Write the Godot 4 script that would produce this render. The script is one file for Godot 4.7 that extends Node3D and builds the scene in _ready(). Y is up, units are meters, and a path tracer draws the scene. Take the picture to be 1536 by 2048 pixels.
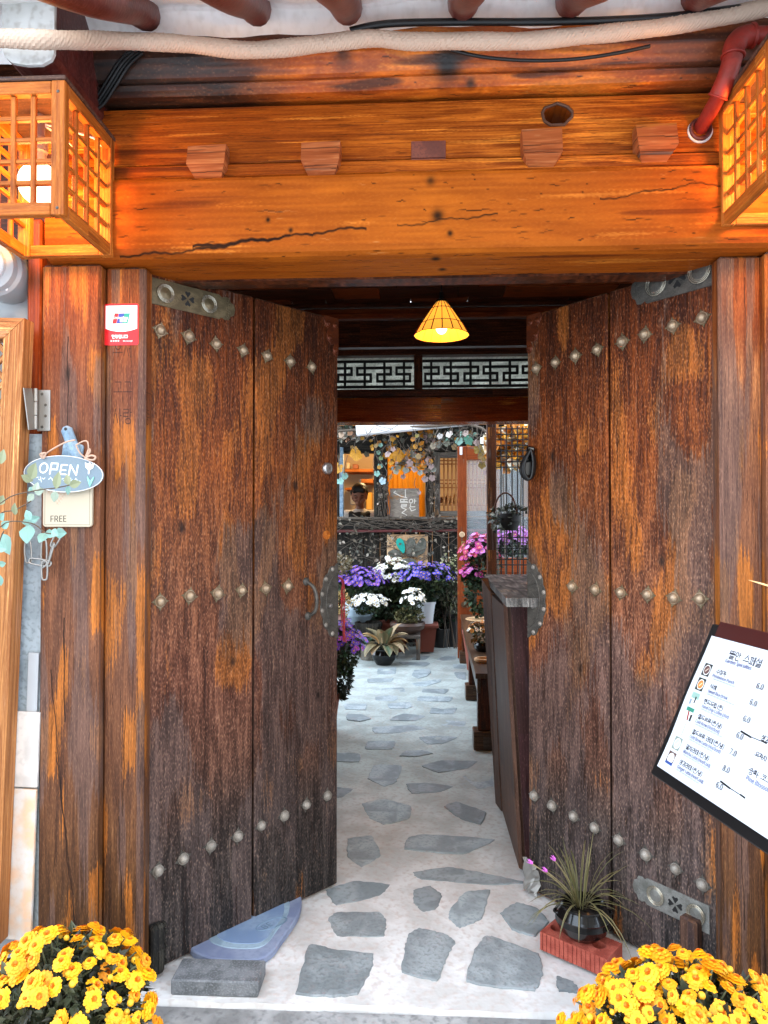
extends Node3D
# A wooden courtyard gate with its doors standing open. Units are metres, y is up, the gate's front plane is z = 0.

const FOCAL := 1445.0
const EYE := Vector3(0, 1.32, 2.02)
var cam_basis := Basis()
var rng := RandomNumberGenerator.new()
var used := {}
var M := {}
var T := {}

# ---------------------------------------------------------------- survey: points of the place, measured from where the photographer stood
func ray(px: float, py: float) -> Vector3:
	return cam_basis * Vector3((px - 768.0) / FOCAL, -(py - 1024.0) / FOCAL, -1.0)

func pz(px: float, py: float, z: float) -> Vector3:      # on the upright plane at depth z
	var d := ray(px, py)
	return EYE + d * ((z - EYE.z) / d.z)

func pg(px: float, py: float, y := 0.0) -> Vector3:      # on the level plane at height y
	var d := ray(px, py)
	return EYE + d * ((y - EYE.y) / d.y)

# ---------------------------------------------------------------- naming and tagging
func numbered(called: String) -> String:
	var n: int = used.get(called, -1) + 1
	used[called] = n
	return called if n == 0 else "%s_%03d" % [called, n]

func tag(o: Node, label: String, category := "", group := "") -> void:
	if label: o.set_meta("label", label)
	if category: o.set_meta("category", category)
	if group: o.set_meta("group", group)

func thing(called: String, label: String, category: String, at := Vector3.ZERO, turn := 0.0, group := "") -> Node3D:
	var o := Node3D.new()
	o.name = numbered(called)
	add_child(o)
	o.position = at
	o.rotation.y = turn
	tag(o, label, category, group)
	return o

func put(called: String, st, material, parent: Node = null, xf := Transform3D()) -> MeshInstance3D:
	var o := MeshInstance3D.new()
	o.mesh = st.commit() if st is SurfaceTool else st
	if material: o.material_override = material
	o.transform = xf
	if parent == null:
		o.name = numbered(called)
		add_child(o)
	else:
		o.name = called
		parent.add_child(o, true)
	return o

func stuff(o: Node) -> Node:
	o.set_meta("kind", "stuff")
	return o

func structure(o: Node) -> Node:
	o.set_meta("kind", "structure")
	return o

# ---------------------------------------------------------------- mesh building
func tool() -> SurfaceTool:
	var st := SurfaceTool.new()
	st.begin(Mesh.PRIMITIVE_TRIANGLES)
	return st

func tri(st: SurfaceTool, a: Vector3, b: Vector3, c: Vector3, hint: Vector3, ua := Vector2(), ub := Vector2(), uc := Vector2()) -> void:
	var n := (b - a).cross(c - a)
	if n.length_squared() < 1e-18: return
	n = n.normalized()
	if n.dot(hint) < 0.0:
		n = -n
	else:
		var t := b
		b = c
		c = t
		var u := ub
		ub = uc
		uc = u
	st.set_normal(n); st.set_uv(ua); st.add_vertex(a)
	st.set_normal(n); st.set_uv(ub); st.add_vertex(b)
	st.set_normal(n); st.set_uv(uc); st.add_vertex(c)

func quad(st: SurfaceTool, a: Vector3, b: Vector3, c: Vector3, d: Vector3, hint: Vector3, ua := Vector2(0, 0), ub := Vector2(1, 0), uc := Vector2(1, 1), ud := Vector2(0, 1)) -> void:
	tri(st, a, b, c, hint, ua, ub, uc)
	tri(st, a, c, d, hint, ua, uc, ud)

func box(st: SurfaceTool, ctr: Vector3, size: Vector3, bev := 0.004, ga := 1, us := 1.0, vs := 1.0, off := Vector2(), basis := Basis()) -> void:
	# a box with chamfered edges; the wood grain (v) runs along axis ga
	var h := size * 0.5
	var b: float = minf(bev, minf(h.x, minf(h.y, h.z)) * 0.8)
	var corner := {}
	for s in 8:
		var sg := Vector3(1 if s & 1 else -1, 1 if s & 2 else -1, 1 if s & 4 else -1)
		for ax in 3:
			var v := sg * (h - Vector3(b, b, b))
			v[ax] = sg[ax] * h[ax]
			corner[s * 3 + ax] = v
	var emit := func(p: Array, hint: Vector3):
		var n := hint.abs().max_axis_index()
		var va: int = ga if ga != n else (ga + 1) % 3
		var ua: int = 3 - n - va
		var uv := []
		var w := []
		for q in p:
			uv.append(Vector2(q[ua] / us + off.x, (-q[va] if va == 1 else q[va]) / vs + off.y))
			w.append(ctr + basis * q)
		var hh := basis * hint
		tri(st, w[0], w[1], w[2], hh, uv[0], uv[1], uv[2])
		if p.size() == 4: tri(st, w[0], w[2], w[3], hh, uv[0], uv[2], uv[3])
	for ax in 3:
		var i: int = [2, 1, 1][ax]
		var bits := [1, 2, 4]
		var o1: int = bits[(ax + 1) % 3]
		var o2: int = bits[(ax + 2) % 3]
		for sgn in 2:
			var base: int = bits[ax] * sgn
			var hint := Vector3()
			hint[ax] = 1 if sgn else -1
			emit.call([corner[base * 3 + ax], corner[(base | o1) * 3 + ax], corner[(base | o1 | o2) * 3 + ax], corner[(base | o2) * 3 + ax]], hint)
		if b > 0.0002:      # the four edges along this axis
			for e in 4:
				var base2: int = (o1 if e & 1 else 0) | (o2 if e & 2 else 0)
				var hint2 := Vector3()
				hint2[(ax + 1) % 3] = 1.0 if e & 1 else -1.0
				hint2[(ax + 2) % 3] = 0.98 if e & 2 else -0.98
				var a1: int = (ax + 1) % 3
				var a2: int = (ax + 2) % 3
				emit.call([corner[base2 * 3 + a1], corner[(base2 | bits[ax]) * 3 + a1], corner[(base2 | bits[ax]) * 3 + a2], corner[base2 * 3 + a2]], hint2)
	if b > 0.0002:
		for s in 8:
			emit.call([corner[s * 3], corner[s * 3 + 1], corner[s * 3 + 2]], Vector3(1 if s & 1 else -1, 1.01 if s & 2 else -1.01, 0.99 if s & 4 else -0.99))

func span(st: SurfaceTool, lo: Vector3, hi: Vector3, bev := 0.004, ga := 1, us := 1.0, vs := 1.0, off := Vector2()) -> void:
	var a := Vector3(minf(lo.x, hi.x), minf(lo.y, hi.y), minf(lo.z, hi.z))
	var c := Vector3(maxf(lo.x, hi.x), maxf(lo.y, hi.y), maxf(lo.z, hi.z))
	box(st, (a + c) * 0.5, c - a, bev, ga, us, vs, off)

func bar(st: SurfaceTool, a: Vector3, b: Vector3, w: float, d: float, bev := 0.002, up := Vector3(0, 0, 1), us := 0.3, vs := 0.8) -> void:
	# a straight bar of section w x d from a to b, its d side facing up
	var y := (b - a).normalized()
	var x := y.cross(up).normalized()
	var z := x.cross(y)
	box(st, (a + b) * 0.5, Vector3(w, a.distance_to(b), d), bev, 1, us, vs, Vector2(rng.randf(), rng.randf()), Basis(x, y, z))

func tube(st: SurfaceTool, pts: Array, rad, sides := 8, caps := true, vscale := 1.0, uscale := 1.0) -> void:
	var n := pts.size()
	var rings := []
	var nor := []
	var prev := Vector3.ZERO
	var run := 0.0
	var vs := []
	for i in n:
		var t: Vector3 = (pts[mini(i + 1, n - 1)] - pts[maxi(i - 1, 0)]).normalized()
		if prev == Vector3.ZERO:
			prev = t.cross(Vector3(0.31, 0.2, 0.93)).normalized()
			if prev.length() < 0.5: prev = Vector3.RIGHT
		var x: Vector3 = (prev - t * prev.dot(t)).normalized()
		prev = x
		var y := t.cross(x)
		var r: float = rad[i] if rad is Array else rad
		if i > 0: run += pts[i].distance_to(pts[i - 1])
		vs.append(run / vscale)
		var ring := []
		var rn := []
		for k in sides:
			var a := TAU * k / sides
			var d := x * cos(a) + y * sin(a)
			ring.append(pts[i] + d * r)
			rn.append(d)
		rings.append(ring)
		nor.append(rn)
	for i in n - 1:
		for k in sides:
			var k2 := (k + 1) % sides
			var u0 := float(k) / sides * uscale
			var u1 := float(k + 1) / sides * uscale
			for q in [[i, k, u0], [i + 1, k2, u1], [i, k2, u1], [i, k, u0], [i + 1, k, u0], [i + 1, k2, u1]]:
				st.set_normal(nor[q[0]][q[1]])
				st.set_uv(Vector2(q[2], vs[q[0]]))
				st.add_vertex(rings[q[0]][q[1]])
	if caps:
		for e in [0, n - 1]:
			var out: Vector3 = (pts[0] - pts[1]) if e == 0 else (pts[n - 1] - pts[n - 2])
			for k in sides:
				tri(st, pts[e], rings[e][k], rings[e][(k + 1) % sides], out)

func smooth_pts(p: Array, per := 6) -> Array:
	var c := Curve3D.new()
	for i in p.size():
		var t: Vector3 = (p[mini(i + 1, p.size() - 1)] - p[maxi(i - 1, 0)]) / 6.0
		c.add_point(p[i], -t, t)
	var out := []
	for i in p.size() - 1:
		for k in per: out.append(c.sample(i, float(k) / per))
	out.append(p[-1])
	return out

func lathe(st: SurfaceTool, prof: Array, sides := 20, at := Vector3.ZERO, basis := Basis()) -> void:
	# prof: [radius, height] pairs from bottom to top (outside); smooth round the axis, flat from step to step
	for i in prof.size() - 1:
		var r0: float = prof[i][0]
		var y0: float = prof[i][1]
		var r1: float = prof[i + 1][0]
		var y1: float = prof[i + 1][1]
		var sl := Vector2(y1 - y0, r0 - r1)
		if sl.length() < 1e-7: continue
		sl = sl.normalized()
		for k in sides:
			var q := []
			for w in [[k, 0], [k + 1, 0], [k + 1, 1], [k, 1]]:
				var a: float = TAU * w[0] / sides
				var r: float = r1 if w[1] else r0
				var y: float = y1 if w[1] else y0
				q.append([at + basis * Vector3(cos(a) * r, y, sin(a) * r), basis * Vector3(cos(a) * sl.x, sl.y, sin(a) * sl.x), Vector2(float(w[0]) / sides, y)])
			for w in [0, 1, 2, 0, 2, 3]:
				st.set_normal(q[w][1]); st.set_uv(q[w][2]); st.add_vertex(q[w][0])

func arc_profile(r: float, h: float, steps: int) -> Array:     # a dome profile
	var out := []
	for i in steps + 1:
		var a := PI * 0.5 * i / steps
		out.append([cos(a) * r, sin(a) * h])
	return out

func prism(st: SurfaceTool, poly: PackedVector2Array, depth: float, bev := 0.0, xf := Transform3D(), us := 1.0, vs := 1.0, off := Vector2()) -> void:
	# poly in the xy plane, extruded from z = 0 to z = depth; the front rim is chamfered by bev
	var c := Vector2()
	for p in poly: c += p
	c /= poly.size()
	var area := 0.0
	for i in poly.size(): area += poly[i].cross(poly[(i + 1) % poly.size()])
	var front := PackedVector2Array()
	for i in poly.size():
		var p := poly[i]
		if bev > 0.0:
			var e0 := (p - poly[i - 1]).normalized()
			var e1 := (poly[(i + 1) % poly.size()] - p).normalized()
			var nrm := Vector2(-e0.y - e1.y, e0.x + e1.x).normalized()
			p += nrm * bev * (1.0 if area > 0 else -1.0)
		front.append(p)
	var idx := Geometry2D.triangulate_polygon(poly)
	var fz := xf.basis.z
	for i in range(0, idx.size(), 3):
		var v := []
		var b := []
		var uv := []
		for k in 3:
			var p: Vector2 = front[idx[i + k]]
			v.append(xf * Vector3(p.x, p.y, depth))
			b.append(xf * Vector3(poly[idx[i + k]].x, poly[idx[i + k]].y, 0))
			uv.append(Vector2(p.x / us, -p.y / vs) + off)
		tri(st, v[0], v[1], v[2], fz, uv[0], uv[1], uv[2])
		tri(st, b[0], b[1], b[2], -fz, uv[0], uv[1], uv[2])
	for i in poly.size():
		var j := (i + 1) % poly.size()
		var d := poly[j] - poly[i]
		var hn := Vector3(d.y, -d.x, 0) * (1.0 if area > 0 else -1.0)
		var hint := xf.basis * hn
		var z1 := depth - bev
		var ua := Vector2(poly[i].x / us, -poly[i].y / vs) + off
		var ub := Vector2(poly[j].x / us, -poly[j].y / vs) + off
		var e := Vector2(depth / us, 0)
		quad(st, xf * Vector3(poly[i].x, poly[i].y, 0), xf * Vector3(poly[j].x, poly[j].y, 0), xf * Vector3(poly[j].x, poly[j].y, z1), xf * Vector3(poly[i].x, poly[i].y, z1), hint, ua, ub, ub + e, ua + e)
		if bev > 0.0:
			quad(st, xf * Vector3(poly[i].x, poly[i].y, z1), xf * Vector3(poly[j].x, poly[j].y, z1), xf * Vector3(front[j].x, front[j].y, depth), xf * Vector3(front[i].x, front[i].y, depth), hint + fz * hn.length(), ua, ub, ub, ua)

func v2(a: Array) -> PackedVector2Array:
	var out := PackedVector2Array()
	for i in range(0, a.size(), 2): out.append(Vector2(a[i], a[i + 1]))
	return out

func mirror_x(p: PackedVector2Array) -> PackedVector2Array:
	var out := PackedVector2Array()
	for i in range(p.size() - 1, -1, -1): out.append(Vector2(-p[i].x, p[i].y))
	return out

func torus(st: SurfaceTool, at: Vector3, R: float, r: float, basis := Basis(), n := 24, sides := 6) -> void:
	var p := []
	for i in n + 1: p.append(at + basis * Vector3(cos(TAU * i / n) * R, sin(TAU * i / n) * R, 0))
	tube(st, p, r, sides, false)

func ball(st: SurfaceTool, at: Vector3, r: float, seg := 12, sq := 1.0) -> void:
	var pr := []
	for i in seg / 2 + 1:
		var a := -PI / 2 + PI * i / (seg / 2)
		pr.append([cos(a) * r, sin(a) * r * sq])
	for i in pr.size() - 1:
		for k in seg:
			var q := []
			for w in [[k, i], [k + 1, i], [k + 1, i + 1], [k, i + 1]]:
				var a: float = TAU * w[0] / seg
				var e: Array = pr[w[1]]
				var v := Vector3(cos(a) * e[0], e[1], sin(a) * e[0])
				q.append([at + v, Vector3(v.x, v.y / sq / sq, v.z).normalized()])
			for w in [0, 1, 2, 0, 2, 3]:
				st.set_normal(q[w][1]); st.set_uv(Vector2()); st.add_vertex(q[w][0])

func lump(p: Vector3, k: float, s: float) -> float:
	return sin(p.x * k + s) * sin(p.y * k * 1.3 + s * 2.1) * sin(p.z * k * 0.9 + s * 0.7)

# ---------------------------------------------------------------- textures
func field(w: int, h: int, w0: int, h0: int, sd: int) -> PackedByteArray:
	var r := RandomNumberGenerator.new()
	r.seed = sd
	w0 = clampi(w0, 2, w)
	h0 = clampi(h0, 2, h)
	var b := PackedByteArray()
	b.resize(w0 * h0)
	for i in b.size(): b[i] = r.randi() & 255
	var im := Image.create_from_data(w0, h0, false, Image.FORMAT_L8, b)
	im.resize(w, h, Image.INTERPOLATE_CUBIC)
	return im.get_data()

func tex(im: Image) -> ImageTexture:
	return ImageTexture.create_from_image(im)

# Wood with its grain down the picture. stops: [v, dark, light, worn, veil] from top to bottom.
func wood(w: int, h: int, sd: int, stops: Array, o := {}) -> Array:
	var s1 := field(w, h, w / 2, h / int(o.get("len", 40)), sd)
	var s2 := field(w, h, w / 12 + 2, h / 90 + 2, sd + 1)
	var sp := field(w, h, w, h / int(o.get("spk", 4)), sd + 2)
	var pt := field(w, h, w / int(o.get("pw", 30)) + 2, h / int(o.get("ph", 110)) + 2, sd + 3)
	var p2 := field(w, h, w / int(o.get("vw", o.get("pw", 30))) + 3, h / int(o.get("vh", o.get("ph", 110))) + 3, sd + 4)
	var worn: Color = o.get("worn", Color(0.6, 0.36, 0.13))
	var veil: Color = o.get("veil", Color(0.33, 0.29, 0.29))
	var rings: float = o.get("rings", 0.25)
	var freq: float = o.get("freq", 9.0)
	var knots: Array = o.get("knots", [])
	var con: float = o.get("con", 1.5)
	var wa: float = o.get("wa", 0.5)
	var wb: float = o.get("wb", 0.3)
	var vk: float = o.get("vk", 0.8)
	var wk: float = o.get("wk", 0.85)
	var wsharp: float = o.get("wsharp", 9.0)
	var seam: float = o.get("seam", 2.0) * w
	var tone: float = o.get("tone", 1.0)
	var col := PackedByteArray()
	col.resize(w * h * 3)
	var hei := PackedByteArray()
	hei.resize(w * h)
	for y in h:
		var v := float(y) / h
		var i0 := 0
		while i0 < stops.size() - 2 and stops[i0 + 1][0] < v: i0 += 1
		var A: Array = stops[i0]
		var B: Array = stops[mini(i0 + 1, stops.size() - 1)]
		var f: float = clampf((v - A[0]) / maxf(B[0] - A[0], 0.001), 0.0, 1.0)
		var dk: Color = A[1].lerp(B[1], f)
		var lt: Color = A[2].lerp(B[2], f)
		var tw: float = 1.0 - lerpf(A[3], B[3], f)
		var tv: float = 1.0 - lerpf(A[4], B[4], f)
		var row := y * w
		var near := []
		for k in knots:
			if absf(y - k[1] * h) < k[2] * h * 9.0: near.append(k)
		for x in w:
			var i := row + x
			var a := s1[i] * 0.003922
			var b := s2[i] * 0.003922
			var c := sp[i] * 0.003922
			var ph := float(x) / w * freq + b * 1.6
			var black := 0.0
			for k in near:
				var dx: float = (x - k[0] * w) / (k[2] * h)
				var dy: float = (y - k[1] * h) / (k[2] * h)
				var d2: float = dx * dx + dy * dy * 0.3
				ph += signf(dx) * 1.4 * exp(-d2 * 0.25)
				black = maxf(black, exp(-d2 * 1.6) * k[3])
			var g := sin(ph * TAU)
			var t := clampf((wa * a + wb * b + (1.0 - wa - wb) * c - 0.5) * con + 0.5 + rings * 0.5 * g * (0.6 + 0.4 * a), 0.0, 1.0)
			var q := dk.lerp(lt, t)
			var n1 := pt[i] * 0.003922 + (a - 0.5) * 0.22 + (c - 0.5) * 0.1
			if n1 > tw:
				q = q.lerp(worn * (0.62 + 0.55 * t), minf((n1 - tw) * wsharp, wk))
			var n2 := p2[i] * 0.003922 + (a - 0.5) * 0.25
			if n2 > tv:
				q = q.lerp(veil * (0.72 + 0.5 * t), minf((n2 - tv) * 6.0, vk))
			if c > 0.86: q = q.lerp(Color(0.75, 0.6, 0.5), (c - 0.86) * o.get("fleck", 1.6))
			if x > seam: q = Color(q.r * tone, q.g * tone, q.b * tone)
			if black > 0.02: q = q.lerp(Color(0.05, 0.03, 0.025), minf(black, 0.95))
			col[i * 3] = int(clampf(q.r, 0, 1) * 255)
			col[i * 3 + 1] = int(clampf(q.g, 0, 1) * 255)
			col[i * 3 + 2] = int(clampf(q.b, 0, 1) * 255)
			hei[i] = int(clampf(0.55 * a + 0.3 * c + 0.15 * t - black * 0.4, 0, 1) * 255)
	var ci := Image.create_from_data(w, h, false, Image.FORMAT_RGB8, col)
	var hi := Image.create_from_data(w, h, false, Image.FORMAT_L8, hei)
	var r := RandomNumberGenerator.new()
	r.seed = sd + 99
	for n in int(o.get("dashes", 0)):      # pores, nicks and short checks along the grain
		var x := r.randf() * w
		var y := r.randi() % h
		var L := int(r.randf_range(4, 34) * (2.5 if r.randf() < 0.12 else 1.0))
		var dep := r.randf_range(0.25, 0.8)
		var lit := r.randf() < 0.12
		for k in L:
			if y + k >= h: break
			var X := clampi(int(x + sin(k * 0.15 + n) * 0.6), 0, w - 1)
			var e := sin(PI * k / L)
			ci.set_pixel(X, y + k, ci.get_pixel(X, y + k).lerp(Color(0.85, 0.66, 0.5) if lit else Color(0.1, 0.045, 0.025), dep * e * (0.5 if lit else 1.0)))
			hi.set_pixel(X, y + k, hi.get_pixel(X, y + k).lerp(Color(0, 0, 0), dep * e))
	for k in o.get("cracks", []):      # [thickness, x0, y0, x1, y1, ...] in shares of the picture
		var last := Vector2(k[1] * w, k[2] * h)
		for j in range(3, k.size(), 2):
			var to := Vector2(k[j] * w, k[j + 1] * h)
			var n := int(last.distance_to(to)) + 1
			for s in n:
				var p := last.lerp(to, float(s) / n)
				var th: float = k[0] * (0.75 + 0.35 * sin(p.y * 0.043 + k[1] * 9.0) * sin(p.y * 0.017)) + 0.2
				var fx: float = p.x + sin(p.y * 0.07) * 1.2 + sin(p.y * 0.31) * 0.4
				for X in range(int(fx - th) - 1, int(fx + th) + 2):
					if X >= 0 and X < w and p.y >= 0 and p.y < h:
						var al: float = clampf(th + 0.5 - absf(X + 0.5 - fx), 0, 1)
						if al <= 0.0: continue
						ci.set_pixel(X, int(p.y), ci.get_pixel(X, int(p.y)).lerp(Color(0.1, 0.05, 0.03), al * 0.85))
						hi.set_pixel(X, int(p.y), hi.get_pixel(X, int(p.y)).lerp(Color(0.0, 0.0, 0.0), al))
			last = to
	return [ci, hi]

func wmat(pics: Array, rough := 0.55, relief := 0.12, spec := 0.28, coat := 0.0) -> StandardMaterial3D:
	var m := StandardMaterial3D.new()
	m.albedo_texture = tex(pics[0])
	m.roughness = rough
	m.metallic_specular = spec
	if relief > 0.055:
		m.heightmap_enabled = true
		m.heightmap_texture = tex(pics[1])
		m.heightmap_scale = relief
	if coat > 0.0:
		m.clearcoat_enabled = true
		m.clearcoat = coat
		m.clearcoat_roughness = 0.25
	return m

func mat(c: Color, rough := 0.6, metal := 0.0, spec := 0.5) -> StandardMaterial3D:
	var m := StandardMaterial3D.new()
	m.albedo_color = c
	m.roughness = rough
	m.metallic = metal
	m.metallic_specular = spec
	return m

func vmat(rough := 0.6, back := Color.BLACK) -> StandardMaterial3D:
	var m := mat(Color.WHITE, rough)
	m.vertex_color_use_as_albedo = true
	if back != Color.BLACK:
		m.backlight_enabled = true
		m.backlight = back
	return m

# Mottled stone, plaster or metal on world axes: two noises between two colours.
func mottled(c0: Color, c1: Color, c2: Color, size: int, scale: float, sd: int, rough := 0.85, relief := 0.2, metal := 0.0, world := true) -> StandardMaterial3D:
	var n := FastNoiseLite.new()
	n.seed = sd
	n.frequency = 0.012
	n.fractal_octaves = 5
	var a := n.get_seamless_image(size, size)
	n.seed = sd + 7
	n.frequency = 0.09
	n.fractal_octaves = 3
	var b := n.get_seamless_image(size, size)
	a.convert(Image.FORMAT_L8)
	b.convert(Image.FORMAT_L8)
	var da := a.get_data()
	var db := b.get_data()
	var col := PackedByteArray()
	col.resize(size * size * 3)
	var hei := PackedByteArray()
	hei.resize(size * size)
	for i in size * size:
		var t := da[i] / 255.0
		var u := db[i] / 255.0
		var q := c0.lerp(c1, clampf((t - 0.3) * 2.5, 0, 1))
		q = q.lerp(c2, clampf((u - 0.52) * 3.2, 0, 1) * 0.6)
		col[i * 3] = int(clampf(q.r, 0, 1) * 255)
		col[i * 3 + 1] = int(clampf(q.g, 0, 1) * 255)
		col[i * 3 + 2] = int(clampf(q.b, 0, 1) * 255)
		hei[i] = int(clampf(0.4 * t + 0.6 * u, 0, 1) * 255)
	var m := mat(Color.WHITE, rough, metal)
	m.albedo_texture = tex(Image.create_from_data(size, size, false, Image.FORMAT_RGB8, col))
	if relief > 0.1:
		m.heightmap_enabled = true
		m.heightmap_texture = tex(Image.create_from_data(size, size, false, Image.FORMAT_L8, hei))
		m.heightmap_scale = relief
	m.uv1_triplanar = true
	m.uv1_world_triplanar = world
	m.uv1_scale = Vector3.ONE * scale
	return m

# ---------------------------------------------------------------- writing: Korean syllables as pen strokes on a 9 x 9 grid
const CONS := ["019189", "101999", "91010999", "019195050999", "1191991911", "10199990 1595", "5009 5399", "o", "0191 5109 5499", "4050 0292 5209 5599", "019189 0585", "91010999 0595", "0191 0999 3139 7179", "5051 0292 O"]
const CHO := [0, 0, 1, 2, 2, 3, 4, 5, 5, 6, 6, 7, 8, 8, 9, 10, 11, 12, 13]
const CHO2 := [1, 4, 8, 10, 13]
const JONG := [-1, 0, 0, 0, 1, 1, 1, 2, 3, 3, 3, 3, 3, 3, 3, 3, 4, 5, 5, 6, 6, 7, 8, 9, 10, 11, 12, 13]
const JUNG := ["v4049 4484", "v2029 2565 6069", "v4049 4284 4686", "v2029 2462 2666 6069", "v6069 1464", "v4049 1444 7079", "v6069 1363 1666", "v4049 1343 1646 7079", "h5055 0595", "m3035 0565 7079 7494", "m2025 0545 5059 5575 7579", "m3035 0565 8089", "h3035 6065 0595", "h0494 5459", "m0464 3439 8089 5787", "m0454 3439 6069 4767 8089", "m0464 3439 8089", "h0494 3439 6469", "h0595", "m0565 8089", "v5059"]

func pen(im: Image, a: Vector2, b: Vector2, wd: float, c: Color) -> void:
	var n := int(a.distance_to(b) * 1.5) + 1
	var r := wd * 0.5
	for s in n + 1:
		var p := a.lerp(b, float(s) / n)
		for y in range(int(p.y - r - 1), int(p.y + r + 2)):
			for x in range(int(p.x - r - 1), int(p.x + r + 2)):
				if x < 0 or y < 0 or x >= im.get_width() or y >= im.get_height(): continue
				var k := clampf(r + 0.5 - p.distance_to(Vector2(x + 0.5, y + 0.5)), 0, 1)
				if k > 0: im.set_pixel(x, y, im.get_pixel(x, y).lerp(c, k * c.a))

func glyph(im: Image, code: String, at: Vector2, size: Vector2, wd: float, c: Color, slant := 0.0) -> void:
	for part in code.split(" "):
		if part == "o" or part == "O":
			var cy := 0.5 if part == "o" else 0.68
			var ry := 0.48 if part == "o" else 0.3
			for k in 12:
				var p0 := Vector2(0.5 + 0.45 * cos(TAU * k / 12), cy + ry * sin(TAU * k / 12))
				var p1 := Vector2(0.5 + 0.45 * cos(TAU * (k + 1) / 12), cy + ry * sin(TAU * (k + 1) / 12))
				pen(im, at + p0 * size + Vector2(-p0.y * slant * size.y, 0), at + p1 * size + Vector2(-p1.y * slant * size.y, 0), wd, c)
			continue
		var last := Vector2(-1, -1)
		for i in range(0, part.length() - 1, 2):
			var p := Vector2(int(part[i]), int(part[i + 1])) / 9.0
			p = at + p * size + Vector2(-p.y * slant * size.y, 0)
			if last.x > -1 or i > 0: pen(im, last, p, wd, c)
			last = p

func hangul(im: Image, text: String, at: Vector2, size: float, wd: float, c: Color, slant := 0.0, adv := 1.08) -> void:
	for ch in text:
		var u := ch.unicode_at(0) - 0xAC00
		if u < 0 or u > 11171:
			if ch == "/": pen(im, at + Vector2(size * 0.45, 0), at + Vector2(size * 0.1, size), wd, c)
			elif ch == "(": pen(im, at + Vector2(size * 0.4, 0), at + Vector2(size * 0.25, size * 0.5), wd, c); pen(im, at + Vector2(size * 0.25, size * 0.5), at + Vector2(size * 0.4, size), wd, c)
			elif ch == ")": pen(im, at + Vector2(size * 0.1, 0), at + Vector2(size * 0.25, size * 0.5), wd, c); pen(im, at + Vector2(size * 0.25, size * 0.5), at + Vector2(size * 0.1, size), wd, c)
			at.x += size * 0.5
			continue
		var ci: int = u / 588
		var vo: String = JUNG[(u % 588) / 28]
		var jo: int = JONG[u % 28]
		var hh := 0.56 if jo >= 0 else 1.0
		var cw := Vector2(0.5, 0.9 * hh)
		var kind := vo[0]
		if kind == "h": cw = Vector2(0.9, 0.5 * hh)
		if kind == "m": cw = Vector2(0.5, 0.5 * hh)
		var c0 := at + Vector2(0.05, 0.0) * size
		if ci in CHO2:
			glyph(im, CONS[CHO[ci]], c0, Vector2(cw.x * 0.45, cw.y) * size, wd, c, slant)
			glyph(im, CONS[CHO[ci]], c0 + Vector2(cw.x * 0.5 * size, 0), Vector2(cw.x * 0.45, cw.y) * size, wd, c, slant)
		else:
			glyph(im, CONS[CHO[ci]], c0 + (Vector2(0.15, 0) * size if kind == "h" else Vector2()), (cw - (Vector2(0.25, 0) if kind == "h" else Vector2())) * size, wd, c, slant)
		if kind == "v": glyph(im, vo.substr(1), at + Vector2(0.55, 0) * size, Vector2(0.42, hh) * size, wd, c, slant)
		elif kind == "h": glyph(im, vo.substr(1), at + Vector2(0, 0.45 * hh) * size, Vector2(1.0, 0.5 * hh) * size, wd, c, slant)
		else: glyph(im, vo.substr(1), at + Vector2(0, 0.1 * hh) * size, Vector2(1.0, 0.9 * hh) * size, wd, c, slant)
		if jo >= 0: glyph(im, CONS[jo], at + Vector2(0.2 - slant * 0.6, 0.62) * size, Vector2(0.65, 0.36) * size, wd, c, slant)
		at.x += size * adv

func lettering(text: String, height: float, font := "Droid Sans", bold := false, italic := false) -> Mesh:
	var t := TextMesh.new()
	var f := SystemFont.new()
	f.font_names = PackedStringArray([font])
	if bold: f.font_weight = 700
	f.font_italic = italic
	t.font = f
	t.text = text
	t.font_size = 32
	t.pixel_size = height / 23.0
	t.depth = 0.0004
	t.curve_step = 1.5
	return t

# ================================================================ the scene
func _ready() -> void:
	rng.seed = 20240
	cam_basis = Basis.from_euler(Vector3(deg_to_rad(0.9), deg_to_rad(2.9), 0))
	var cam := Camera3D.new()
	cam.name = "camera"
	cam.transform = Transform3D(cam_basis, EYE)
	cam.fov = rad_to_deg(2.0 * atan(1024.0 / FOCAL))
	cam.near = 0.05
	cam.far = 400.0
	add_child(cam)
	cam.current = true
	var env := Environment.new()
	env.background_mode = Environment.BG_SKY
	var sm := ProceduralSkyMaterial.new()
	sm.sky_top_color = Color(0.80, 0.86, 0.93)
	sm.sky_horizon_color = Color(0.90, 0.93, 0.96)
	sm.sky_curve = 0.2
	sm.ground_bottom_color = Color(0.45, 0.45, 0.45)
	sm.ground_horizon_color = Color(0.7, 0.72, 0.74)
	sm.sky_energy_multiplier = 2.1
	var sky := Sky.new()
	sky.sky_material = sm
	env.sky = sky
	env.tonemap_mode = Environment.TONE_MAPPER_LINEAR
	env.tonemap_exposure = 1.4
	env.sdfgi_enabled = true
	env.ssao_enabled = true
	env.ssil_enabled = true
	var we := WorldEnvironment.new()
	we.name = "environment"
	we.environment = env
	add_child(we)
	var sun := DirectionalLight3D.new()
	sun.name = "overcast_sun"
	sun.light_energy = 0.4
	sun.light_angular_distance = 35.0
	sun.light_color = Color(1.0, 0.98, 0.95)
	sun.shadow_enabled = true
	add_child(sun)
	sun.look_at_from_position(Vector3(0.7, 1.4, 3.2), Vector3.ZERO)
	materials()
	more_materials()
	ground_and_paving()
	gatehouse()
	courtyard_house()
	lanterns()
	pendant()
	pipes_and_cables()
	signs()
	left_side()
	passage_things()
	courtyard_things()
	vines()
	front_things()

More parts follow.
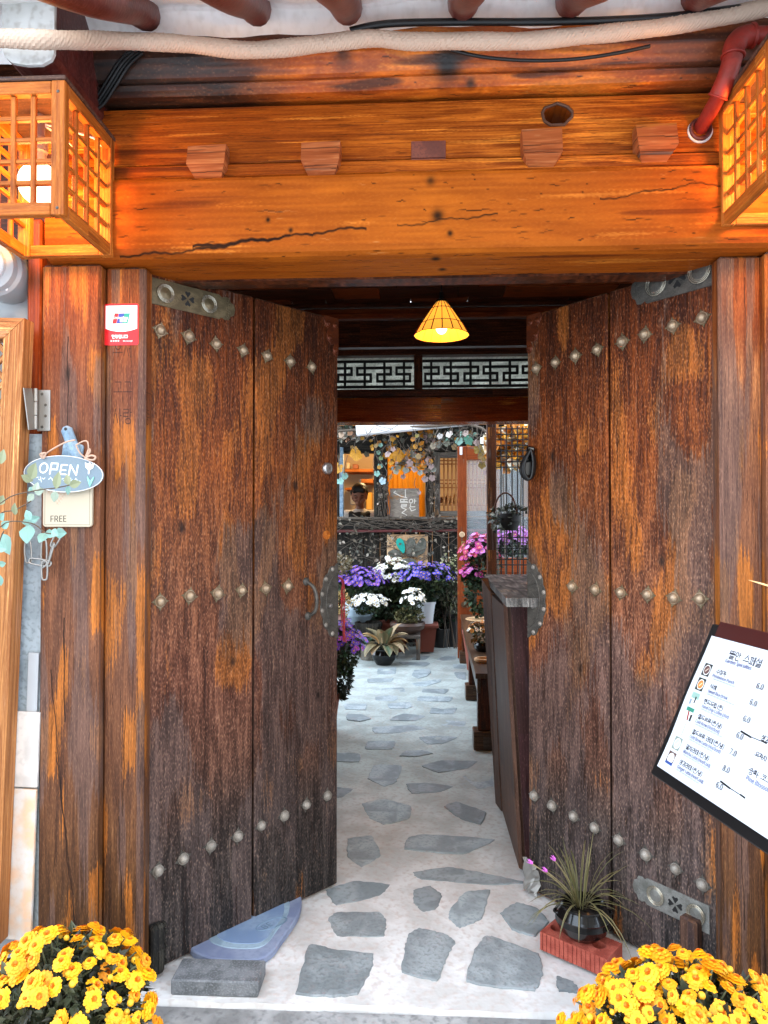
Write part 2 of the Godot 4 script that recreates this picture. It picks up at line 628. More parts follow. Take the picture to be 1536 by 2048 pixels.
func materials() -> void:
	# gate door leaves: brown above, worn orange streaks, greying to charcoal at the foot
	var leaf := [[0.0, Color(0.17, 0.07, 0.03), Color(0.36, 0.16, 0.06), 0.2, 0.05], [0.1, Color(0.2, 0.085, 0.035), Color(0.46, 0.22, 0.085), 0.36, 0.1],
		[0.28, Color(0.25, 0.11, 0.045), Color(0.55, 0.29, 0.12), 0.52, 0.3], [0.45, Color(0.24, 0.13, 0.085), Color(0.53, 0.325, 0.21), 0.43, 0.5],
		[0.6, Color(0.24, 0.125, 0.085), Color(0.51, 0.33, 0.25), 0.3, 0.46], [0.74, Color(0.18, 0.11, 0.085), Color(0.43, 0.295, 0.235), 0.16, 0.46],
		[0.84, Color(0.125, 0.095, 0.085), Color(0.34, 0.29, 0.27), 0.1, 0.55], [1.0, Color(0.105, 0.1, 0.1), Color(0.3, 0.275, 0.265), 0.05, 0.42]]
	var oo := {"worn": Color(0.58, 0.325, 0.125), "veil": Color(0.3, 0.25, 0.24), "dashes": 900, "rings": 0.2, "freq": 11.0, "spk": 3, "len": 30, "con": 1.85, "pw": 40, "ph": 120, "vw": 60, "vh": 200, "vk": 0.6, "wk": 0.74, "wsharp": 5.0, "fleck": 2.8, "wa": 0.3, "wb": 0.28,
		"seam": 0.58, "tone": 0.88, "knots": [[0.2, 0.37, 0.006, 0.7], [0.43, 0.58, 0.005, 0.6], [0.75, 0.3, 0.006, 0.7], [0.88, 0.66, 0.005, 0.7], [0.33, 0.86, 0.006, 0.6]],
		"cracks": [[0.3, 0.12, 0.1, 0.13, 0.3], [0.4, 0.3, 0.55, 0.31, 0.8], [0.3, 0.5, 0.2, 0.49, 0.36], [0.4, 0.7, 0.6, 0.71, 0.74], [0.35, 0.93, 0.4, 0.94, 0.52], [0.5, 0.22, 0.9, 0.22, 1.0], [0.5, 0.8, 0.93, 0.8, 1.0], [0.4, 0.45, 0.93, 0.46, 1.0]]}
	M.leafpics = [wood(384, 1100, 11, leaf, oo)]
	leaf[2][3] = 0.36
	leaf[3][3] = 0.5
	leaf[4][3] = 0.28
	oo.seam = 0.4
	oo.tone = 1.08
	oo.knots = [[0.7, 0.42, 0.006, 0.7], [0.3, 0.6, 0.005, 0.6], [0.15, 0.25, 0.006, 0.7], [0.55, 0.8, 0.005, 0.7]]
	M.leafpics.append(wood(384, 1100, 47, leaf, oo))
	var od := Color(0.42, 0.175, 0.035)
	var ol := Color(0.64, 0.315, 0.07)
	M.lintel = wmat(wood(200, 1400, 5, [[0, od, ol, 0.1, 0.12], [0.5, Color(0.5, 0.235, 0.05), Color(0.7, 0.375, 0.095), 0.12, 0.15], [1, od, ol, 0.1, 0.1]],
		{"worn": Color(0.74, 0.42, 0.14), "veil": Color(0.36, 0.15, 0.04), "dashes": 420, "rings": 0.16, "freq": 3.0, "len": 120, "pw": 12, "ph": 300, "con": 0.75, "fleck": 0.4,
		"knots": [[0.28, 0.52, 0.004, 0.8], [0.5, 0.522, 0.0045, 0.8], [0.42, 0.538, 0.0022, 0.8], [0.66, 0.513, 0.0035, 0.55], [0.14, 0.53, 0.003, 0.8], [0.5, 0.3, 0.0018, 0.9], [0.45, 0.33, 0.0018, 0.8]],
		"cracks": [[0.9, 0.35, 0.1, 0.37, 0.2, 0.43, 0.33], [1.3, 0.385, 0.2, 0.435, 0.36], [0.8, 0.44, 0.36, 0.46, 0.43], [0.35, 0.46, 0.47, 0.49, 0.55, 0.5, 0.6], [0.35, 0.56, 0.73, 0.62, 0.85, 0.6, 0.97], [2.0, 0.03, 0.1, 0.02, 0.3, 0.05, 0.5], [1.5, 0.06, 0.6, 0.03, 0.9]]}), 0.55, 0.08, 0.18)
	M.plank = wmat(wood(170, 1400, 8, [[0, Color(0.42, 0.17, 0.04), Color(0.72, 0.36, 0.09), 0.15, 0.3], [0.3, od, ol, 0.15, 0.1], [0.7, od, Color(0.82, 0.47, 0.15), 0.2, 0.1], [1, od, ol, 0.1, 0.25]],
		{"worn": Color(0.8, 0.46, 0.15), "veil": Color(0.34, 0.14, 0.05), "dashes": 420, "rings": 0.3, "freq": 3.0, "len": 70, "pw": 12, "ph": 260, "con": 1.1, "fleck": 0.3}), 0.55, 0.08, 0.18)
	M.purlin = wmat(wood(170, 1400, 21, [[0, Color(0.06, 0.04, 0.04), Color(0.2, 0.12, 0.08), 0.1, 0.5], [0.24, Color(0.09, 0.055, 0.045), Color(0.36, 0.19, 0.09), 0.2, 0.5], [0.34, Color(0.5, 0.2, 0.04), Color(0.82, 0.42, 0.1), 0.3, 0.2],
		[0.72, Color(0.52, 0.23, 0.05), Color(0.86, 0.46, 0.12), 0.35, 0.12], [0.84, Color(0.38, 0.16, 0.06), Color(0.62, 0.3, 0.1), 0.25, 0.35], [1, Color(0.16, 0.08, 0.05), Color(0.36, 0.19, 0.09), 0.1, 0.5]],
		{"worn": Color(0.8, 0.46, 0.14), "veil": Color(0.24, 0.11, 0.05), "dashes": 300, "rings": 0.3, "freq": 3.0, "len": 60, "pw": 10, "ph": 200, "con": 1.2,
		"knots": [[0.4, 0.535, 0.012, 1.0], [0.62, 0.73, 0.011, 1.0], [0.45, 0.4, 0.007, 0.5], [0.3, 0.565, 0.004, 0.7]], "cracks": [[1.0, 0.7, 0.57, 0.75, 0.8, 0.8, 0.9]]}), 0.45, 0.12, 0.5)
	var post := [[0.0, Color(0.34, 0.15, 0.06), Color(0.6, 0.33, 0.14), 0.2, 0.2], [0.1, Color(0.32, 0.14, 0.06), Color(0.58, 0.32, 0.15), 0.2, 0.25], [0.15, Color(0.3, 0.15, 0.1), Color(0.54, 0.32, 0.19), 0.4, 0.4], [0.3, Color(0.28, 0.16, 0.115), Color(0.54, 0.345, 0.225), 0.42, 0.45],
		[0.5, Color(0.27, 0.165, 0.12), Color(0.52, 0.33, 0.22), 0.36, 0.45], [0.66, Color(0.24, 0.135, 0.09), Color(0.48, 0.31, 0.2), 0.32, 0.42], [0.85, Color(0.18, 0.11, 0.075), Color(0.42, 0.28, 0.16), 0.34, 0.4], [1, Color(0.17, 0.1, 0.06), Color(0.4, 0.25, 0.12), 0.48, 0.3]]
	var po := {"worn": Color(0.66, 0.38, 0.14), "veil": Color(0.36, 0.28, 0.26), "dashes": 260, "rings": 0.12, "freq": 4.0, "len": 50, "pw": 34, "ph": 150, "vw": 40, "vh": 260, "vk": 0.65, "con": 1.15, "fleck": 1.2, "wa": 0.38, "wb": 0.3}
	po.cracks = [[1.2, 0.45, 0.1, 0.47, 0.3], [1.2, 0.12, 0.2, 0.1, 0.4], [1.4, 0.42, 0.48, 0.44, 0.62], [1.0, 0.2, 0.55, 0.5, 0.8, 0.7, 0.92], [1.0, 0.3, 0.66, 0.6, 0.85]]
	po.knots = [[0.62, 0.9, 0.009, 0.7], [0.25, 0.9, 0.006, 0.6], [0.45, 0.15, 0.007, 0.7]]
	M.post0 = wmat(wood(150, 1200, 31, post, po), 0.5, 0.18)
	po.erase("knots")
	po.cracks = [[0.8, 0.55, 0.6, 0.5, 0.75], [0.9, 0.4, 0.75, 0.5, 0.88], [0.6, 0.6, 0.03, 0.62, 0.12]]
	var pics := wood(110, 1200, 37, post, po)
	for ln in [["우세", 22, 125, 26], ["고그", 24, 190, 24], ["사랑", 22, 235, 26]]:      # faint pencilled writing on the post
		hangul(pics[0], ln[0], Vector2(ln[1], ln[2]), ln[3], 1.2, Color(0.12, 0.07, 0.07, 0.6))
	M.post1 = wmat(pics, 0.5, 0.16)
	post[1][3] = 0.5
	post[2][2] = Color(0.72, 0.48, 0.28)
	M.post2 = wmat(wood(110, 1200, 53, post, po), 0.5, 0.18)
	M.amber = wmat(wood(160, 400, 61, [[0, Color(0.5, 0.24, 0.07), Color(0.78, 0.46, 0.17), 0.1, 0.1], [1, Color(0.5, 0.24, 0.07), Color(0.78, 0.46, 0.17), 0.1, 0.1]], {"rings": 0.2, "freq": 5.0, "len": 40, "con": 0.9, "worn": Color(0.8, 0.5, 0.2), "veil": Color(0.45, 0.22, 0.08)}), 0.5, 0.06)
	M.fir = wmat(wood(160, 700, 67, [[0, Color(0.44, 0.25, 0.12), Color(0.76, 0.54, 0.33), 0.15, 0.12], [1, Color(0.42, 0.23, 0.11), Color(0.74, 0.51, 0.3), 0.15, 0.12]], {"rings": 0.45, "freq": 12.0, "len": 90, "con": 0.8, "worn": Color(0.88, 0.66, 0.42), "veil": Color(0.6, 0.42, 0.3)}), 0.6, 0.16)
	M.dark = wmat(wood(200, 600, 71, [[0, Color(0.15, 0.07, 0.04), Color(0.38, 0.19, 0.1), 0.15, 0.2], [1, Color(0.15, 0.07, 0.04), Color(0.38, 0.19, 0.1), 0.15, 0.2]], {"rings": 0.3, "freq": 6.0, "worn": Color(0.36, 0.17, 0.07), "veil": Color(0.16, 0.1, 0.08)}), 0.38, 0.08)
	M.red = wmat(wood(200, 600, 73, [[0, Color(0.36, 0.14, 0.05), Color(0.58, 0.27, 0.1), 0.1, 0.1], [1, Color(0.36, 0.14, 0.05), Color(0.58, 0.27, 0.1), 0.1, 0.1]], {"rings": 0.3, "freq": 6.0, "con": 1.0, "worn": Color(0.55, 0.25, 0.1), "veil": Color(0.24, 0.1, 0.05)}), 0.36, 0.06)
	M.umber = wmat(wood(200, 600, 79, [[0, Color(0.22, 0.145, 0.115), Color(0.42, 0.31, 0.26), 0.1, 0.2], [1, Color(0.2, 0.14, 0.11), Color(0.4, 0.29, 0.24), 0.1, 0.2]], {"rings": 0.25, "freq": 8.0, "con": 1.0, "worn": Color(0.36, 0.24, 0.16), "veil": Color(0.22, 0.17, 0.17)}), 0.5, 0.05)
	M.grey = wmat(wood(200, 600, 83, [[0, Color(0.24, 0.235, 0.23), Color(0.62, 0.61, 0.6), 0.05, 0.2], [1, Color(0.22, 0.215, 0.21), Color(0.6, 0.59, 0.57), 0.05, 0.2]], {"rings": 0.7, "freq": 9.0, "con": 1.2, "worn": Color(0.6, 0.55, 0.48), "veil": Color(0.3, 0.29, 0.28)}), 0.75, 0.25)
	M.slatgrey = wmat(wood(200, 500, 89, [[0, Color(0.1, 0.095, 0.085), Color(0.25, 0.24, 0.215), 0.05, 0.3], [1, Color(0.1, 0.095, 0.09), Color(0.24, 0.225, 0.205), 0.05, 0.3]], {"rings": 0.4, "freq": 8.0, "worn": Color(0.3, 0.28, 0.25), "veil": Color(0.13, 0.13, 0.13)}), 0.8, 0.2)
	M.reddoor = wmat(wood(160, 700, 97, [[0, Color(0.38, 0.17, 0.08), Color(0.6, 0.3, 0.16), 0.1, 0.1], [1, Color(0.36, 0.15, 0.06), Color(0.58, 0.28, 0.13), 0.1, 0.1]], {"rings": 0.2, "freq": 9.0, "con": 0.9}), 0.4, 0.05)
	M.cement = mottled(Color(0.72, 0.71, 0.695), Color(0.81, 0.805, 0.795), Color(0.7, 0.645, 0.61), 512, 0.7, 3, 0.85, 0.3)
	M.cementlip = M.cement.duplicate()
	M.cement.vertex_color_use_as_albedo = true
	M.slab = mottled(Color(0.46, 0.46, 0.455), Color(0.6, 0.6, 0.595), Color(0.37, 0.37, 0.37), 384, 1.1, 5, 0.85, 0.4)
	M.street = mottled(Color(0.7, 0.695, 0.69), Color(0.77, 0.765, 0.76), Color(0.63, 0.62, 0.61), 256, 0.8, 6, 0.9, 0.3)
	M.plaster = mottled(Color(0.8, 0.8, 0.785), Color(0.88, 0.88, 0.87), Color(0.68, 0.66, 0.63), 256, 1.3, 9, 0.85, 0.25)
	M.rafter = mottled(Color(0.27, 0.1, 0.085), Color(0.36, 0.15, 0.125), Color(0.46, 0.3, 0.27), 256, 3.0, 10, 0.4, 0.15)
	M.iron = mottled(Color(0.23, 0.22, 0.205), Color(0.33, 0.315, 0.29), Color(0.45, 0.42, 0.38), 256, 8.0, 12, 0.48, 0.1, 0.35)
	M.brass = mottled(Color(0.36, 0.31, 0.22), Color(0.47, 0.41, 0.3), Color(0.28, 0.24, 0.18), 256, 8.0, 13, 0.38, 0.06, 0.4)
	M.zinc = mottled(Color(0.4, 0.4, 0.38), Color(0.54, 0.54, 0.52), Color(0.34, 0.32, 0.3), 256, 9.0, 14, 0.45, 0.08, 0.3)
	M.copper = mottled(Color(0.34, 0.15, 0.07), Color(0.46, 0.21, 0.09), Color(0.24, 0.11, 0.06), 256, 9.0, 15, 0.4, 0.08, 0.4)
	M.stud = mottled(Color(0.55, 0.47, 0.38), Color(0.67, 0.58, 0.47), Color(0.44, 0.38, 0.32), 128, 20.0, 16, 0.34, 0.05, 0.45)
	M.slate = []
	M.paleslate = []
	for k in 4:
		var f := 0.92 + 0.06 * k
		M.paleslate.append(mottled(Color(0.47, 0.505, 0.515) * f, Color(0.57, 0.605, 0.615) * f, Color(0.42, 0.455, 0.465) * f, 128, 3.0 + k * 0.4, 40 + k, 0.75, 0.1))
		M.slate.append(mottled(Color(0.43, 0.455, 0.46) * f, Color(0.52, 0.545, 0.55) * f, Color(0.36, 0.385, 0.395) * f, 256, 1.6 + k * 0.3, 30 + k, 0.7, 0.3))
	M.steel = mat(Color(0.75, 0.75, 0.74), 0.3, 0.9)
	M.black = mat(Color(0.03, 0.032, 0.035), 0.5)
	M.glossblack = mat(Color(0.035, 0.033, 0.032), 0.14)
	M.leafmat = vmat(0.55, Color(0.12, 0.14, 0.06))
	M.petal = vmat(0.6, Color(0.2, 0.2, 0.15))
	M.white = mat(Color(0.86, 0.87, 0.88), 0.5)
	M.terracotta = mat(Color(0.5, 0.26, 0.2), 0.75)
	M.dull = vmat(0.75)

# ---------------------------------------------------------------- ground
func stone_shape(poly: PackedVector2Array, thick: float) -> SurfaceTool:
	# an irregular flag with a softened, slightly uneven rim; poly is in plan (x, z)
	var st := tool()
	var c := Vector2()
	for p in poly: c += p
	c /= poly.size()
	var ring := PackedVector2Array()
	for i in poly.size():
		var a := poly[i]
		var b := poly[(i + 1) % poly.size()]
		var pa := poly[i - 1]
		var nb := poly[(i + 2) % poly.size()]
		for k in 8:
			var t := k / 8.0
			var cat := a.cubic_interpolate(b, a + (b - nb) * 0.2 if false else pa, nb, t)
			var q := a.lerp(b, t).lerp(cat, 0.3)
			ring.append(q + Vector2(rng.randf_range(-1, 1), rng.randf_range(-1, 1)) * 0.003)
	var n := ring.size()
	var tops := []
	for i in n: tops.append([ring[i], ring[i].lerp(c, 0.03), ring[i].lerp(c, 0.12)])
	var hc := thick + rng.randf_range(-0.001, 0.001)
	for i in n:
		var j := (i + 1) % n
		var lo0 := Vector3(tops[i][0].x, -0.02, tops[i][0].y)
		var lo1 := Vector3(tops[j][0].x, -0.02, tops[j][0].y)
		var e0 := Vector3(tops[i][0].x, thick * 0.35, tops[i][0].y)
		var e1 := Vector3(tops[j][0].x, thick * 0.35, tops[j][0].y)
		var m0 := Vector3(tops[i][1].x, thick * 0.85, tops[i][1].y)
		var m1 := Vector3(tops[j][1].x, thick * 0.85, tops[j][1].y)
		var f0 := Vector3(tops[i][2].x, hc, tops[i][2].y)
		var f1 := Vector3(tops[j][2].x, hc, tops[j][2].y)
		var out := Vector3(ring[i].x - c.x, 0, ring[i].y - c.y)
		quad(st, lo0, lo1, e1, e0, out)
		quad(st, e0, e1, m1, m0, out + Vector3.UP * 0.1)
		quad(st, m0, m1, f1, f0, Vector3.UP)
		tri(st, f0, f1, Vector3(c.x, hc, c.y), Vector3.UP)
	return st

func ground_and_paving() -> void:
	var st := tool()
	quad(st, Vector3(-60, -0.16, 60), Vector3(60, -0.16, 60), Vector3(60, -0.16, -60), Vector3(-60, -0.16, -60), Vector3.UP)
	structure(put("ground", st, M.street))
	st = tool()
	span(st, Vector3(-3.0, -0.155, 0.028), Vector3(3.0, -0.012, 1.05), 0.012)
	structure(put("doorstep", st, M.slab))
	var pave := thing("pavement", "", "")
	structure(pave)
	st = tool()      # the cement bed, gently uneven
	var rr := func(x: float, z: float) -> Vector3:
		return Vector3(x, 0.0035 * sin(x * 5.0 + z * 2.0) * sin(z * 4.0 - x) + 0.002 * sin(x * 17.0) * sin(z * 15.0), z)
	# the bed by the gate is newer, pinkish cement; in the court it is older and grey-green
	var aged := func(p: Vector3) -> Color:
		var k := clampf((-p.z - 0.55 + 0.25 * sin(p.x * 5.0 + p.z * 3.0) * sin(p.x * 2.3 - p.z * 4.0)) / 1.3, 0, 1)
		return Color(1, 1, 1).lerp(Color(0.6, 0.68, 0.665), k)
	var xs := 60
	for i in xs:
		for j in 90:
			var x0 := -3.0 + 6.0 * i / xs
			var x1 := -3.0 + 6.0 * (i + 1) / xs
			var z0 := 0.02 - 6.3 * j / 90.0
			var z1 := 0.02 - 6.3 * (j + 1) / 90.0
			var q := [rr.call(x0, z0), rr.call(x1, z0), rr.call(x1, z1), rr.call(x0, z1)]
			for k in [0, 2, 1, 0, 3, 2]:
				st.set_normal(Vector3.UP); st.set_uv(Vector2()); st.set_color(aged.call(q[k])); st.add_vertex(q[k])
	put("cement_bed", st, M.cement, pave)
	st = tool()
	for i in 90:      # the ragged cement lip over the doorstep
		var x0 := -3.0 + i * 6.0 / 90
		var x1 := x0 + 6.0 / 90
		var a0 := 0.02 + 0.006 * sin(x0 * 9.0) + 0.004 * sin(x0 * 31.0)
		var a1 := 0.02 + 0.006 * sin(x1 * 9.0) + 0.004 * sin(x1 * 31.0)
		quad(st, rr.call(x0, 0.0), rr.call(x1, 0.0), Vector3(x1, 0, a1 + 0.008), Vector3(x0, 0, a0 + 0.008), Vector3.UP)
		quad(st, Vector3(x0, 0, a0 + 0.008), Vector3(x1, 0, a1 + 0.008), Vector3(x1, -0.02, a1 + 0.014), Vector3(x0, -0.02, a0 + 0.014), Vector3(0, 0.3, 1))
	put("cement_lip", st, M.cementlip, pave)
	var A := [[605,210,660,190,725,190,690,215],[785,212,840,193,915,192,915,215,830,222],[515,235,690,235,725,243,690,262,550,252],[360,280,480,272,470,318,345,320],[620,295,720,285,732,310,700,335,650,348,605,330],
		[285,357,455,353,435,377,290,380],[915,310,990,310,990,360,930,345],[900,250,985,255,985,280,910,275],[610,388,740,368,800,360,795,378,700,408,640,405],[385,430,530,420,540,450,395,458],[690,430,860,433,830,462,680,455],
		[340,488,440,478,520,490,460,518,345,510],[660,485,885,488,860,520,650,515],[430,540,575,528,598,555,560,572,445,570],[750,568,825,578,920,570,890,612,740,605],[110,540,260,540,250,580,120,575],[480,630,545,612,685,628,620,660,450,655],
		[130,615,230,618,290,645,220,662,130,650],[840,662,985,670,975,700,870,710,785,685],[330,710,600,698,690,720,500,750,345,750],[661,785,800,775,920,785,830,825,720,830],[285,815,465,812,450,865,270,865],[560,885,680,880,740,900,620,920,520,915],
		[40,900,210,905,205,958,40,955],[690,990,820,955,1060,960,990,1010,800,1035],[335,990,515,995,480,1100,400,1135,290,1080],[570,1125,720,1120,885,1142,800,1180,610,1190],[980,1070,1180,1060,1190,1140,1080,1150],[40,1150,160,1165,90,1220,40,1225],
		[250,1270,400,1240,580,1290,560,1370,400,1410,300,1370],[850,1290,930,1260,1130,1330,1090,1405,960,1370],[140,1530,300,1510,360,1640,230,1720,140,1650],[590,1520,700,1495,1170,1530,960,1625,570,1595],[640,1770,870,1735,1130,1780,1400,1840,1160,1855,700,1820]]
	var Bl := [[290,345,420,305,580,320,540,375,340,415],[715,350,790,330,845,370,820,435,760,450,715,410],[905,430,970,360,1080,352,1040,480,940,525,890,480],[1140,460,1220,405,1320,430,1380,500,1310,570,1200,535],
		[285,490,330,458,540,455,580,500,560,575,330,580],[190,620,240,618,320,640,510,660,505,740,430,860,300,875,130,855],[690,560,740,535,860,560,920,600,870,690,830,795,650,755,670,620],[1060,575,1110,575,1330,660,1350,760,1310,840,1130,830,970,795,1010,650],[1420,770,1500,800,1540,850,1430,840]]
	for set in [[A, 660.0, 1260.0, 3.657], [Bl, 540.0, 1640.0, 2.4774]]:
		for s in set[0]:
			var poly := PackedVector2Array()
			for i in range(0, s.size(), 2):
				var w := pg(set[1] + s[i] / set[3], set[2] + s[i + 1] / set[3], 0.003)
				poly.append(Vector2(w.x, w.z))
			var mid := Vector2()
			for q in poly: mid += q / poly.size()
			if mid.y < -0.45:
				for i in poly.size(): poly[i] = mid + (poly[i] - mid) * 1.1
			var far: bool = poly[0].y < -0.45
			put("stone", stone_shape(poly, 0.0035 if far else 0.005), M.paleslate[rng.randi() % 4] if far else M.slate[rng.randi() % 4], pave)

func more_materials() -> void:
	M.gloss = wmat(wood(200, 600, 101, [[0, Color(0.3, 0.12, 0.04), Color(0.5, 0.23, 0.08), 0.1, 0.1], [1, Color(0.3, 0.12, 0.04), Color(0.5, 0.23, 0.08), 0.1, 0.1]], {"rings": 0.3, "freq": 5.0, "con": 1.0}), 0.2, 0.1)
	M.paper = mottled(Color(0.8, 0.8, 0.78), Color(0.9, 0.9, 0.88), Color(0.6, 0.59, 0.57), 128, 4.0, 8, 0.8, 0.0)
	M.paper.backlight_enabled = true
	M.paper.backlight = Color(0.95, 0.95, 0.93)
	M.black2 = mat(Color(0.025, 0.022, 0.02), 0.6)
	M.dullstud = mottled(Color(0.48, 0.455, 0.42), Color(0.6, 0.57, 0.53), Color(0.36, 0.34, 0.32), 128, 20.0, 17, 0.5, 0.05, 0.25)
	M.whitezinc = mat(Color(0.55, 0.54, 0.52), 0.5, 0.4)
	M.bulb = mat(Color(1, 0.95, 0.85), 0.4)
	M.bulb.emission_enabled = true
	M.bulb.emission = Color(1.0, 0.93, 0.8)
	M.bulb.emission_energy_multiplier = 3.0
	M.shade = mat(Color(0.95, 0.7, 0.2), 0.4)
	M.shade.emission_enabled = true
	M.shade.emission = Color(1.0, 0.78, 0.3)
	M.shade.emission_energy_multiplier = 0.5
	M.shade.backlight_enabled = true
	M.shade.backlight = Color(0.3, 0.2, 0.05)
	M.redglass = mat(Color(0.55, 0.1, 0.04), 0.3)
	M.tape = mat(Color(0.76, 0.665, 0.585), 0.65)
	M.redpvc = mottled(Color(0.46, 0.1, 0.06), Color(0.58, 0.14, 0.085), Color(0.5, 0.24, 0.18), 128, 9.0, 18, 0.55, 0.04)
	M.bluewood = mottled(Color(0.42, 0.53, 0.62), Color(0.55, 0.65, 0.72), Color(0.36, 0.45, 0.52), 128, 14.0, 19, 0.6, 0.1)
	M.steel2 = mat(Color(0.56, 0.55, 0.53), 0.4, 0.75)
	M.greywall = mottled(Color(0.52, 0.54, 0.55), Color(0.6, 0.62, 0.63), Color(0.48, 0.49, 0.5), 128, 1.0, 20, 0.85, 0.1)
	M.galv = mottled(Color(0.6, 0.66, 0.7), Color(0.68, 0.74, 0.78), Color(0.5, 0.54, 0.57), 128, 5.0, 22, 0.45, 0.04, 0.15)
	M.glass = mat(Color(0.9, 0.95, 0.97, 0.12), 0.05)
	M.glass.metallic_specular = 0.2
	M.glass.transparency = BaseMaterial3D.TRANSPARENCY_ALPHA
	M.tan = mat(Color(0.75, 0.56, 0.36), 0.7)
	M.stem = mat(Color(0.2, 0.2, 0.12), 0.7)
	M.twig = mat(Color(0.36, 0.32, 0.28), 0.8)
	M.grey2 = wmat(wood(160, 500, 113, [[0, Color(0.3, 0.28, 0.26), Color(0.5, 0.47, 0.44), 0.15, 0.2], [1, Color(0.3, 0.28, 0.26), Color(0.5, 0.47, 0.43), 0.2, 0.2]], {"rings": 0.3, "worn": Color(0.55, 0.42, 0.3), "veil": Color(0.24, 0.23, 0.22)}), 0.75, 0.1)
	M.ply = wmat(wood(120, 200, 117, [[0, Color(0.76, 0.6, 0.44), Color(0.86, 0.73, 0.58), 0.05, 0.05], [1, Color(0.76, 0.6, 0.44), Color(0.86, 0.73, 0.58), 0.05, 0.05]], {"con": 0.8}), 0.7, 0.02)
	M.slatlight = mottled(Color(0.36, 0.37, 0.33), Color(0.46, 0.46, 0.42), Color(0.27, 0.27, 0.25), 128, 6.0, 24, 0.7, 0.2)
	M.plum = wmat(wood(200, 600, 131, [[0, Color(0.16, 0.09, 0.09), Color(0.32, 0.2, 0.2), 0.1, 0.2], [1, Color(0.15, 0.09, 0.08), Color(0.3, 0.19, 0.18), 0.1, 0.2]], {"rings": 0.2, "con": 1.0, "worn": Color(0.34, 0.22, 0.18), "veil": Color(0.24, 0.17, 0.18)}), 0.42, 0.04)
	M.bench = wmat(wood(200, 600, 137, [[0, Color(0.2, 0.14, 0.1), Color(0.4, 0.3, 0.22), 0.15, 0.2], [1, Color(0.2, 0.14, 0.1), Color(0.4, 0.29, 0.21), 0.15, 0.2]], {"rings": 0.3, "con": 1.0, "worn": Color(0.45, 0.32, 0.2), "veil": Color(0.3, 0.26, 0.24)}), 0.3, 0.05)
	M.reddark = wmat(wood(120, 500, 139, [[0, Color(0.22, 0.11, 0.05), Color(0.38, 0.2, 0.1), 0.1, 0.1], [1, Color(0.12, 0.07, 0.04), Color(0.24, 0.13, 0.08), 0.1, 0.1]], {"con": 1.0}), 0.5, 0.06)
	M.matting = mat(Color(0.82, 0.66, 0.48), 0.8)
	M.concrete = mottled(Color(0.32, 0.3, 0.27), Color(0.42, 0.4, 0.36), Color(0.22, 0.2, 0.18), 128, 8.0, 25, 0.9, 0.2)
	M.basalt = mottled(Color(0.34, 0.35, 0.36), Color(0.44, 0.45, 0.46), Color(0.56, 0.57, 0.58), 256, 5.0, 26, 0.8, 0.25)
	M.brick = mottled(Color(0.55, 0.22, 0.16), Color(0.66, 0.32, 0.25), Color(0.46, 0.2, 0.16), 256, 6.0, 27, 0.85, 0.25)
	M.glazed = mottled(Color(0.045, 0.042, 0.04), Color(0.08, 0.075, 0.07), Color(0.11, 0.1, 0.09), 128, 12.0, 28, 0.16, 0.06)
	M.folder = mat(Color(0.045, 0.05, 0.055), 0.35)
	M.mortise = mottled(Color(0.36, 0.15, 0.1), Color(0.44, 0.2, 0.13), Color(0.3, 0.12, 0.08), 128, 8.0, 29, 0.5, 0.05)
	M.ring = mat(Color(0.72, 0.69, 0.62), 0.25, 0.7)
	M.pegwood = wmat(wood(120, 300, 141, [[0, Color(0.5, 0.24, 0.11), Color(0.74, 0.44, 0.26), 0.1, 0.1], [1, Color(0.5, 0.24, 0.11), Color(0.72, 0.42, 0.22), 0.1, 0.1]], {"con": 1.3, "rings": 0.15, "freq": 4.0, "dashes": 160, "len": 20}), 0.6, 0.06)
	M.limewash = mottled(Color(0.9, 0.9, 0.89), Color(0.95, 0.95, 0.945), Color(0.82, 0.81, 0.79), 256, 1.3, 9, 0.85, 0.2)
	M.socket = mat(Color(0.5, 0.45, 0.4), 0.5)

# ---------------------------------------------------------------- the gatehouse
var leaf_xf := Transform3D()

func hit(px: float, py: float) -> Vector2:      # a point on the face of the door leaf being built, in its own axes
	var d := ray(px, py)
	var n := leaf_xf.basis.z
	var p := EYE + d * ((leaf_xf.origin - EYE).dot(n) / d.dot(n))
	var l := leaf_xf.affine_inverse() * p
	return Vector2(l.x, l.y)

func lie(p: Vector2, out := 0.0) -> Transform3D:
	return Transform3D(Basis(), Vector3(p.x, p.y, out))

func beam_sweep(st: SurfaceTool, prof: Array, x0: float, x1: float, steps := 24, wob := 0.0) -> void:
	# prof: [z, y] pairs; a log or beam along x with a shaped front
	var acc := [0.0]
	for i in prof.size() - 1: acc.append(acc[-1] + Vector2(prof[i][0], prof[i][1]).distance_to(Vector2(prof[i + 1][0], prof[i + 1][1])))
	for s in steps:
		for i in prof.size() - 1:
			var q := []
			var uv := []
			for w in [[s, i], [s + 1, i], [s + 1, i + 1], [s, i + 1]]:
				var x: float = lerpf(x0, x1, float(w[0]) / steps)
				var e: Array = prof[w[1]]
				q.append(Vector3(x, e[1] + wob * sin(x * 7.0) * sin(x * 3.1 + 1.0), e[0] + wob * sin(x * 9.0 + 2.0)))
				uv.append(Vector2(acc[w[1]] / acc[-1], float(w[0]) / steps))
			quad(st, q[0], q[1], q[2], q[3], Vector3(0, q[0].y - 0.5 * (prof[0][1] + prof[-1][1]) , 0.06), uv[0], uv[1], uv[2], uv[3])

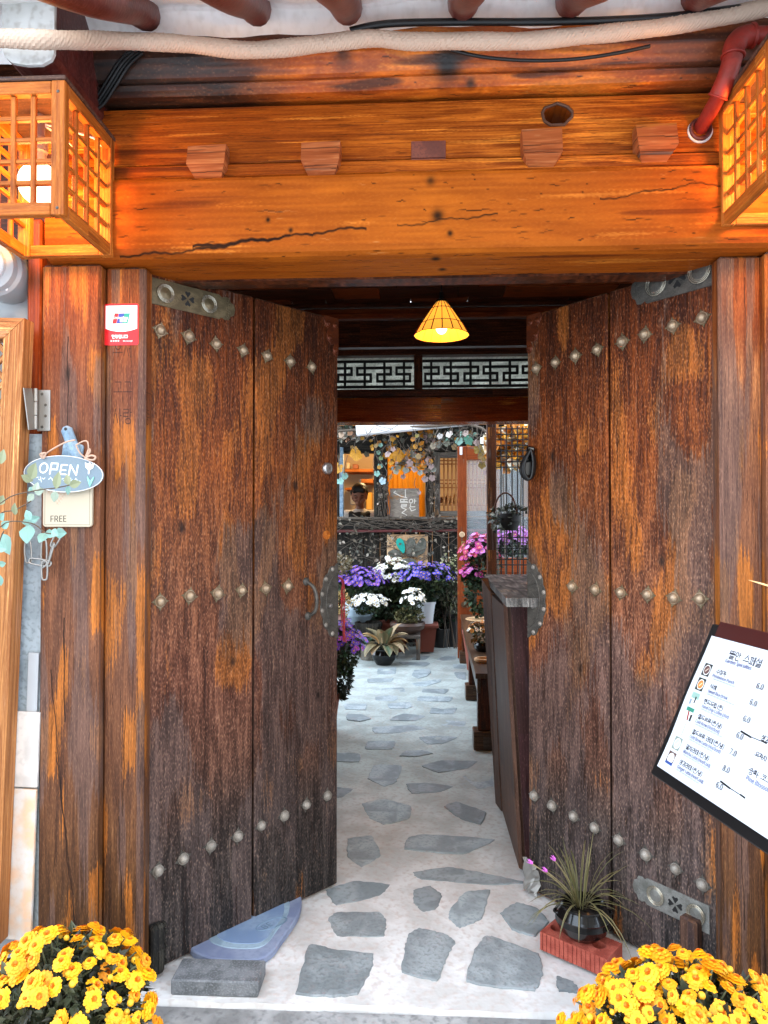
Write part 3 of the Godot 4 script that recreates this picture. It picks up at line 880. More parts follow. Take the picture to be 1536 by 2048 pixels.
func gatehouse() -> void:
	var g := thing("gatehouse", "old timber gatehouse with a carved lintel, round rafters and white plaster eaves", "gatehouse")
	var st := tool()
	# lintel: a heavy beam with a worn, rounded lower edge
	beam_sweep(st, [[-0.16, 2.057], [0.02, 2.057], [0.04, 2.061], [0.053, 2.07], [0.06, 2.084], [0.062, 2.15], [0.062, 2.268], [0.056, 2.279], [0.045, 2.283], [-0.12, 2.283]], -1.05, 1.05, 40, 0.0012)
	put("lintel", st, M.lintel, g)
	st = tool()
	span(st, Vector3(-1.05, 2.289, -0.12), Vector3(1.05, 2.3285, 0.036), 0.005, 0, 0.16, 2.1, Vector2(0.2, 0.5))
	put("board", st, M.plank, g)
	# header board with a knot hole that goes right through
	var hole := pz(1114, 230, 0.02)
	var hx := hole.x
	var hy := hole.y
	var ring := PackedVector2Array()
	for k in 15:
		var a := PI * 0.5 - 0.001 - (TAU - 0.002) * k / 14.0
		ring.append(Vector2(hx + cos(a) * (0.041 + 0.003 * sin(k * 2.3)), hy + sin(a) * (0.03 + 0.002 * cos(k * 3.1))))
	var poly := PackedVector2Array([Vector2(hx + 0.0005, 2.496)])
	for p in ring: poly.append(p)
	poly.append(Vector2(hx - 0.0005, 2.496))
	poly.append_array(PackedVector2Array([Vector2(-1.05, 2.496), Vector2(-1.05, 2.336), Vector2(1.05, 2.336), Vector2(1.05, 2.496)]))
	st = tool()
	var idx := Geometry2D.triangulate_polygon(poly)
	for i in range(0, idx.size(), 3):
		var v := []
		var uv := []
		for k in 3:
			var p := poly[idx[i + k]]
			v.append(Vector3(p.x, p.y, 0.02))
			uv.append(Vector2((p.y - 2.336) / 0.16, (p.x + 1.05) / 2.1))
		tri(st, v[0], v[1], v[2], Vector3(0, 0, 1), uv[0], uv[1], uv[2])
	for k in 14:
		quad(st, Vector3(ring[k].x, ring[k].y, 0.02), Vector3(ring[k + 1].x, ring[k + 1].y, 0.02), Vector3(ring[k + 1].x, ring[k + 1].y, -0.12), Vector3(ring[k].x, ring[k].y, -0.12), Vector3(hx - ring[k].x, hy - ring[k].y, 0), Vector2(0.5, 0.1), Vector2(0.52, 0.1), Vector2(0.52, 0.15), Vector2(0.5, 0.15))
	quad(st, Vector3(-1.05, 2.336, 0.02), Vector3(1.05, 2.336, 0.02), Vector3(1.05, 2.336, -0.1), Vector3(-1.05, 2.336, -0.1), Vector3(0, -1, 0), Vector2(0, 0), Vector2(0, 1), Vector2(0.3, 1), Vector2(0.3, 0))
	quad(st, Vector3(-1.05, 2.496, 0.02), Vector3(1.05, 2.496, 0.02), Vector3(1.05, 2.496, -0.1), Vector3(-1.05, 2.496, -0.1), Vector3(0, 1, 0), Vector2(0, 0), Vector2(0, 1), Vector2(0.3, 1), Vector2(0.3, 0))
	put("header_board", st, M.plank, g)
	st = tool()      # the splintered rim of the hole
	var rp := []
	for k in 15: rp.append(Vector3(ring[k].x, ring[k].y, 0.021))
	tube(st, rp, 0.0045, 6, false)
	put("hole_rim", st, M.umber, g)
	st = tool()      # backing of the front wall, out of sight behind the boards
	span(st, Vector3(-1.3, 2.05, -0.19), Vector3(hx - 0.09, 2.84, -0.125), 0.0)
	span(st, Vector3(hx + 0.09, 2.05, -0.19), Vector3(1.5, 2.84, -0.125), 0.0)
	span(st, Vector3(hx - 0.09, 2.05, -0.19), Vector3(hx + 0.09, 2.34, -0.125), 0.0)
	span(st, Vector3(hx - 0.09, 2.5, -0.19), Vector3(hx + 0.09, 2.84, -0.125), 0.0)
	put("backing", st, M.dark, g)
	st = tool()      # purlin
	beam_sweep(st, [[-0.12, 2.513], [0.02, 2.513], [0.045, 2.517], [0.058, 2.527], [0.062, 2.54], [0.056, 2.55], [0.066, 2.556], [0.088, 2.6], [0.094, 2.64], [0.088, 2.69], [0.066, 2.73], [0.02, 2.755], [-0.1, 2.76]], -1.05, 1.05, 40, 0.002)
	put("purlin", st, M.purlin, g)
	# square pegs: square face above, bevelled away below
	for q in [[415, 291, 327, 365], [642, 284, 318, 357], [1083, 258, 302, 336], [1311, 248, 288, 326]]:
		var t0 := pz(q[0], q[1], 0.05)
		var t1 := pz(q[0], q[2], 0.075)
		var t2 := pz(q[0], q[3], 0.032)
		var w := 0.054
		st = tool()
		var a := [Vector3(t0.x - w, t0.y, 0.0), Vector3(t0.x + w, t0.y + 0.002, 0.0), Vector3(t0.x + w, t0.y, 0.055), Vector3(t0.x - w, t0.y - 0.003, 0.055)]
		var b := [Vector3(t0.x - w + 0.002, t1.y, 0.0), Vector3(t0.x + w - 0.001, t1.y, 0.0), Vector3(t0.x + w - 0.001, t1.y, 0.075), Vector3(t0.x - w + 0.002, t1.y, 0.075)]
		var c := [Vector3(t0.x - w * 0.62, t2.y, 0.0), Vector3(t0.x + w * 0.62, t2.y, 0.0), Vector3(t0.x + w * 0.62, t2.y, 0.036), Vector3(t0.x - w * 0.62, t2.y, 0.036)]
		var u0 := rng.randf() * 0.5
		for r in [[a, b, 0.0], [b, c, 0.25]]:
			for e in [[3, 2, Vector3(0, 0, 1)], [0, 3, Vector3(-1, 0, 0)], [2, 1, Vector3(1, 0, 0)]]:
				quad(st, r[0][e[0]], r[0][e[1]], r[1][e[1]], r[1][e[0]], e[2], Vector2(r[2], u0), Vector2(r[2], u0 + 0.05), Vector2(r[2] + 0.2, u0 + 0.05), Vector2(r[2] + 0.2, u0))
		quad(st, a[0], a[1], a[2], a[3], Vector3.UP)
		quad(st, c[0], c[1], c[2], c[3], Vector3.DOWN)
		put("peg", st, M.pegwood, g)
	st = tool()      # filled mortise where a peg has gone
	var mo := pz(857, 278, 0.033)
	var m1 := pz(857, 331, 0.033)
	for r in [[mo.y, 2.336, 0.0235], [2.33, m1.y - 0.003, 0.033]]:
		box(st, Vector3(mo.x, (r[0] + r[1]) * 0.5, r[2] - 0.003), Vector3(0.096, absf(r[0] - r[1]), 0.006), 0.001, 0, 0.3, 0.6)
	put("filled_mortise", st, M.mortise, g)
	for q in [[-3.0, -1.051], [1.051, 3.0]]:
		st = tool()
		span(st, Vector3(q[0], 2.06, -0.2), Vector3(q[1], 2.86, -0.03), 0.004, 0, 0.5, 1.3)
		put("eave_board", st, M.dark, g)
	st = tool()
	span(st, Vector3(-1.38, 2.9, -3.1), Vector3(1.58, 2.94, -0.13), 0.0)
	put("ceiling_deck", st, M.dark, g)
	# posts
	var posts := [[80, 198, 0.03, 0.2, "post0"], [208, 289, 0.0, 0.055, "post1"], [1441, 1528, 0.0, 0.055, "post2"], [1535, 1660, 0.03, 0.2, "post0"]]
	for q in posts:
		var x0: float = pz(q[0], 1047, q[2]).x
		var x1: float = pz(q[1], 1047, q[2]).x
		st = tool()
		span(st, Vector3(x0, -0.03, q[2] - q[3]), Vector3(x1, 2.055, q[2]), 0.007, 1, x1 - x0, 2.09, Vector2(0.5, 0.5))
		put("post", st, M[q[4]], g)
	var xl: float = pz(50, 1047, 0.0).x
	st = tool()
	span(st, Vector3(xl, -0.03, -0.2), Vector3(pz(79, 1047, 0.0).x, 2.2, 0.0), 0.005, 1, 0.15, 2.2, Vector2(0.2, 0.5))
	put("side_batten", st, M.red, g)
	for q in [[pz(198, 1047, 0.0).x, pz(208, 1047, 0.0).x], [pz(1527, 1047, 0.0).x, pz(1536, 1047, 0.0).x]]:
		st = tool()
		span(st, Vector3(q[0] - 0.01, -0.02, -0.12), Vector3(q[1] + 0.01, 2.05, -0.05), 0.0)
		put("gap_filler", st, M.slatgrey, g)
	# rafters and plaster of the eaves
	var slope := 0.58
	var ends := [[296, 34], [516, 24], [696, 22], [925, 14], [1138, 8], [1388, -4], [1640, -14]]
	for q in ends:
		var e := pz(q[0], q[1], 0.15)
		var p := [e + Vector3(0, 0.012, -0.03), e, e + Vector3(0, -0.006, 0.02)]
		for k in range(1, 10): p.append(e + Vector3(0.003 * sin(k * 1.7 + q[0]), -slope * 0.08 * k + 0.004 * sin(k + q[0]), 0.02 + 0.08 * k))
		st = tool()
		tube(st, p, [0.016, 0.034, 0.04, 0.042, 0.043, 0.043, 0.044, 0.044, 0.044, 0.044, 0.044, 0.045], 14)
		put("rafter", st, M.rafter, g)
	st = tool()
	var base := pz(768, 50, 0.15).y + 0.03
	var sheet := func(x: float, k: float) -> Vector3:
		var z := 0.05 + 0.34 * k
		var y := base + 0.045 - slope * maxf(z - 0.14, 0.0)
		if z < 0.16: y -= (0.16 - z) * 0.75
		return Vector3(x, y + 0.006 * sin(x * 11.0 + z * 5.0) * sin(z * 13.0 + x * 3.0) + 0.004 * sin(x * 31.0 + z * 17.0), z)
	for i in 70:
		for j in 26:
			var x0 := -1.6 + 3.4 * i / 70
			var x1 := -1.6 + 3.4 * (i + 1) / 70
			quad(st, sheet.call(x0, j / 26.0), sheet.call(x1, j / 26.0), sheet.call(x1, (j + 1) / 26.0), sheet.call(x0, (j + 1) / 26.0), Vector3.DOWN)
	put("plaster", st, M.limewash, g)
	st = tool()      # tiled roof over it all
	for q in [[[0.38, base - 0.06], [-1.5, 3.55]], [[-1.5, 3.55], [-3.1, 2.9]]]:
		var dz: float = q[1][0] - q[0][0]
		var dy: float = q[1][1] - q[0][1]
		var L := Vector2(dz, dy).length()
		box(st, Vector3(0.1, (q[0][1] + q[1][1]) * 0.5 + 0.1, (q[0][0] + q[1][0]) * 0.5), Vector3(3.6, 0.1, L), 0.01, 0, 1, 1, Vector2(), Basis(Vector3.RIGHT, atan2(dy, -dz)))
		for i in 15:
			var p0 := Vector3(-1.6 + i * 0.24, q[0][1] + 0.17, q[0][0])
			var p1 := Vector3(-1.6 + i * 0.24, q[1][1] + 0.17, q[1][0])
			tube(st, [p0, p1], 0.05, 8)
	put("roof", st, M.basalt, g)
	# white-faced beam end at the left
	var zf := 0.3
	var pe := PackedVector2Array()
	for q in [[4, -70], [4, 96], [9, 112], [24, 125], [52, 130], [84, 129], [102, 119], [108, 106], [110, -70]]:
		var w := pz(q[0], q[1], zf)
		pe.append(Vector2(w.x, w.y))
	st = tool()
	prism(st, pe, 0.4, 0.0, Transform3D(Basis(), Vector3(0, 0, -0.112)))
	put("beam_end", st, M.rafter, g)
	st = tool()
	prism(st, pe, 0.01, 0.0, Transform3D(Basis(), Vector3(0, 0, 0.29)))
	put("white_end_face", st, M.plaster, g)
	# ceiling: rows of short boards
	for r in 13:
		var z := -0.2 - r * 0.222
		var x := -1.3
		while x < 1.5:
			var L := rng.randf_range(0.22, 0.75)
			L = minf(L, 1.5 - x)
			if L < 0.06: break
			st = tool()
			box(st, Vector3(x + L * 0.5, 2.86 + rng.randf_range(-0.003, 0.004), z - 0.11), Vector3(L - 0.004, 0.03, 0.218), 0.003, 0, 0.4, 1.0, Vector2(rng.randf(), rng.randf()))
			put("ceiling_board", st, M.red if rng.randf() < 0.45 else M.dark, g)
			x += L
	# side walls of the passage
	for sx in [-1.3, 1.5]:
		st = tool()
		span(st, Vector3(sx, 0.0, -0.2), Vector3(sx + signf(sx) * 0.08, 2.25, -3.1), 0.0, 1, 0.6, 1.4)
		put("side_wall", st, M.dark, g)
		st = tool()
		span(st, Vector3(sx + signf(sx) * 0.01, 2.25, -0.2), Vector3(sx + signf(sx) * 0.08, 2.9, -3.1), 0.0)
		put("upper_wall", st, M.plaster, g)
	# the back of the passage: beams and a fretwork transom
	var zb := -3.0
	var hb := func(y: float) -> float: return pz(860, y, zb).y
	for q in [[608, 617, 0.05, "dark"], [618, 628, 0.03, "red"], [629, 640, 0.06, "red"], [641, 694, 0.02, "dark"], [699, 711, 0.03, "dark"], [779, 795, 0.03, "dark"], [797, 846, 0.06, "red"]]:
		st = tool()
		span(st, Vector3(-1.3, hb.call(q[1]), zb - 0.1), Vector3(1.5, hb.call(q[0]), zb + q[2]), 0.006, 0, 0.35, 1.3, Vector2(rng.randf(), rng.randf()))
		put("back_beam", st, M.gloss if q[0] == 797 else M[q[3]], g)
	for x in [-1.26, 1.46]:
		st = tool()
		span(st, Vector3(x - 0.07, 0, zb - 0.08), Vector3(x + 0.07, hb.call(797) - 0.001, zb + 0.05), 0.008, 1, 0.4, 1.5)
		put("back_post", st, M.red, g)
	var tr := Node3D.new()
	tr.name = "transom"
	g.add_child(tr)
	st = tool()
	span(st, Vector3(-1.3, hb.call(778.5), zb - 0.05), Vector3(1.5, hb.call(711.5), zb - 0.046), 0.0)
	put("paper", st, M.paper, tr)
	st = tool()
	span(st, Vector3(pz(828, 740, zb).x, hb.call(778.6), zb - 0.04), Vector3(pz(845, 740, zb).x, hb.call(711.4), zb + 0.028), 0.003, 1, 0.3, 0.8)
	put("stile", st, M.dark, tr)
	var pitch := 39.4
	var fb := func(xa: float, ya: float, xb: float, yb: float):
		var p := pz(xa, 740, zb)
		var q := pz(xb, 740, zb)
		var t := 0.0085
		if absf(q.x - p.x) > 0.9:      # long rails in one piece
			pass
		var s := tool()
		var zj := 0.0006 * (rng.randi() % 5)
		span(s, Vector3(minf(p.x, q.x) - t, minf(hb.call(ya), hb.call(yb)) - t, zb - 0.025), Vector3(maxf(p.x, q.x) + t, maxf(hb.call(ya), hb.call(yb)) + t, zb - 0.004 + zj + (0.003 if xa == xb else 0.0)), 0.002, 0)
		put("fret_bar", s, M.black2, tr)
	fb.call(560, 721, 826, 721)
	fb.call(560, 772, 826, 772)
	fb.call(847, 721, 1180, 721)
	fb.call(847, 772, 1180, 772)
	for side in 2:
		for k in 7:
			var cx := 862.5 + pitch * k if side == 0 else 808.0 - pitch * k
			if side == 1 and cx < 600: continue
			if cx > 1120: continue
			var od := k % 2 == 0
			var m := 1.0 if side == 0 else -1.0
			fb.call(cx, 724, cx, 769)
			if od:
				fb.call(cx - 12 * m, 747, cx + 15 * m, 747)
				fb.call(cx + 15 * m, 736, cx + 15 * m, 745)
				fb.call(cx - 12 * m, 750, cx - 12 * m, 759)
				fb.call(cx - 12 * m, 761, cx + (pitch + 14) * m, 761)
				fb.call(cx - (pitch + 13 if k > 0 else 14.0) * m, 734, cx + 15 * m, 734)
			else:
				fb.call(cx - 13 * m, 747, cx + 14 * m, 747)
				fb.call(cx - 13 * m, 736, cx - 13 * m, 745)
				fb.call(cx + 14 * m, 750, cx + 14 * m, 759)
	gate_leaf(g, true)
	gate_leaf(g, false)

var stud_bright: ArrayMesh
var stud_dull: ArrayMesh

func make_stud(plate: Material, dome: Material) -> ArrayMesh:
	var st := tool()
	var poly := PackedVector2Array()
	for k in 4:      # four pointed petals
		var a := PI / 2 * k + PI / 2
		for w in [[-0.66, 0.0125], [-0.46, 0.0185], [-0.22, 0.0185], [0.0, 0.0265], [0.22, 0.0185], [0.46, 0.0185]]:
			poly.append(Vector2(cos(a + w[0]), sin(a + w[0])) * w[1])
	prism(st, poly, 0.0022, 0.0009)
	for k in 4:
		var a := PI / 2 * k
		for s in [-0.45, 0.45]: bar(st, Vector3(cos(a + s * 0.3), sin(a + s * 0.3), 0) * 0.013 + Vector3(0, 0, 0.0022), Vector3(cos(a + s), sin(a + s), 0) * 0.0185 + Vector3(0, 0, 0.002), 0.0022, 0.0016, 0.0005)
	var m: ArrayMesh = st.commit()
	st = tool()
	var pr := [[0.016, 0.0], [0.016, 0.0042]]
	for e in arc_profile(0.0145, 0.0125, 7): pr.append([e[0], 0.0042 + e[1]])
	lathe(st, pr, 16, Vector3.ZERO, TURN_Z)
	m = st.commit(m)
	m.surface_set_material(0, plate)
	m.surface_set_material(1, dome)
	return m

const TURN_Z := Basis(Vector3(1, 0, 0), Vector3(0, 0, 1), Vector3(0, -1, 0))      # a lathe's axis turned to face outward

const LEFT_STUDS := [[[320, 661], [377, 673], [432, 688], [486, 701], [534, 712], [580, 723], [623, 734]], [[320, 1203], [379, 1192], [435, 1187], [483, 1181], [531, 1177], [575, 1172]], [[315, 1741], [366, 1717], [421, 1692], [475, 1672], [522, 1651], [568, 1631], [612, 1609], [654, 1591]]]
const RIGHT_STUDS := [[[1405, 636], [1346, 652], [1290, 669], [1245, 684], [1195, 699], [1151, 712], [1111, 725], [1073, 737]], [[1401, 1198], [1348, 1196], [1296, 1189], [1242, 1185], [1191, 1179], [1145, 1173]], [[1069, 1591], [1105, 1611], [1148, 1632], [1190, 1655], [1238, 1680], [1292, 1709], [1352, 1737], [1406, 1769]]]

func gate_leaf(g: Node3D, left: bool) -> void:
	var H := pz(297, 1047, -0.065) if left else pz(1437, 1047, -0.065)
	var F := pz(676, 1047, -0.62) if left else pz(1055, 1047, -0.62)
	H.y = 0
	F.y = 0
	var o := H if left else F
	var x := (F - H).normalized() if left else (H - F).normalized()
	leaf_xf = Transform3D(Basis(x, Vector3.UP, x.cross(Vector3.UP)), o)
	var W := H.distance_to(F)
	var d := Node3D.new()
	d.name = "gate_door"
	g.add_child(d, true)
	d.transform = leaf_xf
	tag(d, "left door leaf with ring plates, flower studs and a round cylinder lock" if left else "right door leaf with two metal straps and a black strap at its edge")
	var s := 1.0 if left else -1.0
	var free := W if left else 0.0
	var a0 := -0.05 if left else 0.0
	var a1 := W if left else W + 0.05
	var seam := hit(509, 1047).x if left else hit(1218, 1047).x
	var y0 := 0.008
	var y1 := 2.072
	var rows: Array
	if left:
		rows = LEFT_STUDS
	else:
		rows = RIGHT_STUDS
	var pics: Array = M.leafpics[0 if left else 1]
	var im: Image = pics[0]
	for r in rows:      # rust and grime that has run down from the studs
		for q in r:
			var p := hit(q[0], q[1])
			var X := (p.x - a0) / (a1 - a0) * 384.0
			var Y := (y1 - p.y) / (y1 - y0) * 1100.0
			var run := rng.randf_range(14, 60)
			for yy in range(int(Y - 15), int(Y + run)):
				for xx in range(int(X - 13), int(X + 14)):
					if xx < 0 or xx > 383 or yy < 0 or yy > 1099: continue
					var off := Vector2((xx - X) / 11.0, (yy - Y) / (12.0 if yy < Y else run)).length()
					var al := clampf(1.0 - off, 0, 1) * (0.75 if yy < Y + 10 else 0.5) * rng.randf_range(0.6, 1.0)
					if al > 0.0: im.set_pixel(xx, yy, im.get_pixel(xx, yy).lerp(Color(0.1, 0.065, 0.05), al))
	var m := wmat(pics, 0.5, 0.22, 0.28)
	for q in [[a0, seam - 0.004], [seam + 0.004, a1]]:
		var st := tool()
		var c: float = (q[0] + q[1]) * 0.5
		box(st, Vector3(c, (y0 + y1) * 0.5, -0.0225), Vector3(q[1] - q[0], y1 - y0, 0.045), 0.005, 1, a1 - a0, y1 - y0, Vector2((c - a0) / (a1 - a0), 0.5))
		put("plank", st, m, d)
	var st := tool()      # battens on the back
	for y in [0.3, 1.1, 1.85]: box(st, Vector3((a0 + a1) * 0.5, y, -0.07), Vector3(a1 - a0 - 0.06, 0.09, 0.045), 0.004, 0, 0.3, 0.8)
	put("back_batten", st, M.dark, d)
	if stud_bright == null:
		stud_bright = make_stud(M.brass, M.stud)
		stud_dull = make_stud(M.iron, M.dullstud)
	for r in rows.size():
		for q in rows[r]:
			var p := hit(q[0], q[1])
			var mi := put("stud", stud_bright if r < 2 else stud_dull, null, d, Transform3D(Basis(Vector3(0, 0, 1), rng.randf_range(-0.25, 0.25)).scaled(Vector3.ONE * rng.randf_range(1.02, 1.15)), Vector3(p.x, p.y, 0)))
			mi.rotate_object_local(Vector3(1, 0, 0), rng.randf_range(-0.04, 0.04))
	# ring plate by the hinge, at the top
	strap(d, hit(298 if left else 1436, 553 if left else 497), hit(298 if left else 1436, 606 if left else 568), hit(470 if left else 1262, 630 if left else 603).x, [hit(330, 585), hit(417, 607)] if left else [hit(1400, 549), hit(1313, 580)], s, M.brass if left else M.iron)
	if not left:
		strap(d, hit(1420, 1812), hit(1372, 1846), hit(1266, 1750).x, [hit(1393, 1828), hit(1312, 1785)], s, M.zinc)
	# copper corner at the top of the free edge
	var cp := PackedVector2Array()
	for q in [[0.0, 0.001], [-0.085, 0.001], [-0.088, -0.02], [-0.075, -0.045], [-0.06, -0.05], [-0.072, -0.075], [-0.066, -0.1], [-0.045, -0.118], [-0.024, -0.112], [-0.034, -0.135], [-0.028, -0.155], [-0.014, -0.165], [0.0, -0.15]]:
		cp.append(Vector2(free + q[0] * s * 0.8, y1 + q[1] * 0.85))
	st = tool()
	prism(st, cp, 0.003, 0.001)
	for q in [[-0.05, -0.09], [-0.017, -0.14], [-0.06, -0.03], [-0.02, -0.03]]:
		lathe(st, [[0.012, 0.003], [0.01, 0.006], [0.004, 0.007], [0.0, 0.009]], 10, Vector3(free + q[0] * s * 0.8, y1 + q[1] * 0.85, 0), TURN_Z)
	put("corner_plate", st, M.copper, d)
	# lock plate at the free edge, scalloped
	var yc := hit(660, 1203).y if left else hit(1075, 1200).y
	var lp := PackedVector2Array([Vector2(free, yc - 0.125)])
	for k in 29:
		var a := -PI / 2 + PI * k / 28.0
		var rr := 1.0 + 0.07 * absf(sin(a * 7.0))
		lp.append(Vector2(free - s * cos(a) * 0.082 * rr, yc + sin(a) * 0.13 * rr))
	lp.append(Vector2(free, yc + 0.125))
	st = tool()
	prism(st, lp, 0.0035, 0.0012)
	var arcp := []
	for k in 15:
		var a := -PI / 2 + PI * k / 14.0
		arcp.append(Vector3(free - s * cos(a) * 0.06, yc + sin(a) * 0.1, 0.0045))
	tube(st, arcp, 0.0022, 6)
	for k in 3:      # raised leaves on the plate
		var c := Vector3(free - s * 0.025, yc + 0.06 - 0.012 * k * k, 0.004)
		var lf := PackedVector2Array()
		for w in 9:
			var a := PI * w / 8.0
			lf.append(Vector2(cos(a) * 0.024, sin(a) * 0.009))
		for w in 8: lf.append(Vector2(-cos(PI * w / 8.0) * 0.024, -sin(PI * w / 8.0) * 0.006))
		prism(st, lf, 0.002, 0.0008, Transform3D(Basis(Vector3(0, 0, 1), s * (-0.7 + k * 0.75)), c))
	put("lock_plate", st, M.iron, d)
	for k in 6:      # rivets round its rim
		var a := -1.2 + 2.4 * k / 5.0
		st = tool()
		var pr := arc_profile(0.0085, 0.006, 4)
		lathe(st, pr, 10, Vector3(free - s * cos(a) * 0.08, yc + sin(a) * 0.125, 0.003), TURN_Z)
		put("rivet", st, M.dullstud, d)
	st = tool()
	var bp := hit(657, 1211) if left else hit(1070, 1212)
	lathe(st, [[0.008, 0.0], [0.008, 0.012], [0.0, 0.013]], 12, Vector3(bp.x, bp.y, 0.003), TURN_Z)
	put("bolt", st, M.steel, d)
	if left:
		var h0 := hit(612, 1163)
		var h1 := hit(616, 1232)
		st = tool()
		tube(st, smooth_pts([Vector3(h0.x, h0.y, 0.004), Vector3(h0.x + 0.01, h0.y - 0.02, 0.03), Vector3(h0.x + 0.016, (h0.y + h1.y) * 0.5, 0.04), Vector3(h1.x + 0.008, h1.y + 0.02, 0.03), Vector3(h1.x, h1.y, 0.004)], 5), 0.0065, 8)
		for e in [h0, h1]: lathe(st, arc_profile(0.015, 0.01, 5), 12, Vector3(e.x, e.y, 0.0), TURN_Z)
		put("pull_handle", st, M.iron, d)
		var lk := hit(653, 937)
		st = tool()
		lathe(st, [[0.0215, 0.0], [0.0215, 0.008], [0.019, 0.013], [0.0155, 0.014], [0.0145, 0.011], [0.0125, 0.011], [0.0115, 0.014], [0.0, 0.0145]], 24, Vector3(lk.x, lk.y, 0), TURN_Z)
		put("cylinder_lock", st, M.steel, d)
		st = tool()
		box(st, Vector3(lk.x, lk.y, 0.0146), Vector3(0.002, 0.008, 0.0012), 0.0003)
		put("keyhole", st, M.black, d)
		var pl := hit(653, 1070)
		st = tool()
		lathe(st, [[0.0165, 0.0], [0.0165, 0.002], [0.0, 0.003]], 20, Vector3(pl.x, pl.y, 0), TURN_Z)
		put("wooden_plug", st, M.amber, d)
		var w0 := hit(299, 1846)
		st = tool()
		box(st, Vector3(w0.x + 0.012, w0.y * 0.5 + 0.005, 0.018), Vector3(0.042, w0.y - 0.01, 0.036), 0.008, 1, 0.2, 0.8)
		put("pivot_block", st, M.slatgrey, d)
		st = tool()
		for k in 6: box(st, Vector3(w0.x + 0.038 + 0.003 * (k % 2), w0.y - 0.012 - 0.022 * k, 0.014), Vector3(0.012, 0.014, 0.02), 0.003, 1, 0.2, 0.8, Vector2(), Basis(Vector3(0, 0, 1), 0.5 - 0.2 * k))
		put("splintered_edge", st, M.slatgrey, d)
	else:
		var w0 := hit(1370, 1823)
		var w1 := hit(1405, 1830)
		st = tool()
		box(st, Vector3((w0.x + w1.x) * 0.5, w0.y * 0.5, 0.016), Vector3(w1.x - w0.x, w0.y, 0.032), 0.005, 1, 0.25, 0.8)
		put("pivot_block", st, M.umber, d)
		st = tool()      # crumpled metal shoe at the foot of the free edge
		var grid := {}
		for i in 7:
			for j in 8:
				grid[[i, j]] = Vector3(-0.012 + 0.012 * i + rng.randf_range(-0.004, 0.004), 0.012 + 0.016 * j + rng.randf_range(-0.004, 0.004), 0.006 + rng.randf_range(0, 0.016) + (0.01 if j < 2 else 0.0))
		for i in 6:
			for j in 7:
				if i + j > 9: continue
				quad(st, grid[[i, j]], grid[[i + 1, j]], grid[[i + 1, j + 1]], grid[[i, j + 1]], Vector3(0, 0, 1))
		put("metal_shoe", st, M.whitezinc, d)

func strap(d: Node3D, top: Vector2, bot: Vector2, xe: float, rings: Array, s: float, m: Material) -> void:
	# a long metal plate with a scrolled end, two turned rings and a pierced flower
	var h := (top.y - bot.y) * 0.5
	var yc := (top.y + bot.y) * 0.5
	var x0 := top.x
	var L := absf(xe - x0)
	var p := PackedVector2Array()
	for q in [[0.0, 1.0], [0.8, 1.0], [0.83, 0.82], [0.87, 0.95], [0.92, 0.9], [0.94, 0.6], [0.98, 0.45], [1.0, 0.0], [0.98, -0.45], [0.94, -0.6], [0.92, -0.9], [0.87, -0.95], [0.83, -0.82], [0.8, -1.0], [0.0, -1.0]]:
		p.append(Vector2(x0 + s * q[0] * L, yc + q[1] * h))
	var st := tool()
	prism(st, p, 0.003, 0.001)
	for c in rings:
		var R := h * 0.72
		lathe(st, [[R, 0.003], [R * 0.97, 0.0055], [R * 0.9, 0.006], [R * 0.86, 0.004], [R * 0.8, 0.0065], [R * 0.74, 0.0065], [R * 0.7, 0.004], [R * 0.5, 0.0055], [0.0, 0.0075]], 32, Vector3(c.x, yc, 0), TURN_Z)
		for k in 36:
			var a := TAU * k / 36
			ball(st, Vector3(c.x + cos(a) * R * 1.06, yc + sin(a) * R * 1.06, 0.0035), 0.0013, 6)
	for k in 5: torus(st, Vector3(x0 + s * L * (0.9 + 0.02 * (k % 2)), yc + h * (-0.6 + 0.3 * k), 0.0035), h * 0.11, 0.0011, Basis(), 10, 4)
	put("strap_plate", st, m, d)
	for c in rings:
		st = tool()
		for q in [[0.93, 0.0016], [0.8, 0.0013], [0.68, 0.0012]]: torus(st, Vector3(c.x, yc, 0.0058), h * 0.72 * q[0], q[1], Basis(), 32, 6)
		put("turned_ring", st, M.ring, d)
	st = tool()      # the pierced flower shows the dark wood through
	var fx: float = (rings[0].x + rings[1].x) * 0.5
	for k in 4:
		var a := PI / 2 * k + PI / 4 * 0.0
		var pt := PackedVector2Array()
		for w in [[0.003, 0.0], [0.016, -0.009], [0.021, -0.006], [0.018, 0.0], [0.021, 0.006], [0.016, 0.009]]:
			pt.append(Vector2(w[0], w[1]) * (h / 0.036))
		prism(st, pt, 0.0034, 0.0, Transform3D(Basis(Vector3(0, 0, 1), a), Vector3(fx, yc, 0)))
	put("pierced_flower", st, M.black, d)

# ---------------------------------------------------------------- lanterns
func lanterns() -> void:
	var a := thing("lattice_lantern", "square wooden lattice lantern with a lit round bulb, above the OPEN sign", "lantern", Vector3(pz(229, 400, 0.05).x - 0.1325, pz(229, 516, 0.05).y, 0.05), 0, "lattice lanterns on the gate front")
	lantern(a)
	var b := thing("lattice_lantern", "square wooden lattice lantern below the red pipe elbow", "lantern", Vector3(pz(1438, 400, 0.05).x + 0.1325, pz(1438, 457, 0.05).y, 0.05), 0, "lattice lanterns on the gate front")
	lantern(b)

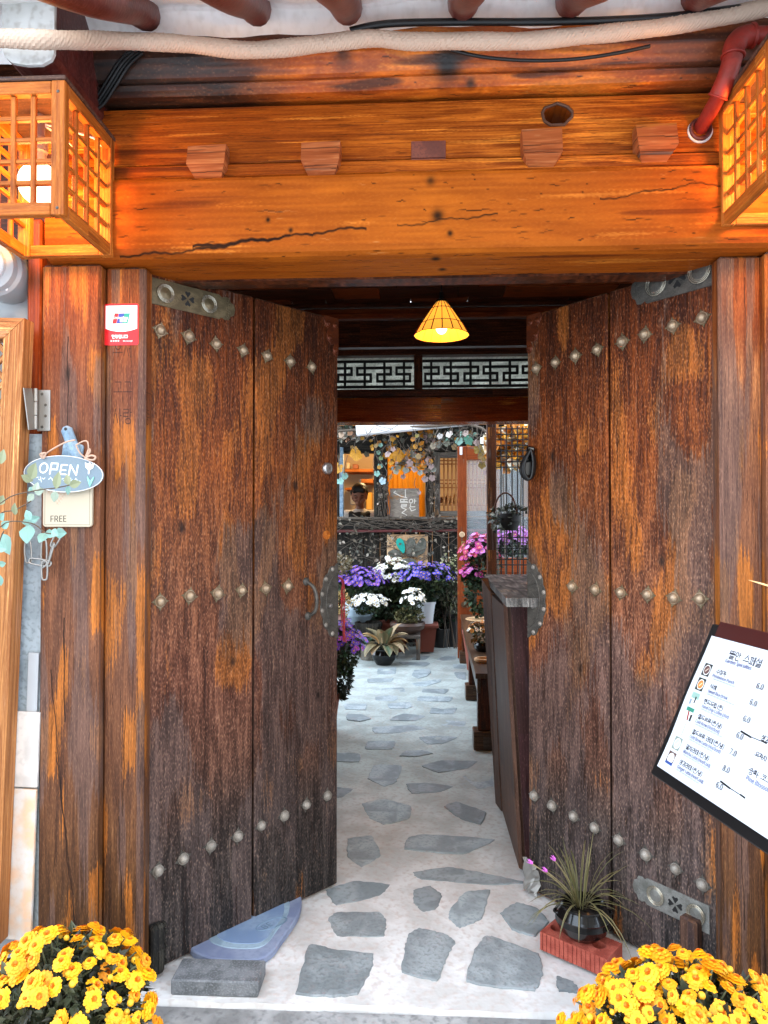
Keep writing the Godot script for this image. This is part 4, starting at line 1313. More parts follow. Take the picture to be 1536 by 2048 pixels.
func lantern(n: Node3D) -> void:
	var w := 0.265
	var h := 0.328
	var d := 0.285
	var t := 0.034
	var st: SurfaceTool
	for sx in [-1, 1]:
		for z in [0.012, d - 0.012]:
			st = tool()
			box(st, Vector3(sx * (w * 0.5 - t * 0.5), h * 0.5, z), Vector3(t, h, 0.024), 0.002, 1, 0.2, 0.7, Vector2(rng.randf(), rng.randf()))
			put("corner_post", st, M.amber, n)
	for y in [0.0165, h - 0.0165]:
		for z in [0.011, d - 0.011]:
			st = tool()
			box(st, Vector3(0, y, z), Vector3(w - t * 2 - 0.001, 0.031, 0.021), 0.002, 0, 0.2, 0.7, Vector2(rng.randf(), rng.randf()))
			put("rail", st, M.amber, n)
		for sx in [-1, 1]:
			st = tool()
			box(st, Vector3(sx * (w * 0.5 - 0.011), y, d * 0.5), Vector3(0.021, 0.033, d - 0.05), 0.002, 2, 0.2, 0.7, Vector2(rng.randf(), rng.randf()))
			put("rail", st, M.amber, n)
	var oh := h - 0.066
	var slat := func(c: Vector3, s: Vector3, ga: int):
		var q := tool()
		box(q, c, s, 0.0015, ga, 0.15, 0.6, Vector2(rng.randf(), rng.randf()))
		put("slat", q, M.amber, n)
	for k in 3: slat.call(Vector3(-0.0495 + 0.0495 * k, h * 0.5, d - 0.013), Vector3(0.0125, oh, 0.011), 1)
	for k in 4: slat.call(Vector3(0, 0.033 + oh * (k + 1) / 5.0, d - 0.017), Vector3(w - 2 * t, 0.011, 0.013), 0)
	for sx in [-1, 1]:
		for k in 3: slat.call(Vector3(sx * (w * 0.5 - 0.013), h * 0.5, d * 0.5 - 0.062 + 0.062 * k), Vector3(0.011, oh, 0.0125), 1)
		for k in 4: slat.call(Vector3(sx * (w * 0.5 - 0.017), 0.033 + oh * (k + 1) / 5.0, d * 0.5), Vector3(0.013, 0.011, d - 0.05), 2)
	st = tool()
	box(st, Vector3(0, h + 0.006, d * 0.5), Vector3(w + 0.004, 0.011, d + 0.004), 0.002, 0, 0.3, 0.6)
	put("lid", st, M.umber, n)
	st = tool()
	var c := Vector3(-0.008, 0.146, d * 0.5 - 0.005)
	lathe(st, [[0.014, c.y + 0.05], [0.016, c.y + 0.08], [0.02, c.y + 0.085], [0.02, c.y + 0.12], [0.012, c.y + 0.125], [0.012, h]], 16, Vector3(c.x, 0, c.z))
	put("socket", st, M.socket, n)
	st = tool()
	for s in [[0.03, 0.02], [0.11, 0.1]]: tube(st, smooth_pts([Vector3(c.x, h - 0.02, c.z), Vector3(s[0], h - 0.035, c.z - 0.05), Vector3(s[1], h - 0.02, 0.01)], 4), 0.003, 6)
	put("wire", st, M.white, n)
	st = tool()
	ball(st, c, 0.054, 22)
	put("globe_bulb", st, M.bulb, n)
	for sc in [[-1, 0.3], [1, 0.3], [1, 0.017], [-1, 0.017]]:
		st = tool()
		lathe(st, arc_profile(0.004, 0.0018, 3), 8, Vector3(sc[0] * (w * 0.5 - t * 0.5), h * sc[1] / 0.328, d), TURN_Z)
		put("screw", st, M.iron, n)
	var l := OmniLight3D.new()
	l.name = "lantern_light"
	l.position = c
	l.light_color = Color(1.0, 0.68, 0.3)
	l.light_energy = 0.25
	l.light_size = 0.05
	l.omni_range = 6.0
	l.omni_attenuation = 2.0
	l.shadow_enabled = true
	n.add_child(l)

# ---------------------------------------------------------------- pendant lamp in the passage
func pendant() -> void:
	var c := pz(883, 671, -1.9)
	var n := thing("pendant_lamp", "yellow stained-glass cone lamp hanging in the dark gateway", "lamp", c)
	var R := 0.149
	var H := 0.185
	var N := 16
	var band := [[0.0, 0.33], [0.33, 0.78], [0.78, 1.0]]
	var rad := func(t: float) -> float: return lerpf(R, 0.026, t) + 0.006 * sin(t * PI)
	for b in 3:
		for k in N:
			var st := tool()
			var q := []
			for w in [[k, band[b][0]], [k + 1, band[b][0]], [k + 1, band[b][1]], [k, band[b][1]]]:
				var a: float = TAU * w[0] / N
				q.append(Vector3(cos(a) * rad.call(w[1]), w[1] * H, sin(a) * rad.call(w[1])))
			var out := Vector3(cos(TAU * (k + 0.5) / N), 0.5, sin(TAU * (k + 0.5) / N))
			quad(st, q[0], q[1], q[2], q[3], out)
			put("pane", st, M.shade, n)
	var st := tool()
	for k in N:
		var a := TAU * k / N
		var p := []
		for t in [0.0, 0.33, 0.78, 1.0]: p.append(Vector3(cos(a) * (rad.call(t) + 0.001), t * H, sin(a) * (rad.call(t) + 0.001)))
		tube(st, p, 0.0021, 5)
	for t in [0.0, 0.33, 0.78]: torus(st, Vector3(0, t * H, 0), rad.call(t) + 0.001, 0.002, Basis(Vector3(1, 0, 0), PI / 2), N, 5)
	put("leading", st, M.iron, n)
	st = tool()
	for k in N:      # red glass slips beside the lower leads
		var a := TAU * k / N
		var p := []
		for t in [0.03, 0.31]: p.append(Vector3(cos(a) * (rad.call(t) + 0.002), t * H, sin(a) * (rad.call(t) + 0.002)))
		tube(st, p, 0.003, 5)
	put("red_slip", st, M.redglass, n)
	st = tool()
	lathe(st, [[0.031, H - 0.004], [0.03, H + 0.008], [0.014, H + 0.016], [0.012, H + 0.05], [0.004, H + 0.055]], 16)
	put("cap", st, M.black, n)
	st = tool()
	tube(st, [Vector3(0, H + 0.05, 0), Vector3(0.001, 2.85 - c.y, 0)], 0.005, 8)
	put("cord", st, M.black, n)
	st = tool()
	tube(st, [Vector3(-0.022, H + 0.1, -0.02), Vector3(-0.022, 2.845 - c.y, -0.02)], 0.013, 10)
	put("rod", st, M.red, n)
	st = tool()
	ball(st, Vector3(0, 0.045, 0), 0.032, 16, 1.2)
	put("bulb", st, M.bulb, n)
	var l := OmniLight3D.new()
	l.name = "pendant_light"
	l.position = Vector3(0, 0.045, 0)
	l.light_color = Color(1.0, 0.66, 0.28)
	l.light_energy = 0.22
	l.light_size = 0.03
	l.omni_range = 8.0
	l.omni_attenuation = 2.0
	l.shadow_enabled = true
	n.add_child(l)

# ---------------------------------------------------------------- pipes and cables along the eaves
func pipes_and_cables() -> void:
	var st := tool()
	var raw := []
	for q in [[-60, 74], [40, 78], [120, 80], [250, 82], [370, 88], [480, 100], [560, 97], [640, 88], [740, 77], [820, 83], [920, 82], [1050, 82], [1180, 70], [1300, 57], [1420, 38], [1560, 10], [1640, -8]]: raw.append(pz(q[0], q[1], 0.15 + 0.2 * clampf((300.0 - q[0]) / 200.0, 0.0, 1.0)))
	var p := smooth_pts(raw, 34)
	var n := p.size()
	var sides := 20
	var prev := []
	var ph := 0.0
	for i in n:      # a pipe lagged with overlapping tape: the wall steps along a steep helix
		var t: Vector3 = (p[mini(i + 1, n - 1)] - p[maxi(i - 1, 0)]).normalized()
		var x := t.cross(Vector3.UP).normalized()
		var y := x.cross(t)
		if i > 0: ph += p[i].distance_to(p[i - 1])
		var ring := []
		for k in sides:
			var a := TAU * k / sides
			var jit := sin(ph * 21.0) * 0.3 + sin(ph * 7.0 + 1.0) * 0.3
			var fr := fposmod(ph / 0.0235 + a / TAU * 6.0 + jit, 1.0)
			var fr2 := fposmod(ph / 0.011 + a / TAU * 9.0 + jit * 2.0, 1.0)
			var r := 0.0202 + 0.0011 * fr + 0.0006 * sin(fr2 * TAU) + 0.0008 * sin(ph * 37.0 + a * 2.0)
			ring.append(p[i] + (x * cos(a) + y * sin(a)) * r)
		if i > 0:
			for k in sides:
				var k2 := (k + 1) % sides
				quad(st, prev[k], prev[k2], ring[k2], ring[k], (prev[k] - p[i - 1]) + (ring[k2] - p[i]))
		prev = ring
	var wp := put("wrapped_pipe", st, M.tape)
	tag(wp, "long cream tape-wrapped pipe sagging under the rafters", "pipe")
	var cab := func(pts: Array, z: float, r: float, label: String):
		var q := []
		for e in pts: q.append(pz(e[0], e[1], z if e.size() < 3 else e[2]))
		var s := tool()
		tube(s, smooth_pts(q, 6), r, 8)
		var o := put("cable", s, M.black)
		tag(o, label, "cable")
	cab.call([[700, 62], [770, 48], [900, 44], [1050, 44], [1200, 41], [1340, 33], [1480, 16]], 0.16, 0.009, "thick black cable lying along the plaster above the wrapped pipe")
	cab.call([[878, 88], [900, 99], [960, 113], [1030, 120], [1100, 121], [1170, 116], [1240, 105], [1300, 92]], 0.125, 0.0045, "thin black cable looping below the wrapped pipe")
	st = tool()
	for k in 4:
		var q := []
		for e in [[268, 96, 0.11], [240, 122, 0.09], [215, 160, 0.07], [190, 198, 0.05], [165, 218, 0.045]]: q.append(pz(e[0] + k * 6, e[1] + k * 3, e[2] + 0.004 * (k % 2)))
		tube(st, smooth_pts(q, 6), 0.0055, 7)
	for e in [[270, 98, 0.12]]: box(st, pz(e[0], e[1], e[2]), Vector3(0.014, 0.02, 0.012), 0.003)
	tag(put("cable_bundle", st, M.black), "bundle of black cables dropping behind the lit lantern", "cables")
	# red drain pipe
	var rp := thing("drain_pipe", "red plastic pipe bending out of the header board", "pipe")
	var a := [pz(1397, 264, -0.02), pz(1402, 256, 0.02), pz(1447, 176, 0.13)]
	st = tool()
	tube(st, a, 0.0195, 16)
	put("lower_pipe", st, M.redpvc, rp)
	st = tool()
	var b := smooth_pts([pz(1436, 194, 0.118), pz(1449, 166, 0.135), pz(1459, 138, 0.145), pz(1466, 112, 0.15)], 5)
	tube(st, b, 0.0245, 16)
	torus_at(st, b[0], b[1] - b[0], 0.0245, 0.003)
	put("bend", st, M.redpvc, rp)
	st = tool()
	var e := smooth_pts([pz(1466, 112, 0.15), pz(1469, 92, 0.15), pz(1482, 76, 0.15), pz(1505, 71, 0.15)], 6)
	tube(st, e, 0.0265, 18)
	torus_at(st, e[0], e[1] - e[0], 0.0262, 0.004)
	torus_at(st, e[-1], e[-1] - e[-2], 0.0262, 0.0045)
	put("elbow", st, M.redpvc, rp)
	st = tool()
	tube(st, [pz(1500, 71, 0.15), pz(1640, 69, 0.15)], 0.021, 16)
	put("upper_pipe", st, M.redpvc, rp)
	st = tool()
	torus_at(st, pz(1401, 258, 0.022), Vector3(0, 0, 1), 0.026, 0.006)
	put("collar", st, M.rafter, rp)
	st = tool()
	torus_at(st, pz(1400, 262, 0.02), Vector3(0, 0, 1), 0.031, 0.0035)
	put("caulk_ring", st, M.plaster, rp)

func torus_at(st: SurfaceTool, at: Vector3, axis: Vector3, R: float, r: float) -> void:
	var z := axis.normalized()
	var x := z.cross(Vector3(0.2, 1, 0.1)).normalized()
	torus(st, at, R, r, Basis(x, z.cross(x), z), 20, 8)

# ---------------------------------------------------------------- sticker, signs and chain
func img_mat(im: Image, rough := 0.5) -> StandardMaterial3D:
	var m := mat(Color.WHITE, rough)
	m.albedo_texture = tex(im)
	return m

func round_rect(w: float, h: float, r: float) -> PackedVector2Array:
	var p := PackedVector2Array()
	for c in [[1, 1, 0.0], [-1, 1, PI / 2], [-1, -1, PI], [1, -1, PI * 1.5]]:
		for k in 5:
			var a: float = c[2] + PI / 2 * k / 4.0
			p.append(Vector2(c[0] * (w * 0.5 - r) + cos(a) * r, c[1] * (h * 0.5 - r) + sin(a) * r))
	return p

func signs() -> void:
	# payment sticker on the door post
	var s0 := pz(208.5, 608, 0.001)
	var s1 := pz(277, 690, 0.001)
	var w := s1.x - s0.x
	var h := s0.y - s1.y
	var im := Image.create(276, 330, false, Image.FORMAT_RGB8)
	im.fill(Color(0.83, 0.04, 0.1))
	for k in 9:
		for x in 276:
			var y := 235 + k * 11 + int(6 * sin(x * 0.03 + k))
			if y < 330 and x < 150: im.set_pixel(x, y, Color(0.92, 0.3, 0.3))
	for y in 330:
		for x in 276:
			var bot := 222.0 - pow((x - 138.0) / 126.0, 2.0) * 24.0
			if x > 11 and x < 264 and y > 14 and y < bot: im.set_pixel(x, y, Color(0.95, 0.96, 0.97))
			var sx := x + (y - 76) * 0.24
			if y >= 76 and y < 158 and sx >= 84 and sx < 208:
				var c := Color(0.86, 0.03, 0.08) if sx < 118 else (Color(0.12, 0.25, 0.6) if sx < 162 else Color(0.0, 0.55, 0.5))
				if sx >= 115 and sx < 118: c = Color(0.9, 0.5, 0.6)
				im.set_pixel(x, y, c)
	hangul(im, "환영합니다", Vector2(62, 248), 26, 4.0, Color.WHITE, 0.0, 1.0)
	for k in 4:      # four small characters before the English words
		var ox := 52.0 + 19 * k
		for st2 in [[0, 2, 13, 2], [0, 7, 13, 7], [0, 12, 13, 12], [3, 0, 3, 14], [10, 0, 10, 14]]: pen(im, Vector2(ox + st2[0], 288 + st2[1]), Vector2(ox + st2[2], 288 + st2[3]), 1.6, Color.WHITE)
	for q in [[126, 122], [156, 122]]:      # the two characters under the word mark
		for e in [[2, 3, 24, 3], [0, 9, 26, 9], [2, 15, 24, 15], [0, 21, 26, 21], [6, 0, 5, 24], [16, 1, 15, 24]]: pen(im, Vector2(q[0] + e[0], q[1] + e[1]), Vector2(q[0] + e[2], q[1] + e[3]), 2.6, Color.WHITE)
	var sk := thing("payment_sticker", "red and white payment sticker stuck on the left door post", "sticker", Vector3((s0.x + s1.x) * 0.5, (s0.y + s1.y) * 0.5, 0.0005))
	var st := tool()
	prism(st, round_rect(w, h, 0.006), 0.0008, 0.0, Transform3D(), w, h, Vector2(0.5, 0.5))
	put("print", st, img_mat(im, 0.35), sk)
	put("lettering", lettering("UnionPay", h * 0.058, "Droid Sans", true, true), M.white, sk, Transform3D(Basis(), Vector3(-w * 0.02, h * 0.16, 0.0011)))
	put("lettering", lettering("We Accept", h * 0.034, "Droid Sans", true), M.white, sk, Transform3D(Basis(), Vector3(w * 0.19, -h * 0.4, 0.0011)))
	# cream plaque
	var f0 := pz(85, 960, 0.045)
	var f1 := pz(183, 1054, 0.045)
	w = f1.x - f0.x
	h = f0.y - f1.y
	im = Image.create(200, 192, false, Image.FORMAT_RGB8)
	im.fill(Color(0.73, 0.68, 0.59))
	for y in 192:
		for x in 200:
			if absf(x - 60) + absf(y - 50) * 0.8 < 45 and ((x / 7 + y / 9) % 2) == 0: im.set_pixel(x, y, Color(0.73, 0.62, 0.53))
			var e := mini(mini(x, 199 - x), mini(y, 191 - y))
			if e == 8 or e == 9: im.set_pixel(x, y, Color(0.45, 0.42, 0.36))
	var fp := thing("free_plaque", "small cream plaque reading FREE hung below the oval OPEN sign", "sign", Vector3((f0.x + f1.x) * 0.5, (f0.y + f1.y) * 0.5, 0.034))
	st = tool()
	prism(st, round_rect(w, h, 0.01), 0.009, 0.0015, Transform3D(), w, h, Vector2(0.5, 0.5))
	put("board", st, img_mat(im, 0.45), fp)
	put("lettering", lettering("FREE", 0.0165), mat(Color(0.16, 0.14, 0.11)), fp, Transform3D(Basis(), Vector3(-w * 0.18, -h * 0.33, 0.0092)))
	# oval OPEN sign
	var oc := pz(128, 948, 0.062)
	var rx := absf(pz(207, 948, 0.062).x - oc.x)
	var ry := absf(pz(128, 912, 0.062).y - oc.y)
	im = Image.create(420, 200, false, Image.FORMAT_RGB8)
	for y in 200:
		for x in 420:
			var n := 0.02 * sin(x * 0.9 + sin(y * 0.3)) + rng.randf_range(-0.02, 0.02)
			im.set_pixel(x, y, Color(0.42 + n, 0.485 + n, 0.53 + n))
	var wt := Color(0.96, 0.97, 0.97)
	for q in [["o", 84, 44, 46, 56], ["1019 10808515", 140, 44, 44, 60], ["80101989 1575", 194, 50, 40, 52], ["09008980", 246, 48, 44, 56]]:
		glyph(im, q[0], Vector2(q[1], q[2]), Vector2(q[3], q[4]), 6.5, wt, 0.12)
	for k in 26:      # a scrawled white line of script
		var x := 70.0 + k * 9.0
		if k in [5, 6, 13, 14, 19]: continue
		pen(im, Vector2(x, 128 + 8 * sin(k * 2.1)), Vector2(x + 8, 138 - 14 * cos(k * 1.7)), 2.6, Color(0.9, 0.94, 0.95, 0.8))
	var os := thing("open_sign", "pale blue oval wooden sign painted OPEN with a white tulip", "sign", oc, 0)
	st = tool()
	var ov := PackedVector2Array()
	for k in 40: ov.append(Vector2(cos(TAU * k / 40) * rx, sin(TAU * k / 40) * ry))
	var tilt := Transform3D(Basis(Vector3(0, 0, 1), -0.05), Vector3(0, 0, -0.004))
	prism(st, ov, 0.008, 0.0012, tilt, rx * 2, ry * 2, Vector2(0.5, 0.5))
	put("oval_board", st, img_mat(im, 0.55), os)
	st = tool()
	var orim := []
	for k in 41: orim.append(tilt * Vector3(cos(TAU * k / 40) * rx, sin(TAU * k / 40) * ry, 0.0075))
	tube(st, orim, 0.0012, 5, false)
	put("white_rim", st, M.white, os)
	st = tool()      # tulip cut-out
	var tu := v2([-0.6, 0.1, -0.75, 0.9, -0.25, 0.65, 0.0, 1.0, 0.25, 0.65, 0.75, 0.9, 0.6, 0.1, 0.15, -0.25, 0.1, -0.9, -0.1, -0.9, -0.15, -0.25])
	for i in tu.size(): tu[i] = tu[i] * 0.018
	prism(st, tu, 0.004, 0.001, Transform3D(Basis(Vector3(0, 0, 1), -0.1), Vector3(rx * 0.66, ry * 0.3, 0.003)))
	put("tulip", st, M.white, os)
	st = tool()
	for sgn in [-1, 1]:
		var lf := v2([0, -1.0, -0.45 * sgn, 0.1, -0.55 * sgn, 0.6, -0.1 * sgn, 0.0])
		for i in lf.size(): lf[i] = lf[i] * 0.017
		prism(st, lf, 0.003, 0.0, Transform3D(Basis(Vector3(0, 0, 1), -0.08), Vector3(rx * 0.69, -ry * 0.36, 0.004)))
	put("tulip_leaves", st, mat(Color(0.55, 0.85, 0.75)), os)
	st = tool()      # twine and its bow
	var tw := func(pts: Array, r: float):
		var q := []
		for e in pts: q.append(pz(e[0], e[1], e[2]) - oc)
		tube(st, smooth_pts(q, 5), r, 6)
	tw.call([[86, 917, 0.07], [95, 905, 0.064], [128, 886, 0.075], [150, 880, 0.08]], 0.0022)
	for k in 3: tw.call([[84 + k * 2, 917, 0.07], [80 + k * 3, 908, 0.074], [90 + k, 906, 0.074], [88, 917, 0.07]], 0.0018)
	tw.call([[152, 890, 0.076], [168, 882, 0.08], [176, 886, 0.08], [176, 910, 0.074], [170, 917, 0.07]], 0.002)
	tw.call([[152, 891, 0.076], [160, 906, 0.074], [172, 916, 0.07]], 0.002)
	tw.call([[170, 917, 0.07], [182, 911, 0.075], [191, 914, 0.075], [186, 920, 0.073], [170, 917, 0.071]], 0.0028)
	tw.call([[170, 917, 0.07], [180, 904, 0.075], [178, 898, 0.075], [172, 912, 0.072]], 0.0025)
	put("twine", st, mat(Color(0.72, 0.6, 0.52), 0.8), os)
	var hb := thing("hanging_peg", "weathered blue wooden handle holding the twine of the OPEN sign", "peg", pz(146, 890, 0.045))
	st = tool()
	bar(st, pz(131, 853, 0.05) - hb.position, pz(158, 925, 0.045) - hb.position, 0.03, 0.026, 0.009)
	put("handle", st, M.bluewood, hb)
	st = tool()
	lathe(st, [[0.0045, 0.0], [0.0, 0.0005]], 10, pz(131, 858, 0.0638) - hb.position, TURN_Z)
	put("handle_hole", st, M.black, hb)
	st = tool()
	prism(st, round_rect(0.058, 0.06, 0.008), 0.008, 0.002, Transform3D(Basis(Vector3(0, 0, 1), -0.15), pz(146, 908, 0.031) - hb.position))
	put("back_board", st, M.bluewood, hb)
	# chain
	var ch := thing("chain", "short steel chain hooked on the post below the cream plaque", "chain", pz(100, 1110, 0.05))
	for q in [[124, 1058, 104, 1094, 0.056, 0.0], [108, 1086, 94, 1132, 0.06, 0.9], [102, 1128, 58, 1121, 0.064, 0.2], [97, 1122, 84, 1134, 0.062, 0.8], [88, 1080, 88, 1132, 0.058, 0.1], [89, 1122, 89, 1160, 0.068, 0.0], [57, 1126, 55, 1082, 0.06, 0.4]]:
		var a := pz(q[0], q[1], q[4]) - ch.position
		var b := pz(q[2], q[3], q[4]) - ch.position
		var y := (b - a).normalized()
		var x := y.cross(Vector3(0, 0, 1)).normalized().rotated(y, q[5])
		var L := a.distance_to(b) * 0.5
		var p := []
		for k in 25:
			var an := TAU * k / 24
			p.append((a + b) * 0.5 + x * cos(an) * 0.0085 + y * (clampf(sin(an) * 1.6, -1, 1) * (L - 0.008) + sin(an) * 0.008))
		st = tool()
		tube(st, p, 0.0025, 7, false)
		put("link", st, M.steel2, ch)

# ---------------------------------------------------------------- what stands left of the gate
func left_side() -> void:
	var st := tool()
	span(st, Vector3(-3.0, -0.16, -0.3), Vector3(pz(50, 1047, 0.0).x - 0.002, 2.055, -0.06), 0.0)
	tag(put("house_wall", st, M.greywall), "pale grey wall behind the electricity meter", "wall")
	st = tool()
	span(st, Vector3(pz(1590, 1047, 0.0).x, -0.16, -0.3), Vector3(3.0, 2.055, -0.06), 0.0, 1, 0.3, 1.2)
	tag(put("side_wall", st, M.dark), "dark timber wall right of the gate", "wall")
	# pine lattice shutter, leaning a little
	var lw := thing("lattice_shutter", "pale pine lattice shutter on a steel hinge, open beside the gate", "shutter")
	var corner := pz(49, 636, 0.09)
	var xf := Transform3D(Basis(Vector3(0, 0, 1), -0.036), Vector3(corner.x, corner.y, 0.04))
	var H := 1.72
	var W := 0.62
	var t := 0.058
	for q in [["stile", [0, 0, 0, -H, -t, -H + t, -t, -t]], ["stile", [-W, 0, -W + t, -t, -W + t, -H + t, -W, -H]], ["rail", [0, 0, -t, -t, -W + t, -t, -W, 0]], ["rail", [0, -H, -W, -H, -W + t, -H + t, -t, -H + t]]]:
		st = tool()
		if q[0] == "stile": prism(st, v2(q[1]), 0.05, 0.002, xf, 0.14, 1.75, Vector2(rng.randf(), 0.01))
		else: prism(st, rot90(v2(q[1])), 0.05, 0.002, xf * Transform3D(Basis(Vector3(0, 0, 1), PI / 2), Vector3()), 0.14, 0.6, Vector2(rng.randf(), rng.randf()))
		put(q[0], st, M.fir, lw)
	for k in 22:
		for s in [-1, 1]:
			var y0 := -t - 0.075 * k * 1.0 + (0.0 if s > 0 else -0.0)
			var a := Vector3(-t, y0 - 0.035, 0.03 + 0.006 * s)
			var b := Vector3(-W + t, y0 - 0.035 + s * (W - 2 * t), 0.03 + 0.006 * s)
			if b.y > -t:
				a = a
				b = a + (b - a) * ((-t - a.y) / (b.y - a.y))
			if b.y < -H + t: b = a + (b - a) * ((-H + t - a.y) / (b.y - a.y))
			if a.distance_to(b) < 0.03 or a.y < -H + t: continue
			st = tool()
			bar(st, xf * a, xf * b, 0.014, 0.008, 0.001)
			put("slat", st, M.fir, lw)
	var hg := Node3D.new()
	hg.name = "hinge"
	lw.add_child(hg)
	var h0 := pz(75, 780, 0.033)
	var h1 := pz(100, 862, 0.033)
	st = tool()
	span(st, Vector3(h0.x, h1.y, 0.0305), Vector3(h1.x, h0.y, 0.0345), 0.001)
	put("leaf_plate", st, M.steel2, hg)
	st = tool()
	var pa := pz(51, 818, 0.089)
	var pb := pz(68, 818, 0.043)
	bar(st, Vector3(pa.x + 0.001, pa.y, pa.z), Vector3(pb.x + 0.001, pb.y, pb.z), 0.115, 0.003, 0.0008, Vector3(1, 0, 0.3))
	put("leaf_plate", st, M.steel2, hg)
	st = tool()
	for k in 3: tube(st, [Vector3(pb.x + 0.004, h0.y - 0.0385 * k + 0.002, 0.043), Vector3(pb.x + 0.004, h0.y - 0.0385 * (k + 1) + 0.004, 0.043)], 0.0062, 12)
	put("knuckle", st, M.steel2, hg)
	for q in [[84, 788], [91, 810], [91, 832], [84, 854]]:
		st = tool()
		var c := pz(q[0], q[1], 0.0345)
		lathe(st, [[0.0042, 0], [0.0036, 0.0012], [0.001, 0.0013], [0.0, 0.0004]], 10, c, TURN_Z)
		put("screw", st, M.iron, hg)
	# galvanised strip, grey sheet and two boards in the gap
	st = tool()
	var a0 := pz(40, 868, 0.012)
	var a1 := pz(80, 1960, 0.012)
	span(st, Vector3(a0.x, -0.01, 0.001), Vector3(a1.x - 0.001, a0.y, 0.012), 0.002)
	tag(put("metal_strip", st, M.galv), "pale blue-grey metal strip standing between shutter and gate post", "metal strip")
	var lean := Basis(Vector3(0, 0, 1), -0.03)
	var b0 := pz(60, 1570, 0.03)
	st = tool()
	box(st, b0 + Vector3(-0.012, 0.1, 0), Vector3(0.075, 0.21, 0.012), 0.002, 1, 1, 1, Vector2(), lean)
	tag(put("board_offcut", st, mottled_card(Color(0.74, 0.72, 0.7), Color(0.82, 0.8, 0.78))), "upper pale grey board offcut beside the foot of the post", "board")
	st = tool()
	box(st, b0 + Vector3(-0.026, -0.22, 0.0), Vector3(0.08, 0.42, 0.012), 0.002, 1, 1, 1, Vector2(), lean)
	tag(put("board_offcut", st, mottled_card(Color(0.84, 0.7, 0.58), Color(0.8, 0.78, 0.76))), "lower peach-stained board offcut beside the foot of the post", "board")
	st = tool()
	var c0 := pz(66, 1362, 0.02)
	box(st, c0 + Vector3(0.0, -0.02, 0), Vector3(0.03, 0.2, 0.008), 0.001, 1, 1, 1, Vector2(), lean)
	tag(put("grey_sheet", st, mat(Color(0.68, 0.7, 0.72), 0.6)), "narrow grey sheet above the pale board offcut", "sheet")
	# electricity meter
	var mt := thing("electricity_meter", "round grey electricity meter half hidden under the lit lantern", "meter", pz(2, 545, 0.0))
	st = tool()
	lathe(st, [[0.075, -0.06], [0.075, 0.02], [0.068, 0.03], [0.066, 0.05], [0.05, 0.058], [0.047, 0.066], [0.0, 0.075]], 28, Vector3.ZERO, TURN_Z)
	put("housing", st, mat(Color(0.62, 0.64, 0.65), 0.35), mt)
	st = tool()
	lathe(st, [[0.052, 0.06], [0.05, 0.078], [0.0, 0.09]], 24, Vector3.ZERO, TURN_Z)
	put("glass_cover", st, M.glass, mt)
	st = tool()
	box(st, Vector3(0.028, -0.052, 0.028), Vector3(0.022, 0.016, 0.004), 0.001, 1, 1, 1, Vector2(), Basis(Vector3(0, 0, 1), -0.4))
	put("name_plate", st, M.white, mt)
	# sprig of nandina reaching into the picture
	var nd := thing("nandina_shrub", "young shrub with mint and olive leaflets in front of the OPEN sign", "shrub", Vector3(-1.28, 0, 0.42))
	var mint := Color(0.17, 0.31, 0.26)
	var olive := Color(0.2, 0.22, 0.12)
	var pale := Color(0.28, 0.34, 0.26)
	var L := [[62, 958, 72, 925, 12, olive], [66, 962, 42, 950, 9, olive], [112, 978, 119, 942, 9, olive], [112, 982, 108, 1005, 9, pale], [137, 970, 134, 948, 8, olive], [139, 971, 163, 964, 9, olive], [137, 972, 136, 990, 6, mint], [70, 985, 76, 964, 8, pale], [70, 986, 90, 978, 9, pale], [68, 988, 55, 1003, 8, pale], [66, 982, 58, 975, 7, mint],
		[62, 1040, 52, 1020, 9, mint], [62, 1042, 44, 1046, 9, mint], [60, 1042, 80, 1034, 8, mint], [58, 1050, 54, 1088, 17, mint], [92, 1066, 78, 1086, 11, mint], [92, 1064, 112, 1072, 9, mint], [110, 1066, 134, 1066, 11, mint], [104, 1060, 118, 1072, 8, mint],
		[2, 928, 8, 898, 10, olive], [0, 1010, 7, 990, 10, olive], [30, 1030, 30, 1005, 7, olive], [4, 1056, 19, 1042, 9, mint], [0, 1040, 9, 1026, 8, mint], [6, 1068, 20, 1110, 15, mint], [-2, 1095, 14, 1098, 9, mint], [-2, 1130, 12, 1126, 7, mint], [0, 1150, 2, 1172, 8, mint], [-20, 1000, -30, 960, 12, olive], [-40, 1080, -60, 1120, 14, mint]]
	for q in L:
		var z := 0.24 + 0.04 * sin(q[0] * 0.7 + q[1])
		var a := pz(q[0], q[1], z) - nd.position
		var b := pz(q[2], q[3], z + rng.randf_range(-0.015, 0.02)) - nd.position
		st = tool()
		blade_leaf(st, a, b, q[4] * 0.00125, q[5], Vector3(0, 0, 1), 0.15)
		put("leaf", st, M.leafmat, nd)
	st = tool()
	for s in [[[-60, 1400], [-30, 1180], [0, 1080], [8, 1062]], [[-60, 1300], [-30, 1060], [10, 1000], [66, 982], [110, 976], [140, 970]], [[-40, 1160], [0, 1054], [60, 1046], [92, 1066], [112, 1066]], [[-60, 1250], [-30, 1090], [-2, 1030], [30, 1020], [62, 1002]]]:
		var p := []
		for q in s: p.append(pz(q[0], q[1], 0.24) - nd.position)
		tube(st, smooth_pts(p, 5), 0.0016, 5)
	tube(st, smooth_pts([Vector3(0, 0, 0), Vector3(0.02, 0.4, -0.05), pz(-60, 1400, 0.24) - nd.position, pz(-60, 1250, 0.24) - nd.position], 5), 0.005, 6)
	put("stem", st, mat(Color(0.32, 0.26, 0.2), 0.7), nd)

